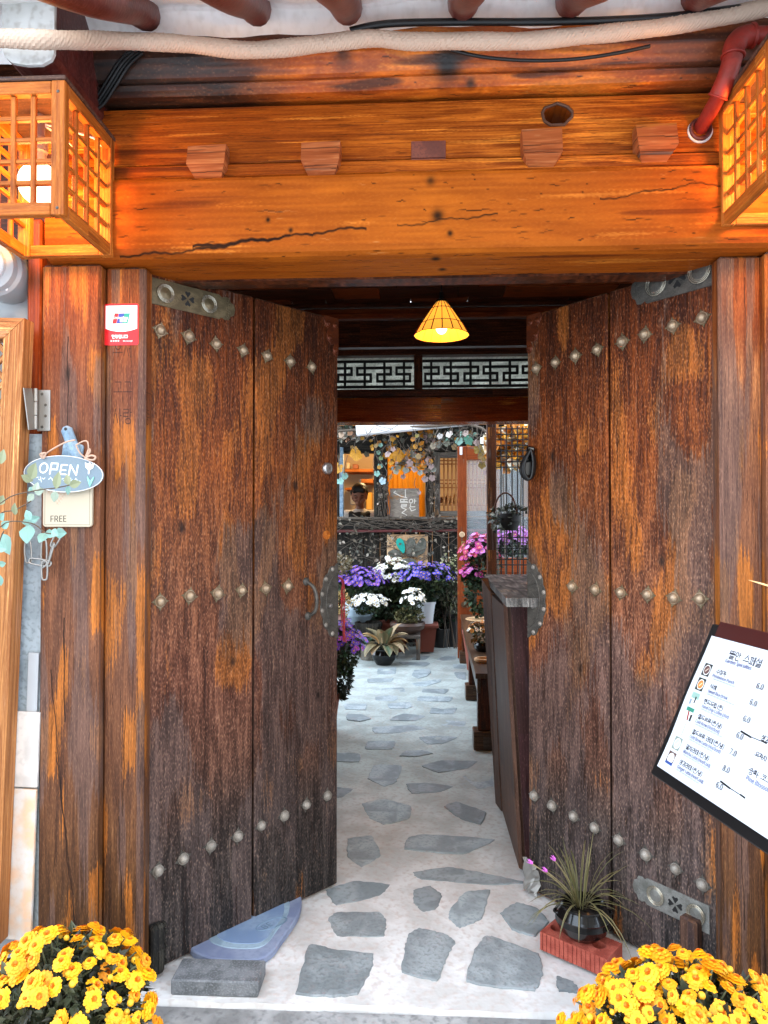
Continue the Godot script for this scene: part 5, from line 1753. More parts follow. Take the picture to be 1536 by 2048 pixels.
func rot90(p: PackedVector2Array) -> PackedVector2Array:      # clockwise quarter turn, so that a turned prism keeps its grain lengthwise
	var out := PackedVector2Array()
	for q in p: out.append(Vector2(q.y, -q.x))
	return out

func mottled_card(a: Color, b: Color) -> StandardMaterial3D:
	return mottled(a, b, a.lerp(b, 0.5) * 0.95, 128, 4.0, 70 + int(a.r * 100), 0.7, 0.02)

func blade_leaf(st: SurfaceTool, a: Vector3, b: Vector3, w: float, c: Color, face: Vector3, fold := 0.2, droop := 0.0, c2 := Color(-1, 0, 0)) -> void:
	# a pointed leaf from stalk a to tip b, folded along its midrib
	var y := b - a
	var x := y.cross(face).normalized()
	var z := x.cross(y).normalized()
	if z.dot(face) < 0: z = -z
	var prof := [[0.0, 0.06], [0.15, 0.62], [0.35, 1.0], [0.6, 0.86], [0.82, 0.45], [1.0, 0.0]]
	var edge := c if c2.r < 0 else c2
	for i in 5:
		for s in [-1.0, 1.0]:
			var p := []
			var cl := []
			for e in [prof[i], prof[i + 1]]:
				var mid: Vector3 = a + y * e[0] - z * droop * e[0] * e[0] + z * 0.12 * w * sin(e[0] * 3.0)
				p.append(mid)
				p.append(mid + x * s * e[1] * w + z * fold * e[1] * w)
			var sh: float = 1.0 + 0.06 * s
			for tr in [[0, 1, 3], [0, 3, 2]]:
				var n: Vector3 = (p[tr[1]] - p[tr[0]]).cross(p[tr[2]] - p[tr[0]])
				if n.length_squared() < 1e-16: continue
				n = n.normalized()
				var o: Array = tr
				if n.dot(z) < 0: n = -n
				else: o = [tr[0], tr[2], tr[1]]
				for k in o:
					st.set_normal(n)
					st.set_color((c if k % 2 == 0 else edge) * sh)
					st.set_uv(Vector2())
					st.add_vertex(p[k])

# ---------------------------------------------------------------- plants
func tint(c: Color, by := 0.12) -> Color:
	var f := 1.0 + rng.randf_range(-by, by)
	return Color(c.r * f * rng.randf_range(0.96, 1.04), c.g * f, c.b * f * rng.randf_range(0.95, 1.05))

func lin(r: float, g: float, b: float) -> Color: return Color(r, g, b).srgb_to_linear()

func kite(st: SurfaceTool, a: Vector3, b: Vector3, w: float, n: Vector3, c: Color) -> void:      # a small folded leaf
	var y := b - a
	var x := y.cross(n).normalized() * w
	var z := x.cross(y).normalized() * w * 0.35
	var m := a + y * 0.45
	for s in [1.0, -1.0]:
		var p := [a, m + x * s + z, b]
		var nn: Vector3 = (p[1] - p[0]).cross(p[2] - p[0]).normalized()
		if nn.dot(n) < 0: nn = -nn
		else: p = [a, b, m + x * s + z]
		for q in p:
			st.set_normal(nn); st.set_color(c * (1.0 + 0.08 * s)); st.set_uv(Vector2()); st.add_vertex(q)

func rdir() -> Vector3:
	var z := rng.randf_range(-1, 1)
	var a := rng.randf() * TAU
	var r := sqrt(1 - z * z)
	return Vector3(cos(a) * r, z, sin(a) * r)

func leaf_mass(st: SurfaceTool, c: Vector3, rad: Vector3, n: int, size: float, cols: Array, narrow := 0.32, inner := 0.55) -> void:
	for i in n:
		var d := rdir()
		var k := lerpf(inner, 1.0, sqrt(rng.randf()))
		k *= 1.0 + 0.18 * lump(d, 4.0, c.x * 3.0 + c.z)
		var p := c + d * rad * k
		var t := (d + rdir() * 0.8 + Vector3(0, 0.25, 0)).normalized()
		var L := size * rng.randf_range(0.6, 1.25)
		kite(st, p - t * L * 0.5, p + t * L * 0.5, L * narrow, (d * 0.5 + Vector3.UP * 0.6 + rdir() * 0.5).normalized(), tint(cols[rng.randi() % cols.size()], 0.25))

func bloom(st: SurfaceTool, c: Vector3, n: Vector3, r: float, col: Color, core: Color, pet := 9, cup := 0.25) -> void:
	var x := n.cross(Vector3(0.3, 0.9, 0.4)).normalized()
	var y := n.cross(x)
	var ph := rng.randf() * TAU
	for k in pet:
		var a := ph + TAU * k / pet
		var d := x * cos(a) + y * sin(a)
		var e := x * -sin(a) + y * cos(a)
		var tip := c + d * r * rng.randf_range(0.88, 1.08) + n * r * cup * rng.randf_range(0.3, 1.2)
		var m := c + d * r * 0.6 + n * r * cup * 0.6
		var w := r * 2.6 / pet
		var cc := tint(col, 0.1)
		for p in [[c + d * r * 0.1, m + e * w, m - e * w], [m - e * w, m + e * w, tip]]:
			var nn: Vector3 = (p[1] - p[0]).cross(p[2] - p[0]).normalized()
			var q: Array = p if nn.dot(n) < 0 else [p[0], p[2], p[1]]
			for v in q:
				st.set_normal(n if nn.length() < 0.5 else nn * signf(nn.dot(n))); st.set_color(cc); st.set_uv(Vector2()); st.add_vertex(v)
	for k in 6:
		var p := [c + n * r * 0.3]
		for w in 2:
			var a := TAU * (k + w) / 6.0
			p.append(c + (x * cos(a) + y * sin(a)) * r * 0.3 + n * r * 0.1)
		var nn: Vector3 = (p[1] - p[0]).cross(p[2] - p[0]).normalized()
		if nn.dot(n) > 0: p = [p[0], p[2], p[1]]
		for v in p:
			st.set_normal(nn * signf(nn.dot(n) + 1e-6)); st.set_color(core); st.set_uv(Vector2()); st.add_vertex(v)

func daisy_bush(n: Node3D, c: Vector3, rad: Vector3, count: int, r: float, cols: Array, core: Color, greens: Array, leaf := 0.03, top_only := 0.0) -> void:
	# a mound of small daisies: blooms and leaves too small to pick apart, each joined into one part
	var st := tool()
	var sm := tool()
	for i in count:
		var d := rdir()
		if d.y < top_only: d.y = absf(d.y) * 0.9 + top_only * 0.5
		d = d.normalized()
		var p := c + d * rad * rng.randf_range(0.86, 1.1) * (1.0 + 0.22 * lump(d, 5.0, c.x * 7.0))
		bloom(st, p, (d + Vector3(0, 0.5, 0.25) + rdir() * 0.4).normalized(), r * rng.randf_range(0.75, 1.2), cols[rng.randi() % cols.size()], core)
		if i % 2 == 0: tube(sm, [c + d * rad * 0.25 - Vector3(0, rad.y * 0.4, 0), c + d * rad * 0.7, p], 0.0018, 4, false)
	stuff(put("blooms", st, M.petal, n))
	stuff(put("stems", sm, M.stem, n))
	st = tool()
	leaf_mass(st, c - Vector3(0, rad.y * 0.15, 0), rad * 0.95, int(count * 3.5), leaf, greens)
	stuff(put("leaves", st, M.leafmat, n))

# ---------------------------------------------------------------- the house across the court
func courtyard_house() -> void:
	var zc := -6.0
	var at := func(px: float, py: float, z: float) -> Vector3: return pz(px, py, z)
	var h := thing("courtyard_house", "dark plank house with lit windows behind the flower pots", "house")
	var top_of_wall: float = pz(800, 1062, zc).y
	var sill: float = pz(800, 1034, zc).y
	var px := 520.0
	while px < 1260:
		var wd := rng.randf_range(24, 34)
		var a := pz(px, 1047, zc)
		var b := pz(px + wd, 1047, zc)
		var st := tool()
		span(st, Vector3(a.x + 0.003, 0.0, zc - 0.03), Vector3(b.x - 0.003, top_of_wall, zc + rng.randf_range(0.0, 0.012)), 0.004, 1, 0.4, 1.2, Vector2(rng.randf(), rng.randf()))
		put("plank", st, M.slatgrey, h)
		px += wd
	var st := tool()
	span(st, Vector3(-2.6, top_of_wall + 0.002, zc - 0.14), Vector3(2.8, sill - 0.03, zc + 0.07), 0.008, 0, 0.4, 1.3)
	put("sill_beam", st, M.slatgrey, h)
	st = tool()
	span(st, Vector3(-2.6, sill - 0.028, zc - 0.14), Vector3(2.8, sill, zc + 0.09), 0.004, 0, 0.4, 1.3, Vector2(0.4, 0.2))
	put("window_sill", st, M.grey2, h)
	var head: float = pz(800, 905, zc).y
	for q in [[640, 678], [748, 774], [851, 868], [1016, 1046], [1100, 1130]]:
		st = tool()
		span(st, Vector3(pz(q[0], 1000, zc).x, sill, zc - 0.14), Vector3(pz(q[1], 1000, zc).x, head + 0.15, zc + 0.03), 0.006, 1, 0.4, 1.2, Vector2(rng.randf(), 0))
		put("post", st, M.slatgrey, h)
	st = tool()
	span(st, Vector3(-2.6, head, zc - 0.13), Vector3(2.8, head + 0.3, zc + 0.02), 0.006, 0, 0.4, 1.3)
	put("head_beam", st, M.slatgrey, h)
	for k in 15:
		var x := -2.3 + k * 0.34
		st = tool()
		tube(st, [Vector3(x, head + 0.36, zc - 0.1), Vector3(x, head + 0.2, zc + 0.6)], 0.045, 8)
		put("rafter", st, M.slatgrey, h)
	st = tool()
	box(st, Vector3(0.1, head + 0.84, zc - 0.9), Vector3(5.6, 0.05, 3.5), 0.01, 0, 0.5, 1, Vector2(), Basis(Vector3.RIGHT, 0.29))
	put("roof", st, M.plaster, h)
	st = tool()
	var ga := pz(712, 858, -5.3)
	var gb := pz(960, 834, -5.36)
	bar(st, ga, gb, 0.15, 0.07, 0.015)
	put("gutter", st, M.white, h)
	st = tool()
	bar(st, ga + Vector3(-0.4, 0.14, -0.1), gb + Vector3(0.4, 0.1, -0.1), 0.05, 0.05, 0.01)
	put("roof_edge", st, M.black, h)
	# the room behind, lit by its own lamp
	st = tool()
	for q in [[Vector3(-2.6, -0.02, -8.3), Vector3(2.8, 0.02, zc - 0.15)], [Vector3(-2.6, 0.02, -8.3), Vector3(2.8, 2.6, -8.2)], [Vector3(-2.68, 0, -8.3), Vector3(-2.6, 2.6, zc)], [Vector3(2.8, 0, -8.3), Vector3(2.88, 2.6, zc)], [Vector3(-2.6, 2.6, -8.3), Vector3(2.8, 2.66, zc + 0.02)]]: span(st, q[0], q[1], 0.0)
	put("room_shell", st, mat(Color(0.72, 0.6, 0.45), 0.8), h)
	for q in [[690, 745, 938, 944], [690, 716, 975, 980], [722, 746, 958, 966]]:
		st = tool()
		var a := pz(q[0], q[2], -7.7)
		var b := pz(q[1], q[3], -7.7)
		span(st, Vector3(a.x, b.y, -8.18), Vector3(b.x, a.y, -7.7), 0.004, 0)
		put("shelf", st, M.amber, h)
	for q in [[700, 712, 980, 1010, Color(0.55, 0.5, 0.45)], [718, 727, 958, 974, Color(0.4, 0.42, 0.45)], [732, 744, 985, 1020, Color(0.85, 0.6, 0.2)], [692, 699, 925, 938, Color(0.8, 0.7, 0.55)], [705, 716, 928, 938, Color(0.6, 0.35, 0.2)]]:
		st = tool()
		var a := pz(q[0], q[2], -7.8)
		var b := pz(q[1], q[3], -7.8)
		span(st, Vector3(a.x, b.y, -7.98), Vector3(b.x, a.y, -7.8), 0.01)
		put("jar", st, mat(q[4], 0.5), h)
	st = tool()
	var lampc := Vector3(pz(765, 900, -7.0).x, 2.25, -7.0)
	ball(st, lampc, 0.12, 16)
	tube(st, [lampc + Vector3(0, 0.1, 0), lampc + Vector3(0, 0.34, 0)], 0.01, 6)
	put("ceiling_lamp", st, M.bulb, h)
	var l := OmniLight3D.new()
	l.name = "room_light"
	l.position = lampc
	l.light_color = Color(1.0, 0.86, 0.62)
	l.light_energy = 1.0
	l.light_size = 0.12
	l.omni_range = 9.0
	l.omni_attenuation = 2.0
	l.shadow_enabled = true
	h.add_child(l)
	# windows: an open sash at the left, a curtained one, a papered lattice at the right
	st = tool()
	var s0 := pz(680, 895, zc + 0.05)
	var s1 := pz(687, 1033, zc + 0.05)
	span(st, Vector3(s0.x, s1.y, zc + 0.0), Vector3(s1.x, s0.y, zc + 0.09), 0.003)
	put("open_sash", st, M.bluewood, h)
	var w2 := Node3D.new()
	w2.name = "curtained_window"
	h.add_child(w2)
	var c0 := pz(775, 905, zc - 0.1)
	var c1 := pz(850, 1033, zc - 0.1)
	st = tool()
	for k in 24:      # a gathered yellow curtain
		var xa := lerpf(c0.x, c1.x, k / 24.0)
		var xb := lerpf(c0.x, c1.x, (k + 1) / 24.0)
		var za := zc - 0.1 + 0.012 * sin(k * 1.9)
		var zbb := zc - 0.1 + 0.012 * sin((k + 1) * 1.9)
		quad(st, Vector3(xa, c1.y, za), Vector3(xb, c1.y, zbb), Vector3(xb, c0.y, zbb), Vector3(xa, c0.y, za), Vector3(0, 0, 1))
	var cm := mat(Color(0.88, 0.6, 0.14), 0.8)
	cm.backlight_enabled = true
	cm.backlight = Color(0.95, 0.62, 0.15)
	put("curtain", st, cm, w2)
	var w3 := Node3D.new()
	w3.name = "lattice_window"
	h.add_child(w3)
	var f0 := pz(869, 904, zc + 0.06)
	var f1 := pz(1012, 1033, zc + 0.06)
	var ft := 0.062
	for q in [[f0.x, f0.x + ft, f1.y, f0.y], [f1.x - ft, f1.x, f1.y, f0.y], [f0.x + ft, f1.x - ft, f0.y - ft, f0.y - 0.001], [f0.x + ft, f1.x - ft, f1.y + 0.001, f1.y + ft]]:
		st = tool()
		span(st, Vector3(q[0], q[2], zc - 0.02), Vector3(q[1], q[3], zc + 0.06), 0.004, 1 if q[1] - q[0] < 0.1 else 0, 0.3, 0.9, Vector2(rng.randf(), 0))
		put("frame", st, M.grey2, w3)
	for x in [888, 896, 904, 912, 922, 930, 938, 946, 954, 963, 971, 979, 988, 996]:
		st = tool()
		var a := pz(x, 920, zc + 0.02)
		span(st, Vector3(a.x - 0.008, f1.y + ft, zc), Vector3(a.x + 0.008, f0.y - ft, zc + 0.022), 0.002, 1, 0.2, 0.8)
		put("glazing_bar", st, M.fir, w3)
	for y in [921, 928, 960, 967, 975, 1010]:
		st = tool()
		var a := pz(900, y, zc + 0.02)
		span(st, Vector3(f0.x + ft, a.y - 0.007, zc - 0.002), Vector3(f1.x - ft, a.y + 0.007, zc + 0.018), 0.002, 0, 0.2, 0.8)
		put("glazing_bar", st, M.fir, w3)
	st = tool()
	torus(st, pz(877, 973, zc + 0.075), 0.018, 0.004, Basis(), 16, 6)
	put("ring_pull", st, M.iron, w3)
	st = tool()      # dried flowers standing inside the window
	leaf_mass(st, pz(900, 1000, zc - 0.2), Vector3(0.16, 0.05, 0.06), 160, 0.05, [lin(0.75, 0.55, 0.35), lin(0.85, 0.68, 0.45), lin(0.6, 0.4, 0.25)])
	stuff(put("dried_flowers", st, M.leafmat, w3))
	# things on its front
	var wp := tool()
	tube(wp, [pz(560, 1063, zc + 0.1), pz(930, 1061, zc + 0.1), pz(1100, 1061, zc + 0.1)], 0.016, 8)
	tag(put("water_pipe", wp, mat(Color(0.42, 0.2, 0.2), 0.5)), "thin red pipe running level along the dark plank wall", "pipe")
	var cb := thing("carved_board", "grey carved board with Korean lettering leaning in the middle window", "sign", pz(809, 1034, zc + 0.09))
	var a0 := pz(780, 977, zc + 0.06)
	var a1 := pz(838, 1034, zc + 0.06)
	var bw := a1.x - a0.x
	var bh := a0.y - a1.y
	var pic: Image = wood(160, 160, 111, [[0, Color(0.44, 0.4, 0.36), Color(0.6, 0.56, 0.51), 0.05, 0.2], [1, Color(0.44, 0.4, 0.36), Color(0.6, 0.56, 0.51), 0.05, 0.2]], {"len": 10, "rings": 0.2})[0]
	pic.rotate_90(CLOCKWISE)
	var wc := Color(0.86, 0.84, 0.8)
	hangul(pic, "뜰안", Vector2(56, 60), 44, 4.0, wc, 0.08)
	for q in [[20, 22, 60, 44], [60, 44, 92, 52], [84, 8, 86, 52], [30, 14, 22, 24], [64, 108, 90, 118], [90, 118, 66, 136], [66, 136, 92, 150], [108, 106, 118, 126], [118, 126, 140, 118]]: pen(pic, Vector2(q[0], q[1]), Vector2(q[2], q[3]), 4.0, wc)
	st = tool()
	prism(st, v2([-bw * 0.5, 0, bw * 0.5, 0, bw * 0.5, bh, -bw * 0.5, bh]), 0.02, 0.003, Transform3D(Basis(), Vector3(0, 0, -0.03)), bw, bh, Vector2(0.5, 1.0))
	put("board", st, img_mat(pic, 0.7), cb)
	var pb := thing("relief_panel", "pale plywood panel with grey leaf shapes and one turquoise leaf", "artwork", pz(815, 1140, zc + 0.08))
	var p0 := pz(774, 1069, zc + 0.06)
	var p1 := pz(856, 1170, zc + 0.06)
	var o := pb.position
	st = tool()
	span(st, Vector3(p0.x - o.x, p1.y - o.y, -0.03), Vector3(p1.x - o.x, p0.y - o.y, -0.012), 0.003, 1, 0.6, 1.2)
	put("plywood", st, M.ply, pb)
	for q in [[[815, 1112, 812, 1090, 815, 1079, 823, 1075, 830, 1080, 833, 1090, 838, 1080, 846, 1075, 852, 1082, 852, 1096, 846, 1107, 832, 1112], 0.0], [[776, 1105, 786, 1099, 796, 1100, 803, 1107, 800, 1113, 788, 1115, 779, 1111], 0.003], [[797, 1136, 798, 1124, 807, 1118, 820, 1116, 830, 1120, 835, 1132, 834, 1150, 815, 1152, 800, 1148], 0.006]]:
		var poly := PackedVector2Array()
		for i in range(0, q[0].size(), 2):
			var w := pz(q[0][i], q[0][i + 1], zc + 0.07)
			poly.append(Vector2(w.x - o.x, w.y - o.y))
		st = tool()
		prism(st, smooth_poly(poly), 0.014, 0.004, Transform3D(Basis(), Vector3(0, 0, -0.012 + q[1])), 0.3, 0.3)
		put("grey_leaf_shape", st, M.slatlight, pb)
	var poly := PackedVector2Array()
	for q in [[793, 1080], [799, 1076], [807, 1082], [810, 1096], [807, 1107], [798, 1098], [793, 1089]]:
		var w := pz(q[0], q[1], zc + 0.08)
		poly.append(Vector2(w.x - o.x, w.y - o.y))
	st = tool()
	prism(st, smooth_poly(poly), 0.01, 0.003, Transform3D(Basis(), Vector3(0, 0, 0.002)))
	put("turquoise_leaf_shape", st, mat(Color(0.1, 0.68, 0.62), 0.45), pb)
	st = tool()
	for e in [[[800, 1112], [825, 1106], [850, 1098]], [[779, 1106], [803, 1112]], [[815, 1148], [818, 1118], [830, 1090]]]:
		var q := []
		for w in e: q.append(pz(w[0], w[1], zc + 0.09) - o)
		tube(st, smooth_pts(q, 4), 0.004, 5)
	put("stalks", st, M.twig, pb)
	person()

func smooth_poly(p: PackedVector2Array) -> PackedVector2Array:
	var out := PackedVector2Array()
	var n := p.size()
	for i in n:
		for k in 4: out.append(p[i].cubic_interpolate(p[(i + 1) % n], p[i - 1], p[(i + 2) % n], k / 4.0))
	return out

# ---------------------------------------------------------------- a continuous figure from tapered bones
func nets(st: SurfaceTool, bones: Array, cell: float, blend: float) -> void:
	var lo := Vector3(1e9, 1e9, 1e9)
	var hi := -lo
	for b in bones:
		for e in 2:
			var r: float = b[2 + e] + cell * 3
			lo = lo.min(b[e] - Vector3.ONE * r)
			hi = hi.max(b[e] + Vector3.ONE * r)
	var nx := int((hi.x - lo.x) / cell) + 2
	var ny := int((hi.y - lo.y) / cell) + 2
	var nz := int((hi.z - lo.z) / cell) + 2
	var f := PackedFloat32Array()
	f.resize(nx * ny * nz)
	f.fill(0.5)
	for b in bones:
		var A: Vector3 = b[0]
		var B: Vector3 = b[1]
		var reach: float = maxf(b[2], b[3]) + blend * 1.5 + cell * 2
		var l0 := ((A.min(B) - Vector3.ONE * reach - lo) / cell).floor()
		var h0 := ((A.max(B) + Vector3.ONE * reach - lo) / cell).ceil()
		var ab := B - A
		var inv := 1.0 / maxf(ab.length_squared(), 1e-9)
		for k in range(maxi(0, int(l0.z)), mini(nz, int(h0.z) + 1)):
			for j in range(maxi(0, int(l0.y)), mini(ny, int(h0.y) + 1)):
				for i in range(maxi(0, int(l0.x)), mini(nx, int(h0.x) + 1)):
					var p := lo + Vector3(i, j, k) * cell
					var t := clampf((p - A).dot(ab) * inv, 0, 1)
					var d: float = p.distance_to(A + ab * t) - lerpf(b[2], b[3], t)
					var at := (k * ny + j) * nx + i
					var o := f[at]
					var m := clampf(0.5 + 0.5 * (o - d) / blend, 0, 1)
					f[at] = lerpf(o, d, m) - blend * m * (1 - m)
	var vid := {}
	var pos := []
	var off := [0, 1, nx, nx + 1, nx * ny, nx * ny + 1, nx * ny + nx, nx * ny + nx + 1]
	var cor := []
	for c in 8: cor.append(Vector3(c & 1, (c >> 1) & 1, (c >> 2) & 1))
	var eds := [[0, 1], [2, 3], [4, 5], [6, 7], [0, 2], [1, 3], [4, 6], [5, 7], [0, 4], [1, 5], [2, 6], [3, 7]]
	for k in nz - 1:
		for j in ny - 1:
			for i in nx - 1:
				var at := (k * ny + j) * nx + i
				var mask := 0
				for c in 8:
					if f[at + off[c]] < 0: mask |= 1 << c
				if mask == 0 or mask == 255: continue
				var s := Vector3()
				var n := 0
				for e in eds:
					var a := f[at + off[e[0]]]
					var b := f[at + off[e[1]]]
					if (a < 0) != (b < 0):
						s += cor[e[0]].lerp(cor[e[1]], a / (a - b))
						n += 1
				vid[at] = pos.size()
				pos.append(lo + (Vector3(i, j, k) + s / n) * cell)
	var nor := []
	nor.resize(pos.size())
	nor.fill(Vector3())
	var tris := []
	var st3 := [1, nx, nx * ny]
	for at in vid:
		for ax in 3:
			var a := f[at]
			var b: float = f[at + st3[ax]]
			if (a < 0) == (b < 0): continue
			var u: int = st3[(ax + 1) % 3]
			var v: int = st3[(ax + 2) % 3]
			if not (vid.has(at - u) and vid.has(at - v) and vid.has(at - u - v)): continue
			var q := [vid[at], vid[at - u], vid[at - u - v], vid[at - v]]
			var out := Vector3()
			out[ax] = 1.0 if a < 0 else -1.0
			var nn: Vector3 = (pos[q[1]] - pos[q[0]]).cross(pos[q[2]] - pos[q[0]])
			if nn.dot(out) > 0: q = [q[0], q[3], q[2], q[1]]
			else: nn = -nn
			for w in q: nor[w] += nn
			tris.append([q[0], q[1], q[2]])
			tris.append([q[0], q[2], q[3]])
	for t in tris:
		for w in t:
			st.set_normal(nor[w].normalized()); st.set_uv(Vector2()); st.add_vertex(pos[w])

func person() -> void:
	var foot := Vector3(pz(720, 1000, -6.5).x, 0.035, -6.5)
	var n := thing("person", "person in a dark apron over a white shirt, looking down behind the left window", "person", foot)
	var sc := 1.0
	var V := func(x: float, y: float, z: float) -> Vector3: return Vector3(x, y, z) * sc
	var st := tool()
	var body := [[V.call(0, 0.95, 0), V.call(0, 1.18, 0.01), 0.13, 0.12], [V.call(0, 1.18, 0.01), V.call(0, 1.33, 0.0), 0.12, 0.11], [V.call(-0.13, 1.36, 0), V.call(0.13, 1.36, 0), 0.075, 0.075], [V.call(0, 1.38, 0), V.call(0, 1.5, 0.03), 0.055, 0.05]]
	for s in [-1, 1]:
		body.append_array([[V.call(s * 0.17, 1.37, 0), V.call(s * 0.22, 1.1, 0.03), 0.055, 0.042], [V.call(s * 0.22, 1.1, 0.03), V.call(s * 0.12, 0.98, 0.22), 0.04, 0.028], [V.call(s * 0.12, 0.98, 0.22), V.call(s * 0.09, 0.97, 0.3), 0.028, 0.022], [V.call(s * 0.09, 0.93, 0), V.call(s * 0.1, 0.5, 0.01), 0.085, 0.055], [V.call(s * 0.1, 0.5, 0.01), V.call(s * 0.1, 0.08, -0.02), 0.055, 0.035], [V.call(s * 0.1, 0.04, -0.04), V.call(s * 0.11, 0.035, 0.14), 0.035, 0.03]])
		for k in 4: body.append([V.call(s * (0.075 + 0.011 * k), 0.965, 0.32), V.call(s * (0.07 + 0.011 * k), 0.95, 0.385 - 0.006 * absf(k - 1.5)), 0.0095, 0.008])
		body.append([V.call(s * 0.07, 0.97, 0.29), V.call(s * 0.05, 0.955, 0.33), 0.011, 0.009])
	nets(st, body, 0.016, 0.03)
	# head tilted forward, with a face
	var H := func(x: float, y: float, z: float) -> Vector3: return Vector3(0, 1.5, 0.03) + Basis(Vector3.RIGHT, 0.3) * Vector3(x, y, z)
	var head := [[H.call(0, 0.05, 0.02), H.call(0, 0.05, 0.055), 0.055, 0.05], [H.call(0, 0.14, 0.0), H.call(0, 0.15, 0.03), 0.088, 0.085], [H.call(0, 0.04, 0.07), H.call(0, 0.035, 0.085), 0.032, 0.026], [H.call(0, 0.115, 0.112), H.call(0, 0.082, 0.128), 0.01, 0.016], [H.call(-0.02, 0.052, 0.108), H.call(0.02, 0.052, 0.108), 0.01, 0.01]]
	for s in [-1, 1]: head.append_array([[H.call(s * 0.083, 0.12, 0.015), H.call(s * 0.084, 0.08, 0.02), 0.014, 0.01], [H.call(s * 0.045, 0.085, 0.075), H.call(s * 0.04, 0.08, 0.085), 0.028, 0.022], [H.call(s * 0.016, 0.135, 0.108), H.call(s * 0.055, 0.135, 0.09), 0.012, 0.01]])
	nets(st, head, 0.007, 0.018)
	put("body", st, mat(Color(0.62, 0.43, 0.35), 0.6), n)
	st = tool()
	for s in [-1, 1]:
		ball(st, H.call(s * 0.036, 0.117, 0.1), 0.009, 8)
		tube(st, [H.call(s * 0.02, 0.142, 0.119), H.call(s * 0.04, 0.147, 0.114), H.call(s * 0.058, 0.14, 0.1)], 0.004, 5)
	put("eyes_and_brows", st, M.black, n)
	st = tool()
	nets(st, [[H.call(0, 0.17, -0.025), H.call(0, 0.19, 0.02), 0.098, 0.084], [H.call(-0.05, 0.19, 0.08), H.call(0.05, 0.195, 0.08), 0.026, 0.026], [H.call(0, 0.12, -0.05), H.call(0, 0.08, -0.045), 0.075, 0.055], [H.call(-0.086, 0.16, 0.01), H.call(-0.086, 0.12, -0.005), 0.02, 0.012], [H.call(0.086, 0.16, 0.01), H.call(0.086, 0.12, -0.005), 0.02, 0.012], [H.call(-0.04, 0.215, 0.05), H.call(0.045, 0.2, 0.07), 0.035, 0.03]], 0.009, 0.02)
	put("hair", st, mat(Color(0.045, 0.04, 0.05), 0.45), n)
	st = tool()
	var shirt := [[V.call(0, 0.97, 0.0), V.call(0, 1.33, 0.005), 0.145, 0.125], [V.call(-0.135, 1.36, 0), V.call(0.135, 1.36, 0), 0.085, 0.085], [V.call(0, 1.39, 0.005), V.call(0, 1.43, 0.01), 0.068, 0.06]]
	for s in [-1, 1]: shirt.append([V.call(s * 0.17, 1.37, 0), V.call(s * 0.215, 1.16, 0.02), 0.066, 0.056])
	nets(st, shirt, 0.014, 0.03)
	put("shirt", st, mat(Color(0.8, 0.76, 0.72), 0.8), n)
	st = tool()
	nets(st, [[V.call(0, 0.75, 0.03), V.call(0, 1.31, 0.025), 0.15, 0.13], [V.call(-0.08, 1.25, 0.045), V.call(-0.1, 1.375, 0.03), 0.068, 0.06], [V.call(0.08, 1.25, 0.045), V.call(0.1, 1.375, 0.03), 0.068, 0.06]], 0.014, 0.03)
	put("apron", st, mat(Color(0.07, 0.065, 0.075), 0.8), n)
	st = tool()
	nets(st, [[V.call(0, 0.95, 0), V.call(0, 0.9, 0), 0.15, 0.15], [V.call(-0.09, 0.93, 0), V.call(-0.1, 0.12, 0), 0.1, 0.07], [V.call(0.09, 0.93, 0), V.call(0.1, 0.12, 0), 0.1, 0.07]], 0.016, 0.03)
	put("trousers", st, mat(Color(0.09, 0.09, 0.11), 0.8), n)

# ---------------------------------------------------------------- cabinet and bench
func hexa(st: SurfaceTool, c: Array, vs := 1.2, us := 0.4) -> void:
	# c: bottom ring of four points, then the top ring; grain runs upward
	var m := Vector3()
	for p in c: m += p
	m /= 8.0
	var o := rng.randf()
	for k in 4:
		var j := (k + 1) % 4
		var w: float = c[k].distance_to(c[j]) / us
		var h: float = c[k].distance_to(c[k + 4]) / vs
		quad(st, c[k], c[j], c[j + 4], c[k + 4], (c[k] + c[j + 4]) * 0.5 - m, Vector2(o, o + h), Vector2(o + w, o + h), Vector2(o + w, o), Vector2(o, o))
	quad(st, c[0], c[1], c[2], c[3], c[0] - c[4])
	quad(st, c[4], c[5], c[6], c[7], c[4] - c[0])

func slab_at(a: Vector3, b: Vector3, ah: Vector3, bh: Vector3, inward: Vector3) -> Array:
	return [a, b, b + inward, a + inward, ah, bh, bh + inward, ah + inward]

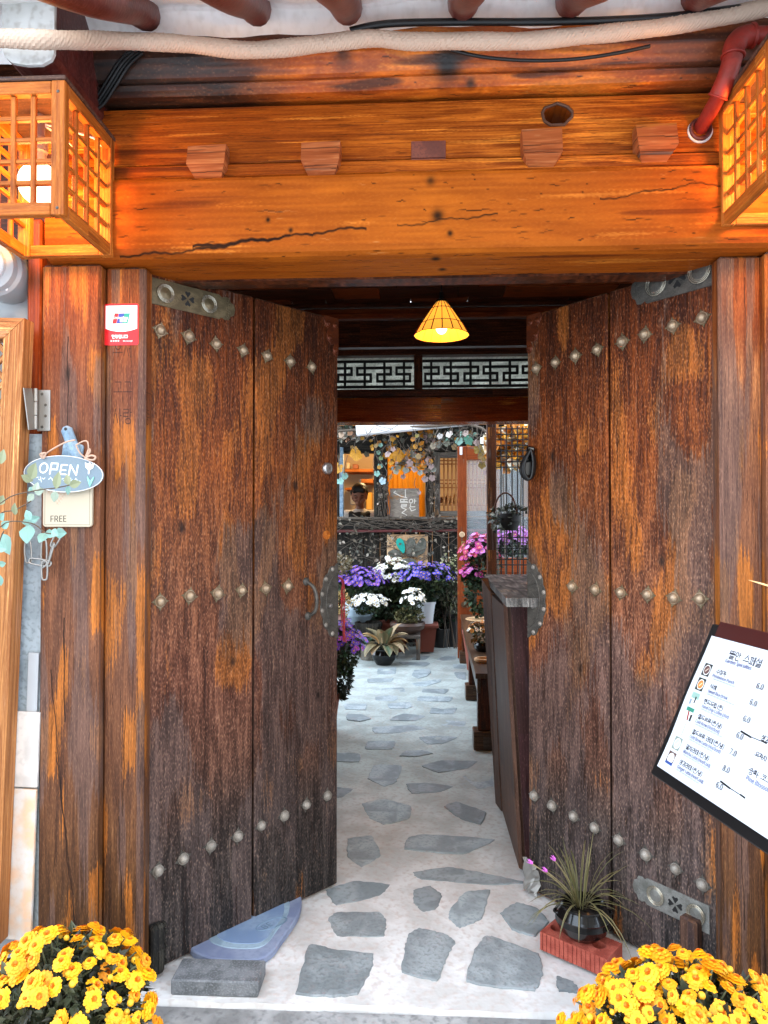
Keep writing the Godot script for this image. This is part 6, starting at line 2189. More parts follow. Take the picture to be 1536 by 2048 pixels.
func passage_things() -> void:
	var cb := thing("shoe_cabinet", "dark brown plank cabinet with a weathered grey wooden top behind the right door", "cabinet")
	var inw := Vector3(0.02, 0, 0)
	var gp := func(px: float, py: float) -> Vector3: return pg(px, py, 0.004)
	var up := func(px: float, py: float, z: float) -> Vector3: return pz(px, py, z)
	# side boards: bottom far, bottom near, and their tops
	for q in [[991, 1606, 1002, 1622, 963, 1156, 981, 1186, 0.03], [1002, 1612, 1038, 1736, 981, 1188, 1007, 1212, 0.034]]:
		var a: Vector3 = gp.call(q[0], q[1])
		var b: Vector3 = gp.call(q[2], q[3])
		var ta: Vector3 = up.call(q[4], q[5], a.z)
		var tb: Vector3 = up.call(q[6], q[7], b.z)
		var st := tool()
		hexa(st, slab_at(a, b, ta, tb, Vector3(q[8], 0, 0)))
		put("side_board", st, M.umber, cb)
	var a: Vector3 = gp.call(1039, 1737)
	var b: Vector3 = gp.call(1046, 1740)
	var st := tool()
	hexa(st, [a, b, b + Vector3(0.0, 0, -0.03), a + Vector3(0.0, 0, -0.03), up.call(1007, 1205, a.z), up.call(1015, 1207, b.z), up.call(1015, 1207, b.z) + Vector3(0, 0, -0.03), up.call(1007, 1205, a.z) + Vector3(0, 0, -0.03)])
	put("corner_stile", st, M.umber, cb)
	st = tool()
	var fz := a.z + 0.0
	var t0 := pz(1021, 1205, fz)
	hexa(st, [Vector3(b.x + 0.012, 0.02, fz), Vector3(0.98, 0.02, fz), Vector3(0.98, 0.02, fz - 0.03), Vector3(b.x + 0.012, 0.02, fz - 0.03), Vector3(t0.x, t0.y, fz), Vector3(0.96, t0.y, fz), Vector3(0.96, t0.y, fz - 0.03), Vector3(t0.x, t0.y, fz - 0.03)])
	put("front_panel", st, M.plum, cb)
	st = tool()
	hexa(st, [Vector3(b.x + 0.06, 0.0, fz - 0.04), Vector3(0.97, 0, fz - 0.04), Vector3(0.97, 0, -2.0), Vector3(b.x + 0.06, 0, -2.0), Vector3(t0.x + 0.06, t0.y - 0.01, fz - 0.04), Vector3(0.95, t0.y - 0.01, fz - 0.04), Vector3(0.95, t0.y - 0.01, -2.0), Vector3(t0.x + 0.06, t0.y - 0.01, -2.0)])
	put("carcass", st, M.dark, cb)
	st = tool()
	var sh: float = t0.y + 0.006
	var n0 := pg(1013, 1197, sh + 0.03)
	var f0 := pg(969, 1150, sh + 0.03)
	hexa(st, [Vector3(n0.x, sh, n0.z), Vector3(1.0, sh, n0.z - 0.02), Vector3(1.0, sh, f0.z - 0.1), Vector3(f0.x, sh, f0.z), Vector3(n0.x - 0.004, sh + 0.032, n0.z + 0.004), Vector3(1.0, sh + 0.032, n0.z - 0.016), Vector3(1.0, sh + 0.032, f0.z - 0.1), Vector3(f0.x - 0.003, sh + 0.032, f0.z)], 0.5, 0.4)
	put("top_board", st, M.grey, cb)
	# long low bench with placemats
	var bn := thing("long_bench", "long low brown bench on square foot blocks along the right of the court", "bench")
	var hb := 0.45
	var c0 := pg(951, 1347, hb)
	var c1 := pg(921, 1229, hb)
	var wx := 0.42
	for k in 4:      # top boards
		var w0 := wx * k / 4.0
		var w1 := wx * (k + 1) / 4.0 - 0.004
		st = tool()
		hexa(st, [c0 + Vector3(w0, -0.03, 0), c0 + Vector3(w1, -0.03, 0), c1 + Vector3(w1, -0.03, 0), c1 + Vector3(w0, -0.03, 0), c0 + Vector3(w0, 0, 0), c0 + Vector3(w1, 0, 0), c1 + Vector3(w1, 0, 0), c1 + Vector3(w0, 0, 0)], 0.8, 0.3)
		put("top_board", st, M.bench, bn)
	st = tool()
	bar(st, c0 + Vector3(0.02, -0.075, 0.0), c1 + Vector3(0.02, -0.075, 0.0), 0.02, 0.08, 0.004, Vector3.UP)
	put("apron", st, M.bench, bn)
	for q in [[985, 1502], [950, 1401], [930, 1328]]:
		var f := pg(q[0], q[1])
		var x := lerpf(c0.x, c1.x, (f.z - c0.z) / (c1.z - c0.z)) + 0.045
		for dx in [0.0, 0.33]:
			st = tool()
			box(st, Vector3(x + dx, 0.055, f.z - 0.06), Vector3(0.11, 0.11, 0.12), 0.005, 0, 0.3, 0.7, Vector2(rng.randf(), 0))
			put("foot_block", st, M.bench, bn)
			st = tool()
			box(st, Vector3(x + dx + 0.008, 0.262, f.z - 0.06), Vector3(0.075, 0.303, 0.075), 0.004, 1, 0.3, 0.7, Vector2(rng.randf(), 0))
			put("leg", st, M.dark, bn)
	for q in [[966, 1239, "far"], [974, 1259, "near"]]:
		var p := pg(q[0], q[1], hb + 0.002)
		st = tool()
		lathe(st, [[0.155, 0.0], [0.158, 0.004], [0.153, 0.008], [0.1, 0.0075], [0.096, 0.0085], [0.05, 0.0075], [0.0, 0.008]], 30, p)
		tag(put("placemat", st, M.matting), q[2] + " round woven placemat on the long bench", "placemat", "round placemats on the bench")
	var fp := thing("bench_flowers", "little vase of yellow and white flowers on the long bench", "flowers", pg(966, 1302, hb))
	st = tool()
	lathe(st, [[0.045, 0.0], [0.06, 0.02], [0.062, 0.045], [0.05, 0.06], [0.045, 0.06]], 18)
	put("bowl", st, M.glossblack, fp)
	daisy_bush(fp, Vector3(-0.01, 0.13, 0), Vector3(0.09, 0.08, 0.08), 34, 0.016, [lin(0.85, 0.55, 0.1), lin(0.9, 0.9, 0.85), lin(0.75, 0.45, 0.1)], lin(0.6, 0.4, 0.1), [lin(0.3, 0.3, 0.15), lin(0.5, 0.35, 0.12)], 0.04)
	var rd := pg(968, 1324, hb)
	st = tool()
	lathe(st, [[0.05, 0.0], [0.062, 0.012], [0.06, 0.024], [0.05, 0.024], [0.042, 0.01], [0.0, 0.008]], 22, rd)
	tag(put("wooden_dish", st, M.tan), "small round wooden dish at the near end of the bench", "dish")
	# black strap hanging on the edge of the right door
	var bs := thing("hanging_strap", "black looped strap hanging from the edge of the right door leaf", "strap", pz(1056, 930, -0.58))
	st = tool()
	for k in 3:
		var q := []
		for e in [[1062, 898], [1046 + k * 2, 925], [1043 + k * 3, 945], [1054 + k * 2, 958], [1066 - k, 948], [1068 - k, 920], [1062, 900]]: q.append(pz(e[0], e[1], -0.565 + 0.02 * k) - bs.position)
		tube(st, smooth_pts(q, 5), 0.0075 - 0.0015 * k, 7)
	put("loop", st, M.black, bs)
	st = tool()
	bar(st, pz(1052, 921, -0.56) - bs.position, pz(1056, 955, -0.56) - bs.position, 0.045, 0.02, 0.009)
	put("pad", st, mat(Color(0.05, 0.065, 0.075), 0.3), bs)
	st = tool()
	bar(st, pz(1062, 893, -0.575) - bs.position, pz(1059, 925, -0.57) - bs.position, 0.03, 0.016, 0.006)
	put("hook_plate", st, M.glossblack, bs)

func pot_profile(r0: float, r1: float, h: float, lip := 0.006) -> Array:
	return [[r0, 0.0], [lerpf(r0, r1, 0.5), h * 0.5], [r1, h * 0.9], [r1 + lip, h * 0.9], [r1 + lip, h], [r1 - 0.008, h], [r1 - 0.012, h * 0.88], [0.0, h * 0.86]]

func standing_pot(n: Node3D, called: String, prof: Array, m: Material, at := Vector3.ZERO, sides := 22) -> void:
	var st := tool()
	lathe(st, prof, sides, at)
	put(called, st, m, n)

func long_leaf(st: SurfaceTool, base: Vector3, dir: Vector3, L: float, w: float, c: Color, c2: Color, droop: float, raise := 0.5) -> void:
	# an arching strap or hosta leaf made of several lengths, with a paler margin or middle
	var flat := Vector3(dir.x, 0, dir.z).normalized()
	var side := flat.cross(Vector3.UP)
	var N := 6
	var prevm := base
	var v := (flat * (1.0 - raise) + Vector3.UP * raise).normalized()
	var rows := []
	for i in N + 1:
		var t := float(i) / N
		var wd: float = w * sin(PI * clampf(t * 0.9 + 0.1, 0, 1)) if t < 1.0 else 0.0
		var up := side.cross(v).normalized()
		rows.append([prevm - side * wd + up * wd * 0.35, prevm, prevm + side * wd + up * wd * 0.35])
		prevm += v * (L / N)
		v = (v + Vector3.DOWN * droop / N).normalized()
	for i in N:
		for s in 2:
			var p := [rows[i][s], rows[i][s + 1], rows[i + 1][s + 1], rows[i + 1][s]]
			var cs := [c2, c, c, c2] if s == 0 else [c, c2, c2, c]
			for tr in [[0, 1, 2], [0, 2, 3]]:
				var nn: Vector3 = (p[tr[1]] - p[tr[0]]).cross(p[tr[2]] - p[tr[0]])
				if nn.length_squared() < 1e-16: continue
				nn = nn.normalized()
				var o: Array = tr
				if nn.y < 0: nn = -nn
				else: o = [tr[0], tr[2], tr[1]]
				for k in o:
					st.set_normal(nn); st.set_color(cs[k]); st.set_uv(Vector2()); st.add_vertex(p[k])

# ---------------------------------------------------------------- the planted end of the court
func courtyard_things() -> void:
	var greens := [lin(0.16, 0.2, 0.1), lin(0.22, 0.25, 0.13), lin(0.11, 0.16, 0.08), lin(0.2, 0.3, 0.2)]
	var violet := [lin(0.42, 0.3, 0.74), lin(0.5, 0.38, 0.82), lin(0.36, 0.24, 0.66), lin(0.62, 0.4, 0.8)]
	var blue := [lin(0.34, 0.3, 0.74), lin(0.42, 0.38, 0.82), lin(0.28, 0.24, 0.62)]
	var whites := [lin(0.93, 0.92, 0.9), lin(0.88, 0.88, 0.86), lin(0.95, 0.93, 0.88)]
	var pinks := [lin(0.78, 0.3, 0.66), lin(0.7, 0.2, 0.5), lin(0.85, 0.5, 0.8), lin(0.66, 0.1, 0.3)]
	var gold := lin(0.85, 0.62, 0.15)
	var st: SurfaceTool
	# white-blue pot with violet asters, at the left
	var z := -5.35
	var g := func(px: float, zz: float) -> Vector3: return Vector3(pz(px, 1200, zz).x, 0, zz)
	var a := thing("violet_asters", "violet asters in a pale blue round pot, left of the white mums", "flowers", g.call(716, z))
	var y0: float = pz(716, 1247, z).y
	standing_pot(a, "pot", [[0.1, y0], [0.16, y0 + 0.09], [0.165, y0 + 0.15], [0.14, y0 + 0.22], [0.145, y0 + 0.24], [0.13, y0 + 0.24], [0.12, y0 + 0.21], [0, y0 + 0.21]], mat(Color(0.62, 0.7, 0.76), 0.25))
	standing_pot(a, "stand", [[0.15, 0.0], [0.15, y0], [0, y0]], M.slatgrey)
	daisy_bush(a, Vector3(0.02, pz(722, 1166, z).y, 0.05), Vector3(0.25, 0.16, 0.18), 230, 0.026, violet, gold, greens, 0.05)
	# blue asters in the white bucket on the terracotta planter
	z = -5.4
	a = thing("blue_asters", "tall blue asters in a white bucket in front of the relief panel", "flowers", g.call(851, z))
	y0 = pz(851, 1246, z).y
	standing_pot(a, "bucket", pot_profile(0.075, 0.1, 0.22), mat(Color(0.78, 0.8, 0.82), 0.35), Vector3(0, y0, 0))
	daisy_bush(a, Vector3(0.0, pz(853, 1158, z).y, 0.0), Vector3(0.29, 0.165, 0.2), 210, 0.024, blue, gold, greens, 0.06)
	st = tool()
	for k in 60: kite(st, Vector3(rng.randf_range(-0.08, 0.08), y0 + 0.18, rng.randf_range(-0.08, 0.08)), Vector3(rng.randf_range(-0.17, 0.17), y0 + rng.randf_range(0.25, 0.5), rng.randf_range(-0.12, 0.12)), 0.012, Vector3(0, 0.3, 1), tint(lin(0.1, 0.2, 0.1)))
	stuff(put("stalk_leaves", st, M.leafmat, a))
	a = thing("terracotta_planter", "square terracotta planter with a wide rim under the white bucket", "planter", g.call(850, z + 0.0))
	st = tool()
	var hh: float = y0 - 0.005
	hexa(st, [Vector3(-0.085, 0.02, 0.085), Vector3(0.085, 0.02, 0.085), Vector3(0.085, 0.02, -0.085), Vector3(-0.085, 0.02, -0.085), Vector3(-0.115, hh - 0.03, 0.115), Vector3(0.115, hh - 0.03, 0.115), Vector3(0.115, hh - 0.03, -0.115), Vector3(-0.115, hh - 0.03, -0.115)])
	put("planter_body", st, M.terracotta, a)
	st = tool()
	box(st, Vector3(0, hh - 0.014, 0), Vector3(0.27, 0.03, 0.27), 0.005)
	put("rim", st, M.terracotta, a)
	# white mums: tall ones behind, and two mounds in front
	z = -5.5
	a = thing("white_mums", "tall white chrysanthemums between the violet and blue asters", "flowers", g.call(788, z), 0, "white chrysanthemums in the court")
	standing_pot(a, "pot", pot_profile(0.12, 0.16, 0.3), M.terracotta)
	daisy_bush(a, Vector3(0, pz(788, 1160, z).y, 0), Vector3(0.22, 0.22, 0.17), 190, 0.028, whites, lin(0.8, 0.75, 0.4), greens, 0.05)
	st = tool()
	leaf_mass(st, Vector3(0, pz(788, 1205, z).y, 0.05), Vector3(0.22, 0.2, 0.15), 500, 0.06, greens)
	stuff(put("lower_leaves", st, M.leafmat, a))
	z = -5.15
	a = thing("white_mums", "low white chrysanthemums spilling over the pale blue pot", "flowers", g.call(737, z), 0, "white chrysanthemums in the court")
	standing_pot(a, "pot", pot_profile(0.1, 0.13, 0.34), M.slatgrey)
	daisy_bush(a, Vector3(0, pz(736, 1208, z).y, 0), Vector3(0.18, 0.1, 0.13), 120, 0.026, whites, lin(0.85, 0.7, 0.3), greens, 0.04)
	z = -5.1
	a = thing("white_mums", "white chrysanthemums above the brown bowl on the stool", "flowers", g.call(825, z), 0, "white chrysanthemums in the court")
	y0 = pz(815, 1266, z).y
	daisy_bush(a, Vector3(0, pz(826, 1205, z).y, 0), Vector3(0.11, 0.13, 0.1), 75, 0.025, whites, lin(0.85, 0.7, 0.3), greens, 0.035)
	st = tool()
	leaf_mass(st, Vector3(-0.03, pz(820, 1232, z).y, 0), Vector3(0.15, 0.09, 0.1), 420, 0.035, [lin(0.35, 0.34, 0.18), lin(0.25, 0.24, 0.13), lin(0.4, 0.38, 0.24)])
	stuff(put("low_leaves", st, M.leafmat, a))
	standing_pot(a, "stone_bowl", [[0.1, y0], [0.16, y0 + 0.045], [0.175, y0 + 0.085], [0.165, y0 + 0.11], [0.15, y0 + 0.1], [0.0, y0 + 0.1]], mat(Color(0.27, 0.19, 0.15), 0.45), Vector3(-0.05, 0, 0))
	# stool
	a = thing("low_stool", "low grey wooden stool carrying the brown bowl", "stool", g.call(806, z))
	st = tool()
	box(st, Vector3(0, y0 - 0.02, 0), Vector3(0.34, 0.036, 0.24), 0.005, 0, 0.3, 0.7)
	put("seat", st, M.grey2, a)
	for q in [[-1, -1], [1, -1], [-1, 1], [1, 1]]:
		st = tool()
		box(st, Vector3(q[0] * 0.15, (y0 - 0.038) * 0.5, q[1] * 0.095), Vector3(0.04, y0 - 0.039, 0.04), 0.004, 1, 0.3, 0.7)
		put("leg", st, M.grey2, a)
	# hosta in a black glazed pot
	z = -4.75
	a = thing("hosta_plant", "tan and green striped hosta in a round black glazed pot", "plant", g.call(768, z))
	standing_pot(a, "pot", [[0.07, 0.0], [0.105, 0.05], [0.12, 0.1], [0.105, 0.14], [0.11, 0.155], [0.095, 0.155], [0.09, 0.13], [0, 0.13]], M.glossblack)
	var stalks := tool()
	for k in 26:
		var an := k * 2.399
		var rise := rng.randf_range(0.12, 0.8)
		var pick := rng.randf()
		var c := lin(0.62, 0.52, 0.4) if pick < 0.45 else (lin(0.32, 0.3, 0.2) if pick < 0.75 else lin(0.3, 0.4, 0.3))
		if k % 9 == 0: c = lin(0.8, 0.55, 0.3)
		st = tool()
		var L := rng.randf_range(0.16, 0.25)
		var base := Vector3(cos(an) * 0.02, 0.14, sin(an) * 0.02)
		tube(stalks, [base, base + Vector3(cos(an) * 0.03, 0.06 * rise + 0.02, sin(an) * 0.03)], 0.004, 5, false)
		long_leaf(st, base + Vector3(cos(an) * 0.03, 0.06 * rise + 0.02, sin(an) * 0.03), Vector3(cos(an), 0, sin(an)), L, 0.047, c, lin(0.5, 0.45, 0.33), 2.3 - rise * 1.3, rise)
		put("leaf", st, M.leafmat, a)
	put("stalks", stalks, M.stem, a)
	# concrete cylinder pot with a young plant
	var p := pg(737, 1321)
	a = thing("concrete_pot", "rough concrete cylinder pot with a pale green seedling", "plant pot", p + Vector3(0, 0, -0.06))
	standing_pot(a, "pot", [[0.078, 0.0], [0.08, 0.15], [0.08, 0.155], [0.066, 0.155], [0.064, 0.13], [0, 0.13]], M.concrete)
	for k in 6:
		st = tool()
		var an := k * 1.15 + 0.4
		long_leaf(st, Vector3(-0.02, 0.14, 0), Vector3(cos(an), 0, sin(an)), rng.randf_range(0.13, 0.2), 0.034, lin(0.3, 0.46, 0.38), lin(0.46, 0.6, 0.52), 0.9, 0.55)
		put("leaf", st, M.leafmat, a)
	# black tubs by the wall
	p = pg(881, 1297)
	a = thing("black_tub", "black plastic tub with pale leaves in white gravel, right of the planter", "plant pot", p + Vector3(0, 0, -0.11))
	standing_pot(a, "tub", pot_profile(0.085, 0.105, 0.2), M.black)
	st = tool()
	lathe(st, [[0.092, 0.182], [0.05, 0.186], [0, 0.188]], 16)
	put("gravel", st, M.white, a)
	for k in 7:
		st = tool()
		long_leaf(st, Vector3(0, 0.185, 0), Vector3(cos(k * 0.9), 0, sin(k * 0.9)), 0.12, 0.014, lin(0.6, 0.68, 0.64), lin(0.75, 0.78, 0.74), 0.6, 0.85)
		put("leaf", st, M.leafmat, a)
	p = g.call(905, -5.86)
	a = thing("lidded_bin", "dark blue-black lidded bin beside the brown glazed door", "bin", p)
	standing_pot(a, "bin_body", [[0.13, 0.0], [0.15, 0.3], [0.16, 0.305], [0.16, 0.33], [0.0, 0.35]], mat(Color(0.045, 0.05, 0.06), 0.5))
	standing_pot(a, "lid", [[0.15, 0.335], [0.145, 0.36], [0.1, 0.375], [0.0, 0.38]], mat(Color(0.2, 0.21, 0.23), 0.4))
	# pink jar and dried bunches at the far left
	z = -5.0
	a = thing("clay_jar", "dusty pink clay jar with dried yellow seed heads at the left door edge", "jar", g.call(676, z))
	y0 = pz(680, 1262, z).y
	standing_pot(a, "jar", [[0.06, 0.0], [0.1, y0 + 0.04], [0.095, y0 + 0.12], [0.06, y0 + 0.16], [0.065, y0 + 0.17], [0.05, y0 + 0.17], [0, y0 + 0.16]], mat(Color(0.5, 0.35, 0.31), 0.6))
	st = tool()
	leaf_mass(st, Vector3(0.03, pz(688, 1208, z).y, 0), Vector3(0.1, 0.14, 0.1), 500, 0.03, [lin(0.6, 0.48, 0.25), lin(0.45, 0.38, 0.2), lin(0.7, 0.58, 0.38)])
	leaf_mass(st, Vector3(0.0, pz(690, 1130, z).y, -0.1), Vector3(0.14, 0.1, 0.1), 420, 0.04, [lin(0.5, 0.42, 0.28), lin(0.36, 0.33, 0.22), lin(0.55, 0.5, 0.42)])
	stuff(put("dried_bunch", st, M.leafmat, a))
	# dark leafy shrubs that fill in behind
	a = thing("dark_shrub", "dark green shrub filling the space behind the white mums", "shrub", g.call(790, -5.75))
	st = tool()
	leaf_mass(st, Vector3(0, 0.42, 0), Vector3(0.75, 0.34, 0.14), 2200, 0.07, [lin(0.1, 0.13, 0.07), lin(0.15, 0.18, 0.1), lin(0.12, 0.22, 0.15)], 0.4, 0.2)
	stuff(put("foliage", st, M.leafmat, a))
	st = tool()
	for k in 24: tube(st, [Vector3(rng.randf_range(-0.6, 0.6), 0, 0), Vector3(rng.randf_range(-0.7, 0.7), rng.randf_range(0.4, 0.7), rng.randf_range(-0.08, 0.08))], 0.005, 4, false)
	put("stems", st, M.twig, a)
	a = thing("pale_shrub", "pale flowering shrub against the plank wall, left of the brown glazed door", "shrub", g.call(900, -5.65))
	daisy_bush(a, Vector3(0.02, pz(900, 1165, -5.65).y, 0), Vector3(0.17, 0.3, 0.13), 130, 0.014, [lin(0.72, 0.7, 0.58), lin(0.5, 0.52, 0.36)], lin(0.5, 0.45, 0.2), [lin(0.3, 0.32, 0.2), lin(0.2, 0.23, 0.13), lin(0.42, 0.42, 0.32)], 0.045)
	st = tool()
	for k in 9: tube(st, [Vector3(rng.randf_range(-0.08, 0.08), 0, 0), Vector3(rng.randf_range(-0.15, 0.15), 0.75, rng.randf_range(-0.05, 0.05))], 0.004, 4, false)
	put("trunk", st, M.twig, a)
	# near violet aster by the left door, and the pink strings
	z = -2.6
	a = thing("purple_asters", "deep purple asters trailing out past the left door edge", "flowers", g.call(680, z))
	standing_pot(a, "pot", pot_profile(0.09, 0.12, 0.24), M.terracotta, Vector3(-0.12, 0, 0))
	daisy_bush(a, Vector3(0.0, pz(672, 1296, z).y, 0), Vector3(0.14, 0.17, 0.13), 190, 0.021, [lin(0.42, 0.24, 0.74), lin(0.5, 0.32, 0.8), lin(0.66, 0.28, 0.78), lin(0.34, 0.2, 0.62)], gold, greens, 0.035)
	st = tool()
	leaf_mass(st, Vector3(0.0, pz(680, 1355, z).y, 0), Vector3(0.085, 0.14, 0.09), 500, 0.05, [lin(0.08, 0.11, 0.05), lin(0.11, 0.13, 0.07)], 0.2)
	stuff(put("trailing_leaves", st, M.leafmat, a))
	a = thing("pink_strings", "bunch of pink strings hanging on a thin stake at the left door edge", "strings", pz(684, 1160, -2.3))
	st = tool()
	for k in 7:
		var q := [Vector3(-0.055, 0.03, 0), Vector3(0.002 * k - 0.004, 0.0, 0)]
		for i in range(1, 8): q.append(Vector3(0.002 * k - 0.006 + 0.008 * sin(i * 1.1 + k) + 0.014 * (i / 7.0), -0.05 * i - 0.004 * k, 0.008 * cos(i * 0.9 + k * 2.0)))
		tube(st, smooth_pts(q, 3), 0.0024, 5)
	put("string", st, mat(Color(0.85, 0.32, 0.36), 0.6), a)
	st = tool()
	tube(st, [Vector3(-0.055, 0.05, 0), Vector3(-0.06, -a.position.y, 0)], 0.005, 6)
	put("stake", st, M.tan, a)
	# glazed brown door standing open
	z = -5.0
	a = thing("glazed_door", "tall brown glazed door with brass lock, standing open beyond the bench", "door")
	var x0: float = pz(915, 1100, z).x
	var x1: float = pz(933.5, 1100, z).x
	var x2: float = x0 + 0.78
	var yt: float = pz(924, 893, z).y
	var yr: float = pz(924, 920, z).y
	var ym: float = pz(924, 1115, z).y
	for q in [["stile", x0, x1, 0.02, yt], ["stile", x2 - (x1 - x0), x2, 0.02, yt], ["rail", x1, x2 - (x1 - x0), yr, yt - 0.001], ["rail", x1, x2 - (x1 - x0), ym - 0.14, ym], ["rail", x1, x2 - (x1 - x0), 0.021, 0.2]]:
		st = tool()
		span(st, Vector3(q[1] + 0.0005, q[3], z - 0.02), Vector3(q[2] - 0.0005, q[4], z + 0.02 - (0.002 if q[0] == "rail" else 0.0)), 0.004, 1 if q[0] == "stile" else 0, 0.25, 0.9, Vector2(rng.randf(), 0))
		put(q[0], st, M.reddoor, a)
	st = tool()
	span(st, Vector3(x1, ym, z - 0.004), Vector3(x2 - (x1 - x0), yr, z + 0.002), 0.0)
	put("pane", st, M.glass, a)
	st = tool()
	span(st, Vector3(x1, 0.2, z - 0.008), Vector3(x2 - (x1 - x0), ym - 0.14, z + 0.008), 0.0, 1, 0.3, 0.9)
	put("panel", st, M.reddoor, a)
	st = tool()
	var lc := pz(922, 902, z + 0.021)
	box(st, lc, Vector3(0.024, 0.075, 0.012), 0.003)
	put("magnet_catch", st, M.white, a)
	st = tool()
	lathe(st, [[0.028, 0], [0.028, 0.006], [0.02, 0.009], [0.012, 0.008], [0, 0.008]], 20, pz(924, 1069, z + 0.02), TURN_Z)
	put("lock_rose", st, mat(Color(0.82, 0.7, 0.55), 0.4, 0.3), a)
	st = tool()
	var lp := pz(926, 1092, z + 0.022)
	box(st, lp, Vector3(0.03, 0.09, 0.006), 0.003)
	bar(st, lp + Vector3(0.0, 0.02, 0.03), lp + Vector3(0.02, -0.06, 0.03), 0.01, 0.01, 0.003)
	bar(st, lp + Vector3(0, 0.02, 0), lp + Vector3(0, 0.02, 0.032), 0.01, 0.01, 0.003)
	put("handle", st, mat(Color(0.6, 0.48, 0.3), 0.35, 0.7), a)
	st = tool()
	lathe(st, [[0.022, 0], [0.03, 0.015], [0.026, 0.03], [0, 0.036]], 16, pz(928, 1209, z + 0.02), TURN_Z)
	put("knob", st, mat(Color(0.35, 0.26, 0.18), 0.35, 0.5), a)
	# lattice screen with its post
	z = -3.9
	a = thing("lattice_screen", "brown post and black lattice screen at the right of the court", "screen")
	var s0: float = pz(974, 1000, z).x
	var s1: float = pz(993, 1000, z).x
	var top: float = pz(984, 842, z).y
	st = tool()
	span(st, Vector3(s0, 0, z - 0.05), Vector3(s1, top + 0.05, z + 0.005), 0.006, 1, 0.3, 1.0)
	put("post", st, M.reddark, a)
	var xr: float = s1 + 0.62
	st = tool()
	span(st, Vector3(xr, 0, z - 0.05), Vector3(xr + 0.05, top + 0.05, z + 0.005), 0.006, 1, 0.3, 1.0)
	put("post", st, M.reddark, a)
	var pitch: float = absf(pz(1010, 1000, z).x - pz(999, 1000, z).x)
	var k2 := 0
	while s1 + pitch * (k2 + 0.9) < xr:
		st = tool()
		var x := s1 + pitch * (k2 + 0.9)
		span(st, Vector3(x - 0.0045, 0.35, z - 0.03), Vector3(x + 0.0045, top - 0.04, z - 0.018), 0.001)
		put("upright", st, M.black2, a)
		k2 += 1
	for y in [857, 868, 879, 890, 901, 912, 923, 934, 1075, 1086, 1097, 1108, 1119, 1130]:
		st = tool()
		var yy: float = pz(1000, y, z).y
		span(st, Vector3(s1, yy - 0.0045, z - 0.034), Vector3(xr, yy + 0.0045, z - 0.0215), 0.001, 0)
		put("crossbar", st, M.black2, a)
	# hanging basket
	z = -3.6
	var bc := pz(1018, 1035, z)
	a = thing("hanging_basket", "dark basket with a hoop handle and grey-green trailing leaves", "basket", bc)
	standing_pot(a, "basket_body", [[0.06, -0.1], [0.09, -0.03], [0.085, 0.03], [0.075, 0.03], [0.07, 0.0], [0.0, 0.0]], mat(Color(0.05, 0.04, 0.03), 0.8))
	st = tool()
	var arch := []
	for k in 17:
		var an := PI * k / 16.0
		arch.append(Vector3(-0.03 + cos(an) * 0.085, 0.03 + sin(an) * 0.16, 0.02))
	tube(st, arch, 0.007, 7)
	put("hoop", st, M.reddark, a)
	st = tool()
	tube(st, [Vector3(-0.03, 0.18, 0.02), Vector3(-0.03, 0.62, 0.02)], 0.0025, 5)
	put("wire", st, M.black, a)
	st = tool()
	leaf_mass(st, Vector3(-0.06, 0.0, 0.04), Vector3(0.12, 0.11, 0.08), 170, 0.036, [lin(0.12, 0.14, 0.1), lin(0.2, 0.22, 0.17), lin(0.35, 0.36, 0.3), lin(0.5, 0.5, 0.45)], 0.45, 0.3)
	leaf_mass(st, Vector3(0.05, 0.06, 0.04), Vector3(0.1, 0.05, 0.06), 80, 0.036, [lin(0.12, 0.13, 0.08), lin(0.25, 0.24, 0.16)], 0.4, 0.3)
	stuff(put("trailing_leaves", st, M.leafmat, a))
	# pink mums
	z = -4.55
	a = thing("pink_mums", "tall pink and magenta chrysanthemums in front of the brown glazed door", "flowers", g.call(963, z), 0, "pink chrysanthemums by the bench")
	standing_pot(a, "pot", pot_profile(0.13, 0.17, 0.36), M.terracotta)
	daisy_bush(a, Vector3(0.0, pz(965, 1118, z).y, 0.05), Vector3(0.18, 0.22, 0.15), 190, 0.028, pinks, lin(0.85, 0.6, 0.5), greens, 0.05)
	daisy_bush(a, Vector3(-0.1, pz(937, 1150, z).y, 0.1), Vector3(0.1, 0.09, 0.09), 40, 0.026, pinks, lin(0.85, 0.6, 0.5), greens, 0.05)
	st = tool()
	leaf_mass(st, Vector3(0.02, pz(965, 1190, z).y, 0.03), Vector3(0.17, 0.2, 0.13), 520, 0.06, greens)
	stuff(put("lower_leaves", st, M.leafmat, a))
	z = -4.5
	a = thing("pink_mums", "pink chrysanthemums seen through the black lattice screen", "flowers", g.call(1030, z), 0, "pink chrysanthemums by the bench")
	standing_pot(a, "pot", pot_profile(0.13, 0.17, 0.5), M.terracotta)
	daisy_bush(a, Vector3(0.0, pz(1030, 1085, z).y, 0.0), Vector3(0.18, 0.13, 0.14), 110, 0.032, [lin(0.66, 0.4, 0.72), lin(0.75, 0.5, 0.8), lin(0.6, 0.2, 0.5)], lin(0.8, 0.6, 0.5), greens, 0.05)
	a = thing("golden_vine", "golden autumn foliage behind the upper half of the lattice screen", "vine", g.call(1025, -4.35))
	st = tool()
	leaf_mass(st, Vector3(0.02, pz(1025, 892, -4.35).y, 0), Vector3(0.26, 0.22, 0.1), 420, 0.11, [lin(0.85, 0.6, 0.15), lin(0.8, 0.5, 0.12), lin(0.9, 0.72, 0.3), lin(0.9, 0.88, 0.8), lin(0.7, 0.42, 0.1)], 0.5, 0.1)
	stuff(put("foliage", st, M.leafmat, a))
	st = tool()
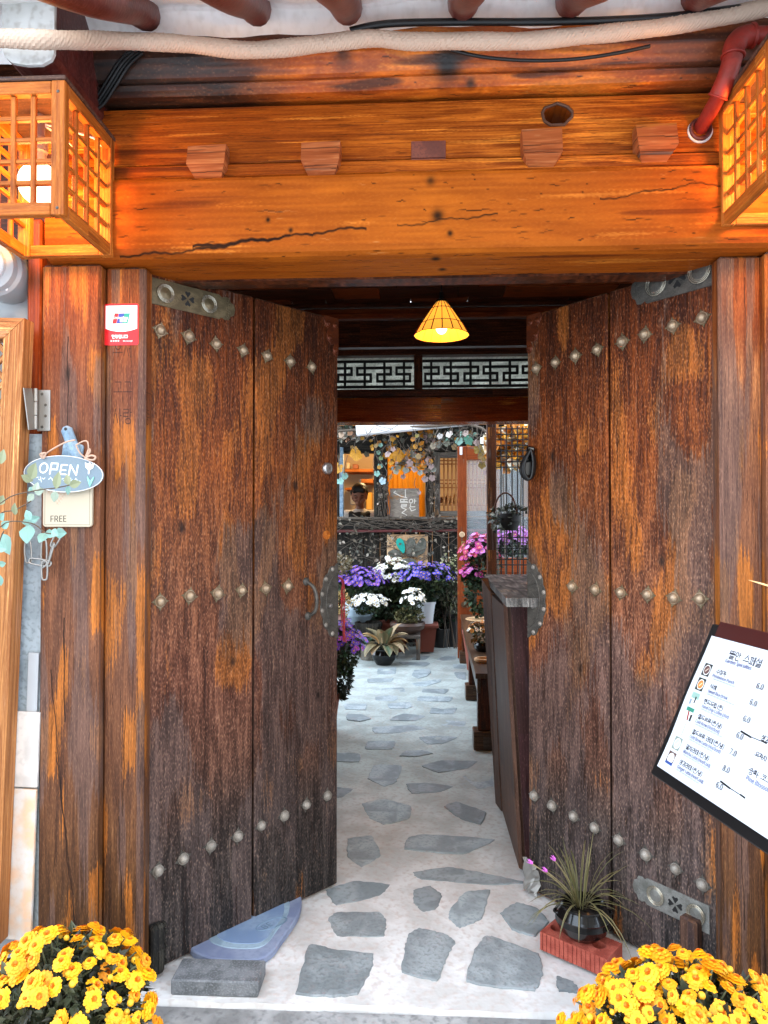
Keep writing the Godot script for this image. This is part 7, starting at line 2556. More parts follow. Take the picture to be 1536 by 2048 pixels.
	for k in 5: tube(st, smooth_pts([Vector3(0.05 * k - 0.1, 0, 0), Vector3(0.06 * k - 0.12, 0.8, 0.02), Vector3(0.08 * k - 0.16, 1.75, 0)], 5), 0.007, 6)
	put("stem", st, M.twig, a)

# ---------------------------------------------------------------- grape vine along the eaves, ivy and twigs on the plank wall
func grape_leaf(st: SurfaceTool, c: Vector3, r: float, roll: float, n: Vector3, col: Color) -> void:
	var z := n.normalized()
	var x := Vector3.UP.cross(z).normalized()
	var y := z.cross(x)
	var B := Basis(x, y, z) * Basis(Vector3(0, 0, 1), roll)
	var pts := []
	for k in 40:      # five toothed lobes, notched at the stalk
		var th := TAU * k / 40.0
		var f := angle_difference(-PI / 2, th)
		var e := 0.8 + 0.2 * absf(cos(f * 2.5)) if absf(f) < 2.7 else lerpf(0.93, 0.6, (absf(f) - 2.7) / 0.45)
		e *= 1.0 + (0.07 if k % 2 else -0.05)
		pts.append(Vector2(cos(th), sin(th)) * e)
	var m := pts.size()
	var ctr := Vector2(0, 0.2)
	var lift := func(p: Vector2) -> Vector3: return c + B * Vector3(p.x * r, p.y * r, r * (-0.3 * p.length_squared() * 0.6 + 0.12 * absf(p.x) + 0.05 * sin(p.angle() * 7.0)))
	for k in m:
		var a: Vector3 = lift.call(ctr)
		var b: Vector3 = lift.call(pts[k])
		var d: Vector3 = lift.call(pts[(k + 1) % m])
		var nn := (b - a).cross(d - a).normalized()
		var q := [a, b, d]
		if nn.dot(z) < 0: nn = -nn
		else: q = [a, d, b]
		var cc := col * (1.0 + 0.12 * sin(k * 2.1))
		for i in 3:
			st.set_normal((nn + z * 0.6).normalized()); st.set_color(cc if i else col * 0.85); st.set_uv(Vector2()); st.add_vertex(q[i])

func vines() -> void:
	var v := thing("grape_vine", "autumn grape vine hanging from the eaves in front of the windows", "vine", Vector3(pz(800, 880, -5.2).x, 0, -5.2))
	var yl := lin(0.88, 0.62, 0.12)
	var yo := lin(0.78, 0.5, 0.1)
	var pk := lin(0.66, 0.56, 0.54)
	var gr := lin(0.52, 0.54, 0.5)
	var mi := lin(0.55, 0.74, 0.68)
	var gn := lin(0.12, 0.42, 0.32)
	var lb := lin(0.66, 0.76, 0.8)
	var L := [[747, 860, 13, yo], [712, 909, 15, yl], [797, 911, 15, yl], [858, 856, 12, yo], [826, 878, 7, yo], [834, 871, 6, lin(0.5, 0.45, 0.12)], [831, 893, 7, yl], [676, 936, 12, yl], [775, 908, 9, pk], [782, 925, 8, yl], [820, 926, 10, pk], [812, 940, 9, gr], [829, 938, 9, pk], [840, 945, 8, gr], [803, 935, 9, yl], [792, 943, 8, lin(0.7, 0.7, 0.62)],
		[836, 921, 9, yl], [850, 958, 9, pk], [864, 956, 9, pk], [862, 933, 8, pk], [845, 912, 8, yo], [754, 947, 8, mi], [765, 962, 10, lb], [761, 890, 6, mi], [757, 905, 6, mi], [762, 916, 6, lin(0.6, 0.7, 0.5)], [760, 932, 7, mi], [866, 892, 9, lin(0.62, 0.58, 0.5)], [876, 889, 10, gr], [893, 886, 10, lin(0.6, 0.62, 0.56)], [918, 882, 11, mi], [937, 880, 12, gn], [958, 899, 12, lin(0.55, 0.45, 0.12)], [966, 912, 12, lin(0.5, 0.38, 0.1)], [954, 885, 9, pk], [898, 868, 10, lin(0.85, 0.82, 0.8)], [931, 866, 9, lin(0.85, 0.78, 0.76)], [880, 872, 8, lin(0.82, 0.8, 0.78)], [683, 870, 9, lin(0.85, 0.75, 0.65)], [700, 866, 8, lin(0.75, 0.55, 0.4)], [690, 952, 9, mi], [680, 962, 10, mi], [772, 975, 7, lin(0.3, 0.26, 0.22)], [838, 985, 6, pk], [815, 905, 8, yo], [848, 930, 8, yo], [786, 898, 7, pk], [823, 905, 6, gr], [806, 953, 7, pk], [964, 930, 10, lin(0.45, 0.36, 0.1)], [972, 945, 8, pk]]
	var st: SurfaceTool
	var twigs := tool()
	for q in L:
		var z := -5.45 + rng.randf_range(-0.15, 0.3)
		if q[0] > 940: z = -4.7
		var c := pz(q[0], q[1], z) - v.position
		st = tool()
		var r: float = q[2] * 0.0043 * (absf(z) + 2.0) / 7.4
		grape_leaf(st, c, r * (1.12 if q[2] > 11 else 0.95), rng.randf_range(-0.6, 0.6), Vector3(rng.randf_range(-0.7, 0.7), rng.randf_range(-0.2, 0.6), 1), tint(q[3] * 0.75, 0.1))
		put("leaf", st, M.leafmat, v)
		tube(twigs, smooth_pts([c + Vector3(0, r * 0.2, 0), c + Vector3(rng.randf_range(-0.05, 0.05), r + 0.05, 0.01), c + Vector3(rng.randf_range(-0.1, 0.1), r + rng.randf_range(0.12, 0.24), -0.03)], 3), 0.003, 4, false)
	for k in 110:      # more leaves of the vine, thickest over the middle window
		var px := 812.0 + rng.randfn() * 36.0 if k < 36 else rng.randf_range(680, 950)
		var py := 922.0 + rng.randfn() * 20.0 if k < 36 else rng.randf_range(858, 900)
		if px > 870 and py > 900: continue
		var c := pz(px, py, -5.55 + rng.randf_range(-0.1, 0.2)) - v.position
		var col: Color = [yl, yo, yo, gr, lin(0.62, 0.5, 0.3), lin(0.75, 0.55, 0.14), lin(0.42, 0.4, 0.32)][rng.randi() % 7]
		st = tool()
		grape_leaf(st, c, rng.randf_range(0.016, 0.036), rng.randf_range(-0.9, 0.9), Vector3(rng.randf_range(-0.8, 0.8), rng.randf_range(-0.2, 0.8), 1), tint(col * 0.75, 0.2))
		put("leaf", st, M.leafmat, v)
	for k in 46:      # tangle of bare twigs under the eaves
		var a := pz(rng.randf_range(660, 960), rng.randf_range(852, 892), -5.3 + rng.randf_range(-0.2, 0.2)) - v.position
		var d := Vector3(rng.randf_range(-0.3, 0.3), rng.randf_range(-0.16, 0.1), rng.randf_range(-0.1, 0.1))
		tube(twigs, smooth_pts([a, a + d * 0.5 + rdir() * 0.05, a + d], 4), 0.0028, 4, false)
	put("twigs", twigs, M.twig, v)
	st = tool()
	for c in [[700, 866, 60, 16, 160, [lin(0.75, 0.72, 0.68), lin(0.5, 0.5, 0.46), lin(0.66, 0.5, 0.4), lin(0.35, 0.42, 0.36)]], [815, 922, 42, 24, 150, [yl, yo, pk, gr, lin(0.5, 0.46, 0.36)]], [915, 872, 40, 14, 90, [lin(0.7, 0.68, 0.62), gr, mi, lin(0.3, 0.3, 0.26)]], [858, 905, 14, 50, 110, [lin(0.45, 0.4, 0.36), pk, lin(0.3, 0.28, 0.24)]]]:
		var ctr := pz(c[0], c[1], -5.55) - v.position
		leaf_mass(st, ctr, Vector3(c[2] * 0.0052, c[3] * 0.0052, 0.12), c[4], 0.06, c[5], 0.45, 0.1)
	stuff(put("small_leaves", st, M.leafmat, v))
	st = tool()
	tube(st, smooth_pts([Vector3(1.2, 0, 0.1), Vector3(1.15, 1.2, 0.05), Vector3(0.9, 2.2, 0), Vector3(0.2, 2.3, -0.1), Vector3(-0.8, 2.25, -0.1)], 6), 0.014, 7)
	put("trunk", st, M.twig, v)
	# creeper on the planks
	var c := thing("wall_creeper", "bare tangled creeper over the dark planks and window sill", "creeper", Vector3(pz(780, 1060, -5.9).x, 0, -5.9))
	st = tool()
	for k in 90:
		var a := pz(rng.randf_range(665, 930), rng.randf_range(1036, 1062), -5.86 + rng.randf_range(-0.02, 0.03)) - c.position
		var d := Vector3(rng.randf_range(-0.4, 0.4), rng.randf_range(-0.08, 0.08), 0)
		tube(st, smooth_pts([a, a + d * 0.5 + Vector3(0, rng.randf_range(-0.05, 0.05), 0.03), a + d], 4), rng.randf_range(0.002, 0.0045), 4, false)
	for k in 60:
		var a := pz(rng.randf_range(665, 920), rng.randf_range(1066, 1130), -5.93) - c.position
		var d := Vector3(rng.randf_range(-0.45, 0.45), rng.randf_range(-0.25, 0.25), 0)
		tube(st, smooth_pts([a, a + d * 0.5 + Vector3(rng.randf_range(-0.06, 0.06), rng.randf_range(-0.06, 0.06), 0.015), a + d], 4), rng.randf_range(0.0018, 0.004), 4, false)
	for q in [[866, 960], [762, 990], [768, 1010], [860, 1000]]:
		for k in 5:
			var a := pz(q[0] + rng.randf_range(-8, 8), q[1] - 40, -5.9) - c.position
			tube(st, smooth_pts([a, a + Vector3(rng.randf_range(-0.05, 0.05), -0.2, 0.02), a + Vector3(rng.randf_range(-0.08, 0.08), -0.45, 0)], 4), 0.004, 4, false)
	stuff(put("stems", st, M.twig, c))
	st = tool()
	for k in 150:
		var a := pz(rng.randf_range(665, 920), rng.randf_range(1030, 1130), -5.88) - c.position
		kite(st, a, a + Vector3(rng.randf_range(-0.05, 0.05), rng.randf_range(-0.05, 0.03), 0.01), 0.016, Vector3(0, 0.3, 1), tint([lin(0.6, 0.56, 0.5), lin(0.4, 0.36, 0.3), lin(0.3, 0.3, 0.26)][k % 3], 0.2))
	for q in [[764, 985, 14, 40], [866, 990, 12, 60]]:
		leaf_mass(st, pz(q[0], q[1], -5.88) - c.position, Vector3(q[2] * 0.0055, q[3] * 0.0055, 0.04), 70, 0.035, [lin(0.4, 0.36, 0.3), lin(0.6, 0.55, 0.5), lin(0.25, 0.2, 0.17)], 0.5, 0.1)
	stuff(put("withered_leaves", st, M.leafmat, c))

# ---------------------------------------------------------------- on the doorstep
func mum_mesh(variant: int) -> ArrayMesh:
	var st := tool()
	rng.seed = 900 + variant
	var yl: Color = [lin(0.97, 0.69, 0.04), lin(0.96, 0.65, 0.03), lin(0.98, 0.73, 0.08), lin(0.95, 0.61, 0.03)][variant % 4]
	var rings := [[17, 1.0, 0.06, 0.0], [15, 0.82, 0.2, 0.004], [12, 0.58, 0.34, 0.008]]
	for r in rings.size():
		var R: Array = rings[r]
		for k in R[0]:
			var a: float = TAU * (k + 0.5 * (r % 2)) / R[0] + rng.randf_range(-0.07, 0.07)
			var d := Vector3(cos(a), 0, sin(a))
			var e := Vector3(-sin(a), 0, cos(a))
			var L: float = 0.0255 * R[1] * rng.randf_range(0.88, 1.08)
			var up: float = R[2] * rng.randf_range(0.5, 1.5)
			var w := 0.0048
			var p := [Vector3(0, 0.002 + R[3], 0) + d * 0.004, d * L * 0.55 + Vector3(0, R[3] + L * up * 0.6 + 0.002, 0), d * L * 0.9 + Vector3(0, R[3] + L * up * 0.7, 0), d * L + Vector3(0, R[3] + L * up * 0.55, 0)]
			var wd := [w * 0.5, w, w * 0.85, 0.0012]
			for i in 3:
				var q := [p[i] - e * wd[i], p[i] + e * wd[i], p[i + 1] + e * wd[i + 1], p[i + 1] - e * wd[i + 1]]
				for t in [[0, 1, 2], [0, 2, 3]]:
					var nn: Vector3 = (q[t[1]] - q[t[0]]).cross(q[t[2]] - q[t[0]]).normalized()
					var o: Array = t
					if nn.y < 0: nn = -nn
					else: o = [t[0], t[2], t[1]]
					for v in o:
						st.set_normal(nn); st.set_color(tint(yl, 0.05)); st.set_uv(Vector2()); st.add_vertex(q[v])
	for i in 5:      # a domed, deeper-coloured heart of tiny florets
		for k in 7:
			var a := TAU * (k + 0.5 * (i % 2)) / 7.0
			var rr := 0.009 * (i + 0.6) / 5.0
			var c := Vector3(cos(a) * rr, 0.0135 - rr * rr * 55.0, sin(a) * rr)
			kite(st, c - Vector3(cos(a), 0, sin(a)) * 0.002, c + Vector3(cos(a) * 0.003, 0.003, sin(a) * 0.003), 0.0016, Vector3.UP, lin(0.92, 0.46, 0.02))
	return st.commit()

func yellow_mums(label: String, at: Vector3, rad: Vector3, count: int, sd: int, meshes: Array, yc: float) -> void:
	var n := thing("yellow_mums", label, "flowers", at, 0, "yellow chrysanthemums on the doorstep")
	rng.seed = sd
	standing_pot(n, "pot", pot_profile(0.11, 0.15, yc - 0.05, 0.008), mat(Color(0.2, 0.17, 0.15), 0.6))
	var c := Vector3(0, yc, 0)
	var stems := tool()
	var placed := []
	var tries := 0
	while placed.size() < count and tries < 9000:
		tries += 1
		var d := rdir()
		if d.y < -0.12: continue
		if d.z < -0.6 and d.y < 0.3: continue
		var lumpy := 1.0 + 0.1 * lump(d, 3.7, sd) + rng.randf_range(-0.13, 0.07)
		var p := c + d * rad * lumpy
		var ok := true
		for q in placed:
			if q.distance_to(p) < 0.0225: ok = false
		if not ok: continue
		placed.append(p)
		var nrm := (d * Vector3(1, 0.9, 1) + Vector3(0, 0.35, 0.3) + rdir() * 0.5).normalized()
		var x := nrm.cross(Vector3(0.2, 0.1, 1)).normalized().rotated(nrm, rng.randf() * TAU)
		var s := rng.randf_range(0.6, 1.02)
		if rng.randf() < 0.16: s *= 0.6
		put("flower", meshes[rng.randi() % meshes.size()], M.petal, n, Transform3D(Basis(x, nrm, x.cross(nrm)).scaled(Vector3(s, s * rng.randf_range(0.8, 1.3), s)), p))
		tube(stems, smooth_pts([c + Vector3(0, -rad.y * 0.6, 0) + d * 0.05, c + d * rad * 0.6, p - nrm * 0.02, p], 3), 0.0021, 5, false)
	stuff(put("stems", stems, mat(Color(0.38, 0.4, 0.28), 0.7), n))
	var buds := tool()
	for k in int(count * 0.35):
		var d := rdir()
		if d.y < 0: d.y = -d.y
		ball(buds, c + d * rad * rng.randf_range(0.9, 1.02), rng.randf_range(0.005, 0.009), 8)
	stuff(put("buds", buds, mat(Color(0.9, 0.68, 0.15), 0.6), n))
	var st := tool()
	for k in 1500:
		var d := rdir()
		if d.y < -0.5: d.y = -d.y
		var p := c + d * rad * rng.randf_range(0.45, 0.93)
		var t := (d * Vector3(1, 0.4, 1) + rdir() * 0.9).normalized()
		var L := rng.randf_range(0.022, 0.042)
		var col := tint([lin(0.2, 0.22, 0.14), lin(0.28, 0.3, 0.21), lin(0.15, 0.16, 0.1)][k % 3], 0.2)
		var nn := (d + Vector3.UP * 0.6 + rdir() * 0.4).normalized()
		kite(st, p, p + t * L, L * 0.26, nn, col)      # lobed leaf: three fingers
		var sd2 := t.cross(nn).normalized()
		for s in [-1.0, 1.0]: kite(st, p + t * L * 0.15, p + t * L * 0.62 + sd2 * s * L * 0.36, L * 0.15, nn, col)
	stuff(put("leaves", st, M.leafmat, n))

func front_things() -> void:
	var meshes := []
	for k in 6: meshes.append(mum_mesh(k))
	var lc := pz(122, 2000, 0.33)
	yellow_mums("mound of yellow chrysanthemums at the foot of the left post", Vector3(lc.x, -0.012, 0.33), Vector3(0.215, 0.2, 0.19), 165, 5, meshes, 0.15)
	var rc := pz(1388, 2020, 0.36)
	yellow_mums("dense yellow chrysanthemums below the menu board, in front of the brick", Vector3(rc.x, -0.012, 0.36), Vector3(0.275, 0.2, 0.2), 285, 9, meshes, 0.135)
	rng.seed = 77
	# black paving block
	var st := tool()
	var b0 := pg(341, 1991)
	var b1 := pg(516, 1996)
	var e := (b1 - b0).normalized()
	var bk := Vector3(e.z, 0, -e.x)
	if bk.z > 0: bk = -bk
	var dp := 0.105
	box(st, (b0 + b1) * 0.5 + bk * dp * 0.5 + Vector3(0, 0.021, 0), Vector3(b0.distance_to(b1), 0.044, dp), 0.004, 0, 0.4, 0.4, Vector2(), Basis(e, Vector3.UP, e.cross(Vector3.UP)))
	tag(put("stone_block", st, M.basalt), "dark grey stone block lying at the foot of the left door", "block")
	# blue plastic footrest sticking out under the left door
	var mt := thing("blue_footrest", "pale blue plastic footrest lying under the left door leaf", "footrest")
	var rim := PackedVector2Array()
	for q in [[603, 1795], [599, 1824], [582, 1853], [560, 1883], [546, 1902], [520, 1918], [475, 1921], [420, 1916], [380, 1896], [390, 1860], [440, 1825], [500, 1795], [550, 1775], [590, 1772]]:
		var w := pg(q[0], q[1], 0.022)
		rim.append(Vector2(w.x, -w.z))
	rim = smooth_poly(rim)
	var flat := Transform3D(Basis(Vector3(1, 0, 0), Vector3(0, 0, -1), Vector3(0, 1, 0)), Vector3(0, 0.004, 0))
	st = tool()
	prism(st, rim, 0.02, 0.004, flat)
	put("rim", st, mottled_card(Color(0.45, 0.49, 0.6), Color(0.53, 0.57, 0.66)), mt)
	var ctr := Vector2()
	for q in rim: ctr += q
	ctr /= rim.size()
	var inner := PackedVector2Array()
	var inner2 := PackedVector2Array()
	for q in rim:
		inner.append(ctr + (q - ctr) * 0.72)
		inner2.append(ctr + (q - ctr) * 0.6)
	st = tool()
	prism(st, inner, 0.0225, 0.002, flat)
	put("tread", st, mottled_card(Color(0.5, 0.58, 0.64), Color(0.58, 0.66, 0.72)), mt)
	st = tool()
	prism(st, inner2, 0.0238, 0.001, flat)
	put("raised_panel", st, mottled_card(Color(0.44, 0.53, 0.66), Color(0.52, 0.6, 0.7)), mt)
	st = tool()      # moulded oval with two letters
	var oc := pg(528, 1854, 0.028)
	var ovp := []
	var ang := -0.7
	for k in 25:
		var an := TAU * k / 24
		var l := Vector2(cos(an) * 0.055, sin(an) * 0.024).rotated(ang)
		ovp.append(oc + Vector3(l.x, 0, l.y) + Vector3(0.02, 0, -0.02))
	tube(st, ovp, 0.0016, 5, false)
	put("moulded_oval", st, mat(Color(0.4, 0.5, 0.58), 0.5), mt)
	put("lettering", lettering("BE", 0.024), mat(Color(0.36, 0.46, 0.54), 0.5), mt, Transform3D(Basis(Vector3.UP, 0.9) * Basis(Vector3.RIGHT, -PI / 2), oc + Vector3(0.008, 0.0005, -0.006)))
	# brick and the black pot on it
	var yb := 0.06
	var k0 := pg(1080, 1863, yb)
	var k1 := pg(1214, 1919, yb)
	var k2 := pg(1258, 1892, yb)
	var ux := (k1 - k0).normalized()
	var uz := (k2 - k1)
	uz = (uz - ux * uz.dot(ux)).normalized()
	var bl := k0.distance_to(k1)
	var bw := maxf((k2 - k1).dot(uz), 0.1)
	var br := thing("red_brick", "red cored brick under the glazed black pot", "brick", Vector3(((k0 + k1) * 0.5 + uz * bw * 0.5).x, 0.005, ((k0 + k1) * 0.5 + uz * bw * 0.5).z))
	var bb := Basis(ux, Vector3.UP, ux.cross(Vector3.UP))
	var csg := CSGBox3D.new()
	csg.name = "brick_body"
	csg.size = Vector3(bl, 0.055, bw)
	csg.transform = Transform3D(bb, Vector3(0, 0.0275, 0))
	csg.material = M.brick
	for x in [-0.36, -0.05, 0.27]:
		var c := CSGCylinder3D.new()
		c.name = "core_hole"
		c.operation = CSGShape3D.OPERATION_SUBTRACTION
		c.radius = 0.021
		c.height = 0.09
		c.sides = 18
		c.material = M.brick
		c.position = Vector3(x * bl, 0.02, 0)
		csg.add_child(c, true)
	for i in 15:      # combed grooves on the long face
		var c := CSGBox3D.new()
		c.name = "groove"
		c.operation = CSGShape3D.OPERATION_SUBTRACTION
		c.size = Vector3(0.0025, 0.1, 0.005)
		c.material = M.brick
		c.position = Vector3(-bl * 0.46 + bl * 0.92 * i / 14.0, 0, bw * 0.5)
		csg.add_child(c, true)
		var c2 := c.duplicate()
		c2.position.z = -bw * 0.5
		csg.add_child(c2, true)
	br.add_child(csg)
	var pc := pz(1167, 1890, br.position.z - 0.01)
	var pt := thing("grass_pot", "glazed black pot of grassy leaves with pink buds, standing on the brick", "plant", Vector3(pc.x, 0.0605, br.position.z - 0.015))
	standing_pot(pt, "pot", [[0.05, 0.0], [0.072, 0.02], [0.084, 0.045], [0.083, 0.062], [0.085, 0.066], [0.08, 0.072], [0.068, 0.088], [0.07, 0.096], [0.064, 0.1], [0.058, 0.096], [0.056, 0.084], [0.0, 0.082]], M.glazed, Vector3.ZERO, 32)
	for s in [-1, 1]:
		st = tool()
		torus(st, Vector3(s * 0.075, 0.07, 0), 0.013, 0.004, Basis(Vector3.RIGHT, PI / 2), 14, 6)
		put("lug", st, M.glazed, pt)
	var gc := [lin(0.3, 0.3, 0.17), lin(0.4, 0.38, 0.24), lin(0.22, 0.23, 0.12), lin(0.5, 0.45, 0.3)]
	for k in 46:
		var an := rng.randf() * TAU
		if k > 38: an = PI * 0.78 + rng.randf_range(-0.25, 0.25)
		var rise := rng.randf_range(0.35, 0.9)
		var L := rng.randf_range(0.12, 0.26)
		st = tool()
		long_leaf(st, Vector3(cos(an), 0, sin(an)) * rng.randf_range(0, 0.025) + Vector3(-0.01, 0.084, 0), Vector3(cos(an), 0, sin(an)), L, rng.randf_range(0.0022, 0.0036), tint(gc[k % 4]), tint(gc[(k + 1) % 4]), rng.randf_range(0.6, 2.6) * (1.2 - rise * 0.5), rise)
		put("blade", st, M.leafmat, pt)
	for q in [[1110, 1722], [1065, 1728], [1094, 1744]]:
		var tip := pz(q[0], q[1], pt.position.z + 0.02) - pt.position
		st = tool()
		tube(st, smooth_pts([Vector3(-0.01, 0.085, 0), Vector3(tip.x * 0.5, tip.y * 0.6 + 0.03, 0.01), tip], 5), [0.0016, 0.0016, 0.0016, 0.0016, 0.0016, 0.0016, 0.0016, 0.0016, 0.0018, 0.002, 0.0022], 5)
		put("flower_stalk", st, mat(Color(0.55, 0.5, 0.36), 0.6), pt)
		st = tool()
		var dd := (tip - Vector3(tip.x * 0.5, tip.y * 0.6 + 0.03, 0.01)).normalized()
		for w in 4:
			var sd := dd.cross(Vector3(cos(w * 1.57), 0.2, sin(w * 1.57))).normalized()
			kite(st, tip - dd * 0.004, tip + dd * 0.02 + sd * 0.006, 0.004, sd.cross(dd) + Vector3(0, 0, 0.6), lin(0.82, 0.42, 0.8))
		put("pink_bud", st, M.petal, pt)
	menu()
	# a dry grass blade from the pot standing past the right edge
	var gr := thing("dry_grass", "dry pale grass blade leaning in beside the right door post", "grass", Vector3(pz(1580, 1047, 0.2).x, 0, 0.2))
	st = tool()
	tube(st, smooth_pts([Vector3(0, 0, 0), Vector3(0.0, 0.6, 0.02), pz(1552, 1190, 0.2) - gr.position, pz(1536, 1172, 0.2) - gr.position], 5), 0.002, 5, false)
	put("stalk", st, M.tan, gr)
	st = tool()
	var ga := pz(1550, 1176, 0.2) - gr.position
	blade_leaf(st, ga, pz(1493, 1162, 0.22) - gr.position, 0.0045, lin(0.8, 0.66, 0.45), Vector3(0, 0.8, 0.6), 0.3, -0.004)
	put("blade", st, M.leafmat, gr)

# ---------------------------------------------------------------- the menu board
func menu() -> void:
	var TL := pz(1424, 1246, 0.14)
	var BL := pz(1288, 1537, 0.14)
	var wd := -ray(583, 1084)
	wd.y = 0
	wd = wd.normalized()
	var dn := (BL - TL)
	var H := dn.length()
	dn = dn / H
	var y := -dn
	var z := wd.cross(y).normalized()
	y = z.cross(wd)
	var n := thing("menu_board", "tilted black menu board with a white printed menu in Korean and English", "menu")
	var xf := Transform3D(Basis(wd, y, z), TL)
	var W := 0.62
	var st := tool()
	box(st, xf * Vector3(W * 0.5, -H * 0.5, -0.006), Vector3(W, H, 0.01), 0.003, 0, 1, 1, Vector2(), xf.basis)
	put("black_board", st, M.folder, n)
	st = tool()
	box(st, xf * Vector3(W * 0.5 + 0.02, -0.012, 0.001), Vector3(W - 0.03, 0.04, 0.006), 0.002, 0, 1, 1, Vector2(), xf.basis)
	put("maroon_spine", st, mat(Color(0.23, 0.07, 0.06), 0.4), n)
	# the printed sheet: 1 pixel is half a millimetre
	var pw := 1160
	var ph := 800
	var im := Image.create(pw, ph, false, Image.FORMAT_RGB8)
	im.fill(Color(0.79, 0.815, 0.84))
	var ink := Color(0.12, 0.12, 0.16)
	var grey := Color(0.4, 0.42, 0.55)
	hangul(im, "뜰안 스페셜", Vector2(190, 52), 44, 4.6, ink, 0.0, 1.0)
	var rows := ["수정과", "식혜", "핸드드립(온)", "콜드브루(온/냉)", "콜드브루 라떼(온/냉)", "말차라떼(온/냉)", "생강라떼(온/냉)"]
	for k in 7:
		var yy := 170.0 + k * 88
		hangul(im, rows[k], Vector2(150, yy), 26, 3.3, ink, 0.0, 1.0)
		for j in 22 + (k * 5) % 9:      # the fine Japanese line
			var xx := 150.0 + j * 8
			pen(im, Vector2(xx, yy + 56), Vector2(xx + 4, yy + 62), 1.9, grey)
			if j % 3: pen(im, Vector2(xx + 4, yy + 55), Vector2(xx, yy + 63), 1.2, grey)
		photo(im, 44 + (6 if k == 4 else 0), int(yy) - 12, k)
	for yy in range(40, 780): im.set_pixel(560, yy, Color(0.45, 0.46, 0.5))
	for q in [[470, 425, 640, 418], [470, 690, 640, 690]]:
		pen(im, Vector2(q[0], q[1]), Vector2(q[0] + 70, q[1] + 6), 9, Color(0.08, 0.08, 0.08))
		pen(im, Vector2(q[0] + 60, q[1] + 5), Vector2(q[2], q[3] + 8), 4, Color(0.2, 0.2, 0.22))
		pen(im, Vector2(q[2] - 30, q[3] + 6), Vector2(q[2], q[3] + 8), 8, Color(0.1, 0.1, 0.1))
	hangul(im, "송화 코코아", Vector2(600, 560), 32, 3.4, ink, 0.0, 1.0)
	for k in 6: hangul(im, ["대추차", "유자차", "오미자", "쌍화차", "생강차", "모과차"][k], Vector2(600, 60 + k * 84), 26, 3.3, ink, 0.0, 1.0)
	var pm := img_mat(im, 0.35)
	st = tool()
	var sw := pw * 0.0005
	var shh := H - 0.058
	var o := Vector3(0.022, -0.032, 0.0)
	var cols := 24
	var rws := 16
	var surf := func(i: int, j: int) -> Vector3:
		var u := float(i) / cols
		var v := float(j) / rws
		return xf * (o + Vector3(u * sw + 0.0022 * sin(v * 9.0 + 0.6) * (1.0 - u), -v * shh, 0.0012 + 0.0012 * sin(v * 7.0 + u * 3.0) * sin(u * 5.0 + 0.4) + 0.0012))
	for i in cols:
		for j in rws:
			quad(st, surf.call(i, j), surf.call(i + 1, j), surf.call(i + 1, j + 1), surf.call(i, j + 1), z, Vector2(float(i) / cols, float(j) / rws), Vector2(float(i + 1) / cols, float(j) / rws), Vector2(float(i + 1) / cols, float(j + 1) / rws), Vector2(float(i) / cols, float(j + 1) / rws))
	put("menu_sheet", st, pm, n)
	var im2 := mat(Color(0.13, 0.13, 0.17), 0.6)
	var ib := mat(Color(0.3, 0.33, 0.5), 0.6)
	var prices := ["6.0", "6.0", "6.0", "6.0", "7.0", "8.0", "6.0"]
	var eng := ["Persimmon Punch", "Sweet Rice Drink", "Hand Drip Coffee (Hot)", "Cold Brew (Hot/Iced)", "Cold Brew Latte (Hot/Iced)", "Matcha Latte (Hot/Cold)", "Ginger Latte (Hot/Cold)"]
	var words := [["Garden Specialties", 286, 112, 0.0085, ib]]
	for k in 7:
		words.append([eng[k], 150 + eng[k].length() * 5.0, 170 + k * 88 + 42, 0.0075, ib])
		words.append([prices[k], 480, 185 + k * 88, 0.0125, im2])
	words.append(["Pine Blossom", 690, 612, 0.0095, ib])
	for w in words:
		var lx: Mesh = lettering(w[0], w[3], "Droid Serif" if w[4] == im2 else "Droid Sans")
		put("lettering", lx, w[4], n, Transform3D(xf.basis, xf * (o + Vector3(w[1] * 0.0005, -w[2] * shh / ph, 0.0048))))
	# stand
	st = tool()
	var under := xf * Vector3(W * 0.55, -H * 0.5, -0.012)
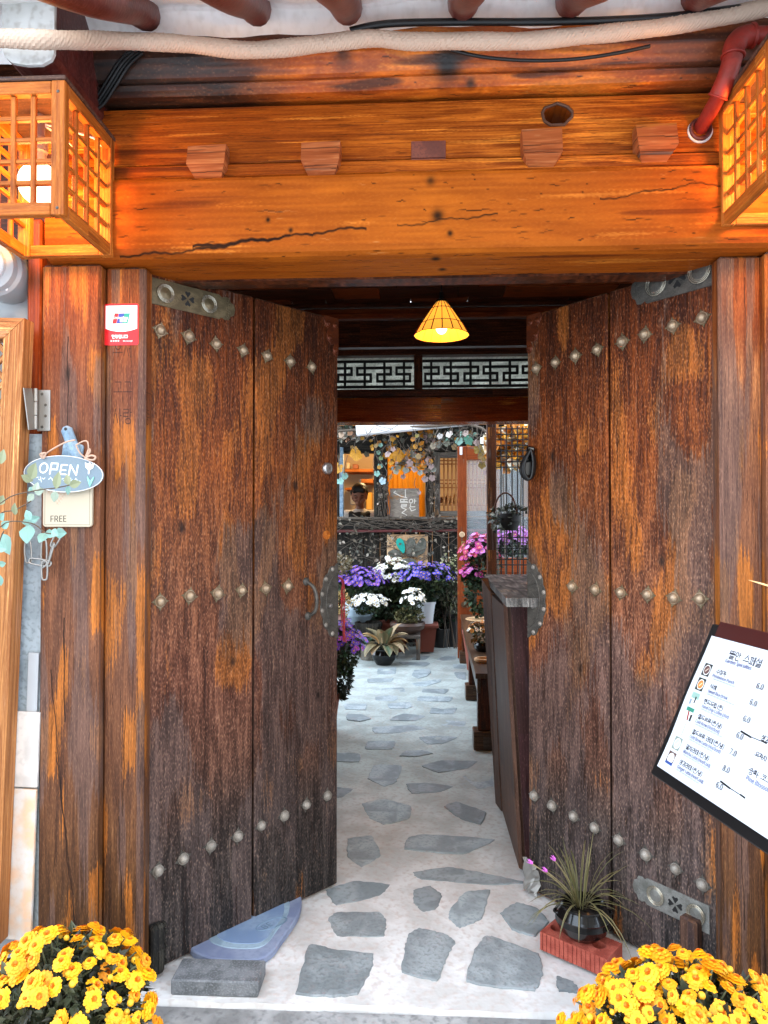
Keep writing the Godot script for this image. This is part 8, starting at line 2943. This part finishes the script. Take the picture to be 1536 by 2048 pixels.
	tube(st, [Vector3(under.x + 0.06, 0.02, under.z), Vector3(under.x + 0.06, under.y - 0.02, under.z), under], 0.014, 10)
	put("stand_pole", st, M.black, n)
	st = tool()
	lathe(st, [[0.15, -0.012], [0.15, 0.0], [0.03, 0.02], [0.0, 0.02]], 24, Vector3(under.x + 0.06, 0, under.z))
	put("stand_foot", st, M.black, n)

func photo(im: Image, x0: int, y0: int, k: int) -> void:      # a little printed picture of a drink
	var bg: Color = [Color(0.16, 0.17, 0.16), Color(0.14, 0.17, 0.15), Color(0.55, 0.68, 0.64), Color(0.88, 0.9, 0.88), Color(0.93, 0.95, 0.97), Color(0.5, 0.55, 0.52), Color(0.38, 0.3, 0.28)][k]
	var cup: Color = [Color(0.36, 0.25, 0.24), Color(0.8, 0.5, 0.25), Color(0.3, 0.4, 0.4), Color(0.55, 0.15, 0.16), Color(0.6, 0.63, 0.66), Color(0.7, 0.82, 0.68), Color(0.93, 0.92, 0.9)][k]
	for y in 72:
		for x in 62:
			var c := bg
			var d := Vector2((x - 31) / 26.0, (y - 36) / 30.0).length()
			if k in [0, 1, 5, 6]:
				if d < 1.0: c = Color(0.9, 0.9, 0.88)
				if d < 0.82: c = cup
				if d < 0.5 and absf((x - 31) * 0.6 + (y - 36) * 0.5) < 3: c = cup.lerp(Color(0.95, 0.9, 0.8), 0.7)
				if k == 6 and y > 56: c = Color(0.2, 0.3, 0.55)
			elif k == 2:
				if y > 34: c = Color(0.93, 0.95, 0.97)
				if absf(x - 38) < 6 and y > 20 and y < 60: c = Color(0.08, 0.1, 0.1)
				if x < 16 and y > 40: c = Color(0.5, 0.55, 0.6)
			elif k == 3:
				if y < 22: c = Color(0.2, 0.5, 0.42)
				if absf(x - 28 - (y - 40) * 0.2) < 6 and y > 20: c = cup
				if x > 46 and y > 34: c = Color(0.12, 0.1, 0.1)
			elif k == 4:
				if x > 22 and x < 38 and y > 4: c = cup.lerp(Color(0.85, 0.87, 0.9), absf(x - 30) / 8.0)
			im.set_pixel(x0 + x, y0 + y, c)
